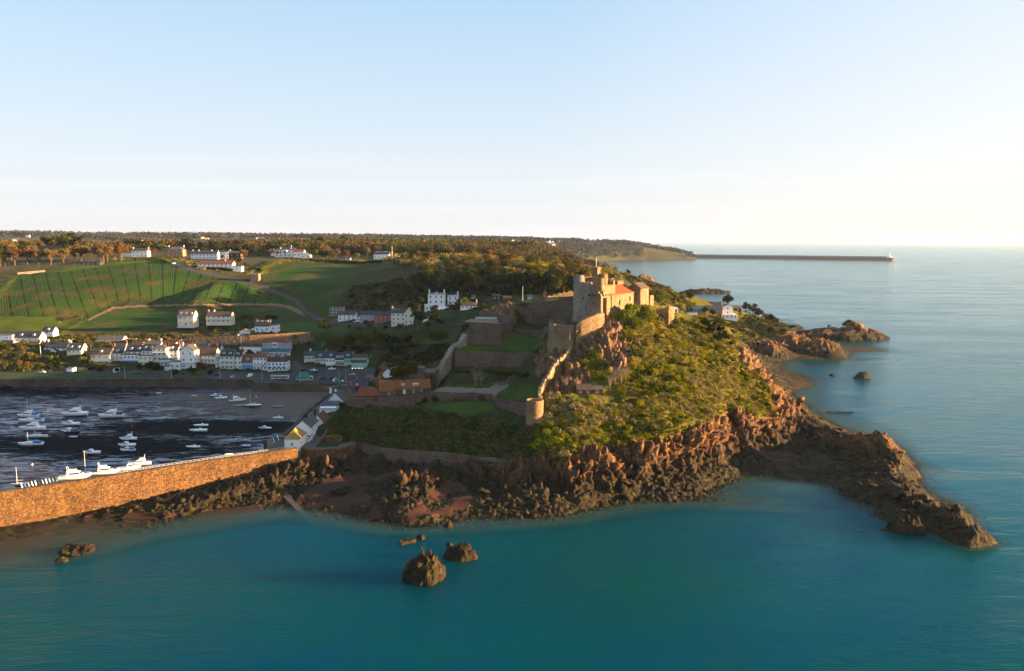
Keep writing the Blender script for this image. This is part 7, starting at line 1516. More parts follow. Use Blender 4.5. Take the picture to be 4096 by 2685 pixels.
boat(511, 1805, 58, 'small', 'white boat with bright blue cover, lowest of the trio', rz=9, cover='gel_blue')
boat(367, 1817, 66, 'small', 'white fishing cabin boat just beyond the tall pier mast', rz=7)
boat(804, 1706, 60, 'open', 'white open boat with helmsman seat, upper of two on black weed', rz=7)
boat(794, 1727, 72, 'open', 'white open workboat with outboard, lower of two on black weed', rz=6)
boat(773, 1791, 60, 'open', 'white and brown open speedboat with arch near the pier', rz=2, anti='gel_red')
boat(635, 1575, 22, 'dinghy', 'small flat white raft on the sand under the sea wall', rz=4)
boat(775, 1586, 24, 'dinghy', 'turquoise rowing dinghy on the sand near the sea wall', 'gel_teal', rz=30)
boat(862, 1588, 46, 'small', 'small boat under a bright blue canopy on the sand', 'gel_blue', rz=20, cover='gel_blue')
boat(884, 1597, 48, 'small', 'white cabin boat touching the blue canopied one', rz=25)
boat(950, 1608, 66, 'cruiser', 'white cabin cruiser with navy stern cover on the sand', rz=196, cover='gel_navy')
boat(952, 1627, 36, 'dinghy', 'teal rowing boat in front of the navy covered cruiser', 'gel_teal', rz=12, cover='gel_teal')
boat(1008, 1634, 72, 'yacht', 'navy hulled white decked yacht with slim mast on the sand', 'gel_navy', rz=18, mastpx=66)
boat(1110, 1631, 37, 'dinghy', 'grey green covered dinghy on the open sand', 'gel_green', rz=12, cover='gel_green')
boat(1112, 1675, 44, 'open', 'white open boat on the sand left of the cottages', rz=4)
boat(1060, 1719, 52, 'small', 'pale blue hulled cabin boat at the edge of the weed', 'gel_blue', rz=3)
boat(982, 1789, 40, 'dinghy', 'blue rowing boat beside the pier head steps', 'gel_blue', rz=3)
boat(1124, 1752, 36, 'dinghy', 'dark green covered boat on the quay behind the cottage', 'car_black', rz=5, zfix=9.4, cover='gel_green')
# boats laid up on the pier deck, seen over the parapet
boat(302, 1918, 122, 'cruiser', 'largest white cruiser laid up behind the pier parapet', rz=196, zfix=9.7, tilt=0)
boat(423, 1898, 108, 'cruiser', 'white cruiser with navy hull band behind the pier parapet', rz=196, zfix=9.7, tilt=0, cover='gel_navy')
boat(518, 1880, 88, 'small', 'white day boat between two cruisers behind the pier parapet', rz=196, zfix=9.7, tilt=0)
boat(560, 1862, 84, 'cruiser', 'white cruiser with raised cabin at the right of the laid up boats', rz=20, zfix=8.9, tilt=0)
boat(348, 1905, 60, 'yacht', 'yacht hidden behind the pier with its tall sunlit mast', rz=14, zfix=8.8, tilt=0, mastpx=92)
boat(75, 1950, 60, 'yacht', 'yacht behind the pier at far left with short sunlit mast', 'gel_grey', rz=14, zfix=8.8, tilt=0, mastpx=70)
boat(915, 1822, 34, 'dinghy', 'white domed boat cover behind the pier railing', rz=14, zfix=9.7, tilt=0, cover='gel_white')
# upright dinghies on racks
cols = ['gel_cream', 'gel_blue', 'gel_grey', 'gel_white', 'gel_cream', 'gel_navy', 'gel_grey', 'gel_white', 'gel_grey', 'gel_green', 'gel_grey', 'gel_cream']
nm = {'gel_red': 'red', 'gel_blue': 'blue', 'gel_grey': 'grey', 'gel_white': 'white', 'gel_cream': 'cream', 'gel_yellow': 'yellow', 'gel_teal': 'turquoise', 'gel_navy': 'navy', 'gel_green': 'green'}
def upright(px, py, c, lb, h=1.9):
    x, y, z = Z(px, py, 9.65); mb = hull_mb(h, .9, .3); o = empty('upright_dinghy', (x, y, z + h * .5), 0, lb, 'dinghy', 'dinghies stored upright'); o.rotation_euler = (0, R(74), R(12)); mb.obj('hull', [M[c], M[c], M[c]], o)
for i, c in enumerate(cols):
    px = 84 + i * 14; lb = ('leftmost ' if i == 0 else 'rightmost ' if i == len(cols) - 1 else ordw(i + 1) + ' from left, ') + nm[c] + ' dinghy stored upright behind the pier wall'
    upright(px, 1955 - i * 2.6 - 2, c, lb)
for i, c in enumerate(['gel_grey', 'gel_yellow', 'gel_grey', 'gel_white', 'gel_blue', 'gel_white']):
    upright(1070 + i * 8, 1787 - i * 5, c, ['leftmost', 'second', 'third', 'fourth', 'fifth', 'rightmost'][i] + ' ' + nm[c] + ' boat in the upright rack beside the cottage', 2.6)
# mooring buoys
for i, (px, py, c, lb) in enumerate([(129, 1864, 'gel_white', 'single pale mooring buoy near the left raft'), (826, 1589, 'gel_red', 'small red buoy on the sand by the blue canopy boat'), (810, 1664, 'gel_red', 'red buoy on the mud above the black weed'), (528, 1710, 'gel_red', 'orange buoy in mid harbour'), (945, 1762, 'gel_white', 'small white buoy near the pale blue boat'), (1025, 1591, 'gel_white', 'white buoy beside the navy hulled yacht')]):
    x, y, z = pick(px, py); mb = MB(); n = 8
    for k in range(6): r0, r1 = .45 * math.sin(math.pi * k / 6), .45 * math.sin(math.pi * (k + 1) / 6); mb.cyl(0, 0, .45 - .45 * math.cos(math.pi * k / 6), .45 - .45 * math.cos(math.pi * (k + 1) / 6), max(r0, .01), max(r1, .01), 10, cap=False)
    setp(mb.obj('mooring_buoy', M[c], None, (x, y, z)), lb, 'buoy')
# ---------------------------------------------------------------- vehicles
def wheel(parent, x, y, r=.34):
    mb = MB(); n = 12; V = [(x + r * math.cos(2 * math.pi * i / n), y + s * .11, r + r * math.sin(2 * math.pi * i / n)) for s in (-1, 1) for i in range(n)]
    mb.add(V, [(i, (i + 1) % n, n + (i + 1) % n, n + i) for i in range(n)] + [tuple(range(n)), tuple(range(2 * n - 1, n - 1, -1))]); w_ = mb.obj('wheel', M['tyre'], parent); r2 = r * .55
    V = [(x + r2 * math.cos(2 * math.pi * i / n), y + s * .125, r + r2 * math.sin(2 * math.pi * i / n)) for s in (-1, 1) for i in range(n)]
    MB().add(V, [(i, (i + 1) % n, n + (i + 1) % n, n + i) for i in range(n)] + [tuple(range(n)), tuple(range(2 * n - 1, n - 1, -1))]).obj('rim', M['car_silver'], w_)
def car(px, py, col, rz, label, kind='car', group='parked cars', name='parked_car', cat='car'):
    x, y, z = pick(px, py); o = empty(name, (x, y, z + .03), R(rz), label, cat, group); Ln, W = (4.4, 1.8) if kind == 'car' else (5.2, 1.9); y0, y1 = -W / 2, W / 2; L2 = Ln / 2
    if kind == 'van': prof = [(-L2, .35), (-L2, 1.0), (-L2 + .9, 1.25), (-L2 + 1.5, 2.05), (L2 - .05, 2.1), (L2, .35)]; gl = (-L2 + 1.05, -L2 + 2.2, 1.3, 1.9)
    elif kind == 'pickup': prof = [(-L2, .4), (-L2, 1.05), (-L2 + 1.2, 1.15), (-L2 + 1.9, 1.8), (.4, 1.8), (.6, 1.15), (L2, 1.1), (L2, .4)]; gl = None
    else: prof = [(-L2, .3), (-L2 + .05, .75), (-L2 + 1.1, .92), (-L2 + 1.8, 1.42), (L2 - 1.2, 1.45), (L2 - .35, .98), (L2, .9), (L2, .3)]
    k = len(prof); nar = [(.0 if h < 1.1 else .16) for _, h in prof]; V = [(a, y0 + n_, h) for (a, h), n_ in zip(prof, nar)] + [(a, y1 - n_, h) for (a, h), n_ in zip(prof, nar)]
    MB().add(V, [tuple(range(k)), tuple(range(2 * k - 1, k - 1, -1))] + [(i, (i + 1) % k, k + (i + 1) % k, k + i) for i in range(k)]).obj('body', M[col], o)
    g = MB(); a0, a1 = (-L2 + 1.25, L2 - .75) if kind == 'car' else (-L2 + 1.2, -L2 + 2.3) if kind == 'van' else (-L2 + 1.5, .3)
    zt, zb_ = (1.36, .98) if kind == 'car' else (1.9, 1.3) if kind == 'van' else (1.7, 1.25)
    for s in (-1, 1): yy = s * (W / 2 + .012); yt = s * (W / 2 - .13); g.add([(a0, yy, zb_), (a1, yy, zb_), (a1 - .35, yt, zt), (a0 + .5, yt, zt)], [(0, 1, 2, 3)]); g.add([(a0, yy - s * .04, zb_), (a1, yy - s * .04, zb_), (a1 - .35, yt - s * .04, zt), (a0 + .5, yt - s * .04, zt)], [(3, 2, 1, 0)])
    g.add([(a0 - .12, -W * .42, zb_ - .02), (a0 - .12, W * .42, zb_ - .02), (a0 + .46, W * .36, zt + .03), (a0 + .46, -W * .36, zt + .03)], [(0, 1, 2, 3)]); g.obj('windows', M['glass'], o)
    for a in (-L2 + .8, L2 - .85):
        for s in (-1, 1): wheel(o, a, s * (W / 2 - .08))
    for s in (-1, 1): MB().box(-L2 - .02, -L2 + .06, s * W * .36 - .16, s * W * .36 + .16, .6, .76).obj('headlight', M['frame'], o)
    return o
for a in [(931, 1511, 'car_silver', 80, 'silver hatchback parked nose out left on the quay car park'), (1000, 1509, 'car_white', 85, 'white van like car parked alone left of the bus', 'van'), (1211, 1484, 'car_black', 20, 'dark saloon near the mouth of the upper car park'), (1327, 1481, 'car_white', 8, 'white pickup truck outside the shop row', 'pickup'),
          (1408, 1503, 'car_silver', 0, 'silver estate car in front of the mint hotel'), (1288, 1516, 'car_black', 30, 'black car left of the front row near the signs'), (1321, 1518, 'car_black', 60, 'black hatchback beside the silver blue car'), (1341, 1520, 'car_silver', 70, 'silver blue car in the front row by flagpoles'), (1357, 1521, 'car_black', 70, 'dark car at the right end of the front row'),
          (1352, 1283, 'car_silver', 0, 'pale car parked before the low brown roofed valley house'), (1424, 1291, 'car_white', 0, 'white car left of the grey valley terrace'), (1452, 1294, 'car_silver', 0, 'silver car before the grey valley terrace'), (1518, 1298, 'car_navy', 0, 'navy car outside the red terrace house'), (1325, 1271, 'car_black', 10, 'dark car beside the concrete frame building'),
          (1236, 1258, 'car_red', 30, 'car climbing the lane at the field corner'), (1012, 1324, 'car_white', 0, 'white car left of the white mansard house', 'van'), (1108, 1325, 'car_white', 0, 'white car right of the white mansard house'), (512, 1362, 'car_silver', 0, 'silver car at the end of the long white shed'), (540, 1362, 'car_silver', 0, 'second silver car right of the white shed'),
          (695, 1056, 'car_white', 60, 'white car on the lane at the top of the striped field'), (717, 1313, 'car_white', 0, 'white car under the tall cream house'), (168, 1493, 'car_white', 0, 'white car among the bushes on the left quay road'), (264, 1495, 'car_navy', 0, 'dark car right of the cream shed on the quay road'), (304, 1493, 'car_black', 0, 'black car on the quay road before the brown roofed house'),
          (540, 1497, 'car_navy', 0, 'dark blue car under the blue awning'), (560, 1498, 'car_black', 0, 'black car right of the blue awning'), (868, 1502, 'car_black', 0, 'black car before the large cream house'), (988, 1482, 'car_black', 0, 'dark car in the garage of the blue fronted house'), (1836, 1306, 'car_navy', 0, 'blue car right of the brown roofed garage'), (1620, 1306, 'car_silver', 0, 'silver car before the valley villa')]:
    car(*a)
# bus
x, y, z = pick(1120, 1520); bz_ = empty('bus', (x, y, z + .04), R(2), 'white single deck bus parked along the harbour wall', 'bus')
MB().box(-6, 6, -1.25, 1.25, .35, 3.0).obj('body', M['car_white'], bz_); MB().box(-5.9, 5.9, -1.2, 1.2, 3.0, 3.12).obj('roof', M['gel_grey'], bz_); MB().box(-6.02, 5.6, -1.27, 1.27, 1.45, 2.45).obj('windows', M['glass'], bz_); MB().box(-6.01, 6.01, -1.262, 1.262, .35, .8).obj('skirt', M['gel_navy'], bz_)
for c, a in (('gel_red', -2.4), ('gel_teal', .6), ('gel_blue', 1.8), ('gel_red', 2.8)): MB().box(a, a + .8, -1.285, -1.27, .85, 1.9).obj('side_panel', M[c], bz_)
for a in (-4, 3.6):
    for s in (-1, 1): wheel(bz_, a, s * 1.15, .5)
# shelter and kiosks
x, y, z = pick(1211, 1522); sh = empty('harbour_shelter', (x, y, z), 0, 'cream shelter with a green pyramid roof on the car park', 'shelter')
MB().box(-4.6, 4.6, 0, 5, -.2, 2.6).obj('wall', M['cream'], sh); roof_mesh('hip', 9.2, 5, 2.6, 2.6, .9).obj('roof', M['green_roof'], sh); MB().box(-3.2, 2.4, -.03, .02, .9, 2.1).obj('window', M['glass'], sh)
x, y, z = pick(1245, 1522); ky = empty('yellow_kiosk', (x, y, z), 0, 'small yellow telephone kiosk beside the green roofed shelter', 'kiosk'); MB().box(-1, 1, 0, 1.6, 0, 2.6).box(-1.1, 1.1, -.1, 1.7, 2.6, 2.8).obj('cabin', M['yellow'], ky); MB().box(-.7, .7, -.03, .01, .7, 2.2).obj('window', M['glass'], ky)
x, y, z = pick(1155, 1523); rb = empty('red_post_box', (x, y, z), 0, 'small red and white post box right of the bus', 'post box'); MB().cyl(0, 0, 0, 1.5, .35, .35, 12).obj('pillar', M['gel_red'], rb); MB().cyl(0, 0, 1.5, 1.7, .42, .3, 12).obj('cap', M['gel_red'], rb)
x, y, z = pick(1256, 1492); tb = boat(1256, 1490, 36, 'small', 'blue boat standing on a trailer in the car park', 'gel_blue', rz=-6, tilt=0); tb.location = (x, y, z + .75)
tr = empty('boat_trailer', (x, y, z), R(-6), 'trailer carrying the blue boat in the car park', 'trailer'); MB().box(-3, 3, -.9, -.8, .5, .62).box(-3, 3, .8, .9, .5, .62).box(-4.4, -3, -.06, .06, .5, .6).box(-3, -2.9, -.9, .9, .5, .6).box(2.9, 3, -.9, .9, .5, .6).obj('frame', M['darkmetal'], tr); [wheel(tr, .4, s * 1.05) for s in (-1, 1)]
# poles
def pole(px, py0, py1, mt, label, name='flagpole', cat='flagpole', r=.09, flag=None, zz=None):
    x, y, z = pick(px, py1) if zz is None else Z(px, py1, zz); h = (py1 - py0) / F * y * 1.0; o = empty(name, (x, y, z), 0, label, cat); MB().cyl(0, 0, -.5, h, r, r * .6, 8).obj('pole', M[mt], o); MB().cyl(0, 0, 0, .4, r * 2.2, r * 2, 8).obj('base', M[mt], o)
    if flag: MB().add([(0, 0, h - .1), (1.6, .2, h - .5), (1.5, .1, h - 1.2), (0, 0, h - 1.1)], [(0, 1, 2, 3)]).obj('flag', M[flag], o)
    return o
for px, a, b, lb in [(881, 1467, 1516, 'left of the bus near the parked silver hatchback'), (1049, 1459, 1518, 'with a red and white flag just left of the bus'), (1201, 1483, 1531, 'in front of the green roofed shelter'), (1358, 1487, 1532, 'among the front row of cars'), (1385, 1479, 1531, 'at the right end of the harbour front'), (500, 1465, 1512, 'on the left promenade below the blue awning'), (687, 1469, 1513, 'on the promenade below the tall gabled house')]:
    pole(px, a, b, 'rail', 'white flagpole ' + lb, flag='gel_red' if '1049' in str(px) else None)
pole(2091, 1144, 1204, 'rail', 'tall white pole standing against the dark wood', r=.16); pole(965, 1346, 1384, 'rail', 'white flagpole beside the small slate cottage')
pole(1569, 985, 1038, 'rail', 'grey antenna mast on the brow above the second field', 'antenna_mast', 'mast', .35); pole(1630, 1004, 1030, 'darkmetal', 'short thin mast right of the antenna on the brow', 'mast', 'mast', .2)
pole(163, 1383, 1420, 'rail', 'pale telegraph pole left of the paired slate houses', 'telegraph_pole', 'pole', .2); pole(363, 1380, 1420, 'bark', 'dark telegraph pole left of the brown roofed house', 'telegraph_pole', 'pole', .16); pole(1398, 1240, 1284, 'palebark', 'wooden pole in front of the low valley house', 'telegraph_pole', 'pole', .2)
pole(1265, 1606, 1650, 'darkmetal', 'dark lamp post on the quay edge by the cottages', 'lamp_post', 'lamp post', .12, zz=9.4); pole(1268, 1494, 1530, 'darkmetal', 'dark lamp post right of the shelter', 'lamp_post', 'lamp post', .12); pole(990, 1770, 1806, 'darkmetal', 'lamp post on the pier railing by the blue rowing boat', 'lamp_post', 'lamp post', .1, zz=9.7)
pole(1393, 1530, 1553, 'darkmetal', 'dark signal post at the top of the harbour ramp', 'signal_post', 'post', .12); pole(2255, 1146, 1180, 'palebark', 'wooden gallows like pole on the upper castle lawn', 'wooden_post', 'post', .12); pole(1222, 1540 + 254, 1800, 'rail', 'thin pale post beside the steps', 'post', 'post', .05, zz=9.7)
for i, (px, lb) in enumerate([(1336, 'leftmost of the small notice boards on the harbour rail'), (1352, 'middle notice board, pale blue, on the harbour rail'), (1370, 'rightmost white notice board on the harbour rail')]):
    x, y, z = pick(px, 1534); nb = empty('notice_board', (x, y, z), 0, lb, 'notice board'); MB().box(-.9, .9, -.05, .05, 1.0, 2.3).obj('panel', M['gel_white' if i != 1 else 'gel_teal'], nb); MB().box(-.7, -.6, -.04, .04, 0, 1).box(.6, .7, -.04, .04, 0, 1).obj('legs', M['darkmetal'], nb)
# fence of posts
fo = empty('post_fence', pick(1215, 1283), 0, 'line of pale posts along the paddock below the lane', 'fence'); fx_ = fo.location.copy()
for i in range(9):
    p = Vector(pick(1215 + i * 12, 1283 + i * 1.6)); MB().box(-.12, .12, -.12, .12, -.3, 1.9).obj('post', M['palebark'], fo, p - fx_)
# lamps lit under the hotel front
for i in range(5):
    w_ = mint; mb = MB(); mb.cyl(-4.6 + 2.3 * i, -.35, 2.6, 2.95, .16, .16, 8); mb.obj('wall_lamp', M['lamp'], w_)
# ramp with railing by the upper harbour
mb = MB(); a_, b_ = Vector(Z(1240, 1556, 3.6)), Vector(Z(1392, 1542, 8.9)); n_ = Vector((0, -3.4, 0)); mb.hexa([(k.x, k.y, 1) for k in (a_, a_ + n_, b_ + n_, b_)][::-1], [tuple(k) for k in (a_, a_ + n_, b_ + n_, b_)][::-1]); setp(mb.obj('harbour_ramp', M['stone_quay']), 'sloping stone ramp from the car park down to the sand', 'ramp')
mb = MB()
for i in range(10): p = a_.lerp(b_, i / 9) + n_; mb.tube(p, p + Vector((0, 0, 1.1)), .05, n=4)
for h in (.6, 1.1): mb.tube(a_ + n_ + Vector((0, 0, h)), b_ + n_ + Vector((0, 0, h)), .04, n=4)
setp(mb.obj('ramp_railing', M['rail']), 'white railing along the harbour ramp', 'railing')
# hedges
def hedge(pts, w, h, mt, label, seed):
    P = [Vector(p) for p in pts]; c = P[0].copy(); rg = np.random.default_rng(seed); V = []; N_ = []
    for a, b in zip(P[:-1], P[1:]):
        n = int((b - a).length * 26); t = rg.random(n)[:, None]; q = np.array(a)[None] * (1 - t) + np.array(b)[None] * t; d = (b - a).normalized(); s = np.array([-d.y, d.x, 0]); u = rg.uniform(-1, 1, n); top = rg.random(n) < .45
        off = np.where(top, u, np.sign(u)) * w / 2; z = np.where(top, h, rg.random(n) * h); q = q + s[None] * off[:, None] + np.array([0, 0, 1.0])[None] * z[:, None] + rg.normal(size=(n, 3)) * .1
        V.append(q); N_.append(np.where(top[:, None], np.array([[0, 0, 1.0]]), s[None] * np.sign(u)[:, None]))
    q = quads(np.concatenate(V), np.concatenate(N_), .5, rg) - np.array(c); o = empty('hedge', c, 0, label, 'hedge'); link('foliage', mesh_from('foliage', q, np.arange(len(q)).reshape(-1, 4), [M[mt]]), o)
    mb = MB()
    for a, b in zip(P[:-1], P[1:]):
        d = (b - a); l_ = d.length; s = Vector((-d.y, d.x, 0)).normalized() * w * .38; mb.hexa([a - s - c, b - s - c, b + s - c, a + s - c], [k + Vector((0, 0, h * .85)) - c for k in (a - s, b - s, b + s, a + s)])
    mb.obj('stems', M['leaf_dark'], o)
hedge([pick(1982, 1500), pick(2050, 1502), pick(2112, 1508)], 3, 1.6, 'leaf_olive', 'long clipped hedge under the middle ward wall', 1)
hedge([pick(1822, 1494), pick(1880, 1494), pick(1970, 1494)], 2.4, 1.5, 'leaf_olive', 'clipped hedge left of the information board in the lower ward', 2)
hedge([pick(540, 1044), pick(580, 1042), pick(640, 1040)], 5, 4.5, 'leaf_olive', 'tall clipped hedge in front of the plateau villa', 3)
hedge([pick(1240, 1046), pick(1340, 1052), pick(1440, 1056), pick(1530, 1050)], 4, 3, 'leaf_dark', 'dark hedge along the top of the second field', 4)
hedge([pick(1035, 1085), pick(1070, 1070), pick(1110, 1052), pick(1125, 1046)], 7, 4, 'leaf_green', 'yellow green hedge descending beside the second field', 5)
hedge([pick(825, 1078), pick(880, 1080), pick(930, 1086)], 4, 3, 'leaf_dark', 'dark hedge under the long red roofed house', 6)
hedge([pick(640, 1042), pick(668, 1048), pick(680, 1056)], 3, 2.5, 'leaf_green', 'bright hedge curving along the lane top', 7)
hedge([pick(1062, 1276), pick(1080, 1275), pick(1108, 1275)], 3, 3, 'leaf_dark', 'short square hedge above the white mansard house', 8)
# parterre of low box hedges on the middle terrace
po = empty('knot_garden', pick(1885, 1396), 0, 'yellowish geometric knot garden on the small terrace', 'garden'); mb = MB()
for s in (1.0, .62, .28):
    a, b = 8 * s, 3.6 * s
    for q in ((-a, a, -b - .3, -b + .3), (-a, a, b - .3, b + .3), (-a - .3, -a + .3, -b + .35, b - .35), (a - .3, a + .3, -b + .35, b - .35)): mb.box(*q, -.5, .7)
mb.obj('box_hedges', M['leaf_green'], po)
# ---------------------------------------------------------------- rocks standing in the sea
def rock(px0, px1, pyb, pyt, label, seed, dr=.8, zb=0.0, peaks=((0, 0, 1.0, .8),), name='sea_rock', res=None, sharp=1.0, cat='rock', lift=0.0, mat='rock'):
    a, b = Z(px0, pyb, zb), Z(px1, pyb, zb); w = b[0] - a[0]; dep = w * dr; yc = a[1] + dep * .5; h = D((px0 + px1) / 2, pyt, yc)[2] - zb
    res = res or max(.28, w / 90); nx2 = int(w * 1.25 / res); ny2 = int(dep * 1.25 / res); xs = np.linspace(-w * .62, w * .62, nx2); ys = np.linspace(-dep * .62, dep * .62, ny2); X_, Y_ = np.meshgrid(xs, ys)
    wx = fbm(X_ / (w * .2) + seed, Y_ / (w * .2), o=3, s=seed) * .22; r = np.hypot(X_ / (w * .5), Y_ / (dep * .5)) + wx
    env = np.clip(1 - r ** 2.2, -1, 1); prof = np.zeros_like(r) + .12
    for (u, v, k, s) in peaks: q = np.hypot((X_ / (w * .5) - u), (Y_ / (dep * .5) - v) * .8) / s; prof = np.maximum(prof, k * np.clip(1 - q ** 1.3, 0, 1) ** .8)
    sc1 = max(w * .13, 1.2); f1, _ = cells(X_ / sc1 + wx, Y_ / sc1 * .7 + X_ / sc1 * .3, seed + 3, 1.3); f2, _ = cells(X_ / (sc1 * .38), Y_ / (sc1 * .38) * .7, seed + 9, 1.5); f3, _ = cells(X_ / (sc1 * .15), Y_ / (sc1 * .15), seed + 14, 1.5)
    Zr = np.where(env > 0, env ** .38, env * 2) * h * (.5 + .5 * prof) * 1.0 + np.clip(env + .25, 0, 1) * ((f1 - .6) * min(h, 9) * .2 + (f2 - .5) * min(h, 9) * .13 + (f3 - .5) * min(h, 9) * .06) * sharp
    Zr = np.where(env < 0, np.minimum(Zr, env * 5), Zr); Zr = np.maximum(Zr, -3)
    XX_ = X_ + (f2 - .5) * sc1 * .25; YY_ = Y_ + (f3 - .5) * sc1 * .15
    idx = np.arange(nx2 * ny2).reshape(ny2, nx2); q = np.stack([idx[:-1, :-1], idx[:-1, 1:], idx[1:, 1:], idx[1:, :-1]], -1).reshape(-1, 4); keepq = Zr.reshape(-1)[q].max(1) > -2.9; q = q[keepq]
    u, inv = np.unique(q, return_inverse=True); P = np.stack([XX_, YY_, Zr], -1).reshape(-1, 3)[u]
    setp(link(name, mesh_from(name, P, inv.reshape(-1, 4), [M[mat]]), None, ((a[0] + b[0]) / 2, yc, zb + lift)), label, cat)
rock(1600, 1768, 2348, 2226, 'largest foreground sea rock, sunlit on its right face', 3, .95, peaks=((.15, .3, 1.0, 1.3), (.5, -.3, .7, .9), (-.4, 0, .8, 1.0)), sharp=1.15)
rock(1774, 1908, 2248, 2178, 'squat foreground sea rock right of the largest one', 5, .62, peaks=((.25, .3, 1.0, 1.2), (.6, -.3, .7, .8), (-.4, .1, .8, 1.0)))
rock(1783, 1810, 2188, 2166, 'small pale boulder tucked behind the squat sea rock', 6, .7)
rock(1663, 1700, 2162, 2136, 'small jagged rock right of the hollow concrete wreck', 8, .7, peaks=((0, 0, .8, 1),))
rock(205, 345, 2226, 2178, 'low scattered brown reef at the lower left', 12, .8, peaks=((-.6, -.3, .5, .5), (.5, .4, .45, .5), (-.5, .5, .4, .4)), sharp=1.5)
rock(205, 262, 2252, 2225, 'small brown reef fragment below the lower left reef', 13, .7, peaks=((0, 0, .55, .9),), sharp=1.4)
rock(3580, 3728, 2138, 2062, 'low triangular rock off the tip of the spit', 14, .7, peaks=((.2, .3, .9, .9), (-.4, 0, .35, .6)))
rock(3528, 3590, 2126, 2112, 'flat reef awash left of the triangular rock', 15, .6, peaks=((0, 0, .4, 1),))
rock(1775, 1812, 2112, 2078, 'pointed yellowish rock at the edge of the beach', 16, .7, zb=0)
rock(2736, 2940, 1174, 1152, 'long low dark islet in the calm bay', 17, .35, peaks=((-.7, 0, .7, .4), (-.1, 0, 1, .6), (.5, 0, .55, .5)), res=1.6)
rock(3185, 3575, 1362, 1296, 'long dark rocky point with a pyramid hump', 18, .38, peaks=((.42, 0, 1.25, .42), (.1, .2, .5, .5), (-.3, .3, .4, .6), (-.75, .4, .35, .4), (.8, -.1, .35, .3)), res=1.3)
rock(3374, 3436, 1300, 1279, 'dark islet behind the long rocky point', 19, .6, res=1.2)
rock(3310, 3328, 1305, 1297, 'tiny dark rock left of the dark islet', 20, .6, res=1)
rock(3150, 3216, 1312, 1295, 'low dark reef at the foot of the headland', 21, .5, peaks=((0, 0, .6, 1),), res=1.2)
rock(3422, 3492, 1517, 1484, 'dark rounded rock alone in the blue water', 22, .6, peaks=((.1, 0, .9, .9),), res=.8)
rock(3316, 3348, 1504, 1494, 'low weedy reef left of the rounded dark rock', 23, .6, res=.8)
rock(3310, 3420, 1652, 1642, 'thin line of reef just off the dark foreshore', 24, .12, peaks=((.5, 0, .5, .5), (-.5, 0, .3, .5)), res=.6)
rock(3037, 3142, 1444, 1362, 'pale topped boulder cliff below the headland', 25, .7, peaks=((-.1, .2, 1.0, .95),), res=.8)
rock(3180, 3390, 1430, 1352, 'long brown cliff rock running out from the headland', 26, .42, peaks=((-.6, .2, .85, .8), (0, .2, 1, .8), (.6, 0, .8, .55)), res=1.1)
rock(3200, 3270, 1404, 1330, 'rusty cliff buttress joining the headland to its rocks', 27, .8, peaks=((-.4, .3, 1.0, .9),), res=.9)
x_, y_ = 165, 985
rock(2536, 2618, 1128, 1098, 'reddish twin peaked outcrop behind the coastal slope', 28, .6, zb=24, peaks=((-.1, 0, 1, .6), (.5, 0, 1.0, .45)), res=1.1)
rock(2638, 2692, 1156, 1140, 'dark low rocks in the water beyond the slope', 29, .4, peaks=((-.4, 0, .9, .6), (.5, 0, .4, .5)), res=1.1)
# concrete wreck box
o = empty('hollow_wreck', Z(1630, 2168, .4), R(32), 'rectangular hollow concrete wreck awash near the beach', 'wreck'); mb = MB()
for q in ((-2.7, 2.7, -1.1, -.7), (-2.7, 2.7, .7, 1.1), (-2.7, -2.2, -.7, .7), (2.2, 2.7, -.7, .7), (-.2, .2, -.7, .7)): mb.box(*q, -1.5, .7)
me = mb.mesh('frame', [M['rock']]); link('frame', me, o)
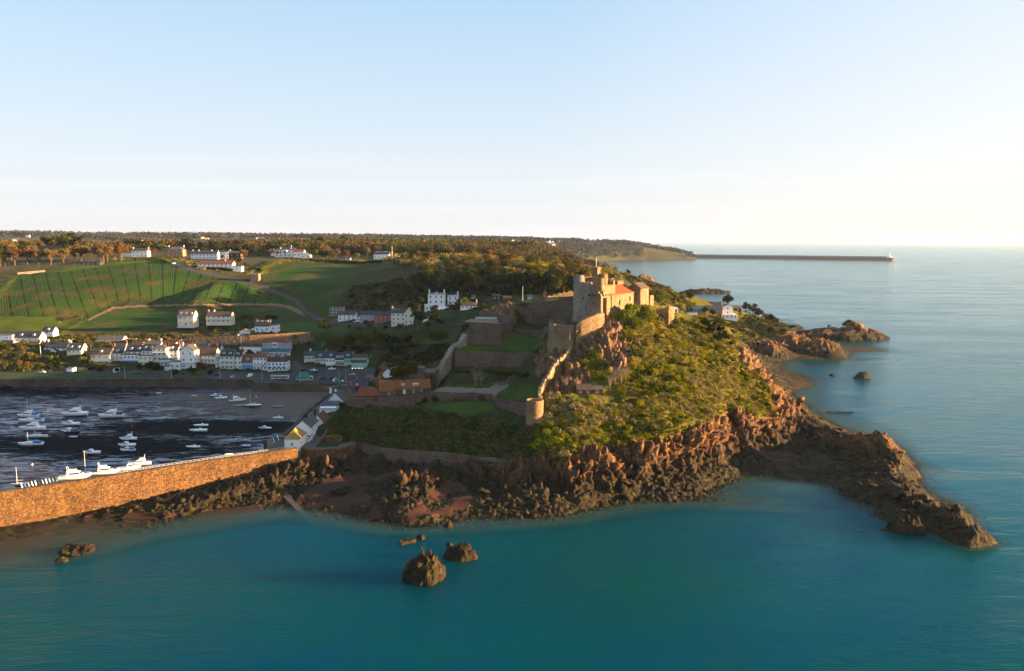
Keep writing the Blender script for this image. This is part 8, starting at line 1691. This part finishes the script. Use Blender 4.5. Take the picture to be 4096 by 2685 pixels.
# loose boulders on the foreshore
def boulder_mesh(seed):
    import bmesh
    bm = bmesh.new(); bmesh.ops.create_icosphere(bm, subdivisions=3, radius=1.0); V = np.array([v.co[:] for v in bm.verts]); rg = np.random.default_rng(seed)
    for k in range(11):
        n = rg.normal(size=3); n /= np.linalg.norm(n); c = rg.uniform(.45, .85); d = V @ n; V = V - np.where(d > c, d - c, 0)[:, None] * n
    V *= rg.uniform(.7, 1.25, 3) * np.array([1, 1, .8]); V += np.stack([fbm(V[:, 0] * 2 + k * 5, V[:, 1] * 2, V[:, 2] * 2, o=3, s=seed) for k in range(3)], -1) * .1
    Fc = np.array([[v.index for v in f.verts] for f in bm.faces]); bm.free(); return mesh_from('boulder', V, Fc, [M['rock']])
BM = [boulder_mesh(s) for s in range(6)]
SPOTS = []; rg = random.Random(9)
for poly, n, sr, ph in [(PL("2400 1900 2900 1850 2960 1890 2760 1980 2550 1995 2400 2010"), 40, (.8, 2.4), 'at the foot of the sunlit cliffs'), (PL("1900 1960 2380 1960 2380 2010 2100 2060 1900 2060"), 36, (.7, 2.0), 'on the weedy shore left of the cliffs'), (PL("400 2030 900 1990 1050 2010 900 2030 650 2070 400 2062"), 22, (.6, 1.6), 'in the shallows below the pier wall'), (PL("3180 1640 3420 1720 3440 1830 3300 1780 3150 1720"), 22, (.8, 2.2), 'on the dark foreshore beyond the cove'), (PL("3450 1880 3620 1900 3820 2060 3700 2060 3500 2000"), 24, (.9, 2.4), 'along the rocky spit'), (PL("1560 1900 1690 1880 1740 1960 1640 2040 1540 1960"), 18, (.7, 1.8), 'around the beach outcrop'), (PL("1210 1850 1420 1830 1480 1880 1300 1920 1220 1920"), 16, (.7, 1.8), 'under the pier platform')]:
    k = []; xs = [p[0] for p in poly]; ys = [p[1] for p in poly]
    while len(k) < n:
        px, py = rg.uniform(min(xs), max(xs)), rg.uniform(min(ys), max(ys))
        if inpoly([px], [py], poly)[0]: k.append((px, py, rg.uniform(*sr)))
    k.sort()
    for i, (px, py, s) in enumerate(k):
        x, y, z = pick(px, py); z = float(near_h(x, y)); o = link('boulder', BM[rg.randrange(6)], None, (x, y, z + s * .15)); o.scale = (s, s * rg.uniform(.7, 1.2), s * rg.uniform(.6, 1.2)); o.rotation_euler = (rg.uniform(-.4, .4), rg.uniform(-.4, .4), rg.uniform(0, 6))
        o['label'] = ('leftmost' if i == 0 else 'rightmost' if i == n - 1 else ordw(i + 1)) + ' angular boulder from left ' + ph; o['category'] = 'boulder'; o['group'] = 'angular boulders ' + ph
# ---------------------------------------------------------------- far side of the bay
bw = empty('breakwater', Z(3170, 1040, 0), 0, 'very long grey breakwater running out across the bay', 'breakwater'); A_, B_3 = Vector(Z(2640, 1030, 0)), Vector(Z(3572, 1043, 0)); A_.z = B_3.z = 0
d = (B_3 - A_).normalized(); n_ = Vector((-d.y, d.x, 0)); c = bw.location; MBk = MB(); 
def seg(mb, w0, w1, z0, z1): mb.hexa([tuple(k - c) for k in (A_ - n_ * w0 + Vector((0, 0, z0)), B_3 - n_ * w0 + Vector((0, 0, z0)), B_3 + n_ * 22 + Vector((0, 0, z0)), A_ + n_ * 22 + Vector((0, 0, z0)))], [tuple(k - c) for k in (A_ - n_ * w1 + Vector((0, 0, z1)), B_3 - n_ * w1 + Vector((0, 0, z1)), B_3 + n_ * 20 + Vector((0, 0, z1)), A_ + n_ * 20 + Vector((0, 0, z1)))])
m1 = MB(); seg(m1, 26, 8, -3, 15); m1.obj('rubble_base', M['stone_quay'], bw); m1 = MB(); seg(m1, -6, -8, 14.9, 21); m1.obj('upper_wall', M['stone_grey'], bw)
L0 = B_3 - d * 18; lh = empty('lighthouse', (L0.x, L0.y, 14), 0, 'small white lighthouse at the end of the far breakwater', 'lighthouse'); MB().cyl(0, 0, 0, 6, 14, 12, 12).obj('base', M['white'], lh); MB().cyl(0, 0, 6, 24, 4, 2.6, 12).obj('tower', M['white'], lh); MB().cyl(0, 0, 24, 28, 2.2, .8, 10).obj('lantern', M['white'], lh)
for px, py, lb in ((2989, 1030, 'small orange and white fishing boat before the breakwater'), (3228, 1037, 'small cream motorboat far out before the breakwater')):
    x, y, z = Z(px, py, 0); o = empty('fishing_boat', (x, y, -.4), R(10), lb, 'boat'); hull_mb(12, 4, 2.2).obj('hull', [M['gel_white'], M['gel_cream'], M['gel_red']], o); MB().box(-2, 2.5, -1.4, 1.4, 2.2, 5).obj('wheelhouse', M['gel_cream'], o); MB().tube((1, 0, 5), (1, 0, 9), .15, .1).obj('mast', M['rail'], o)
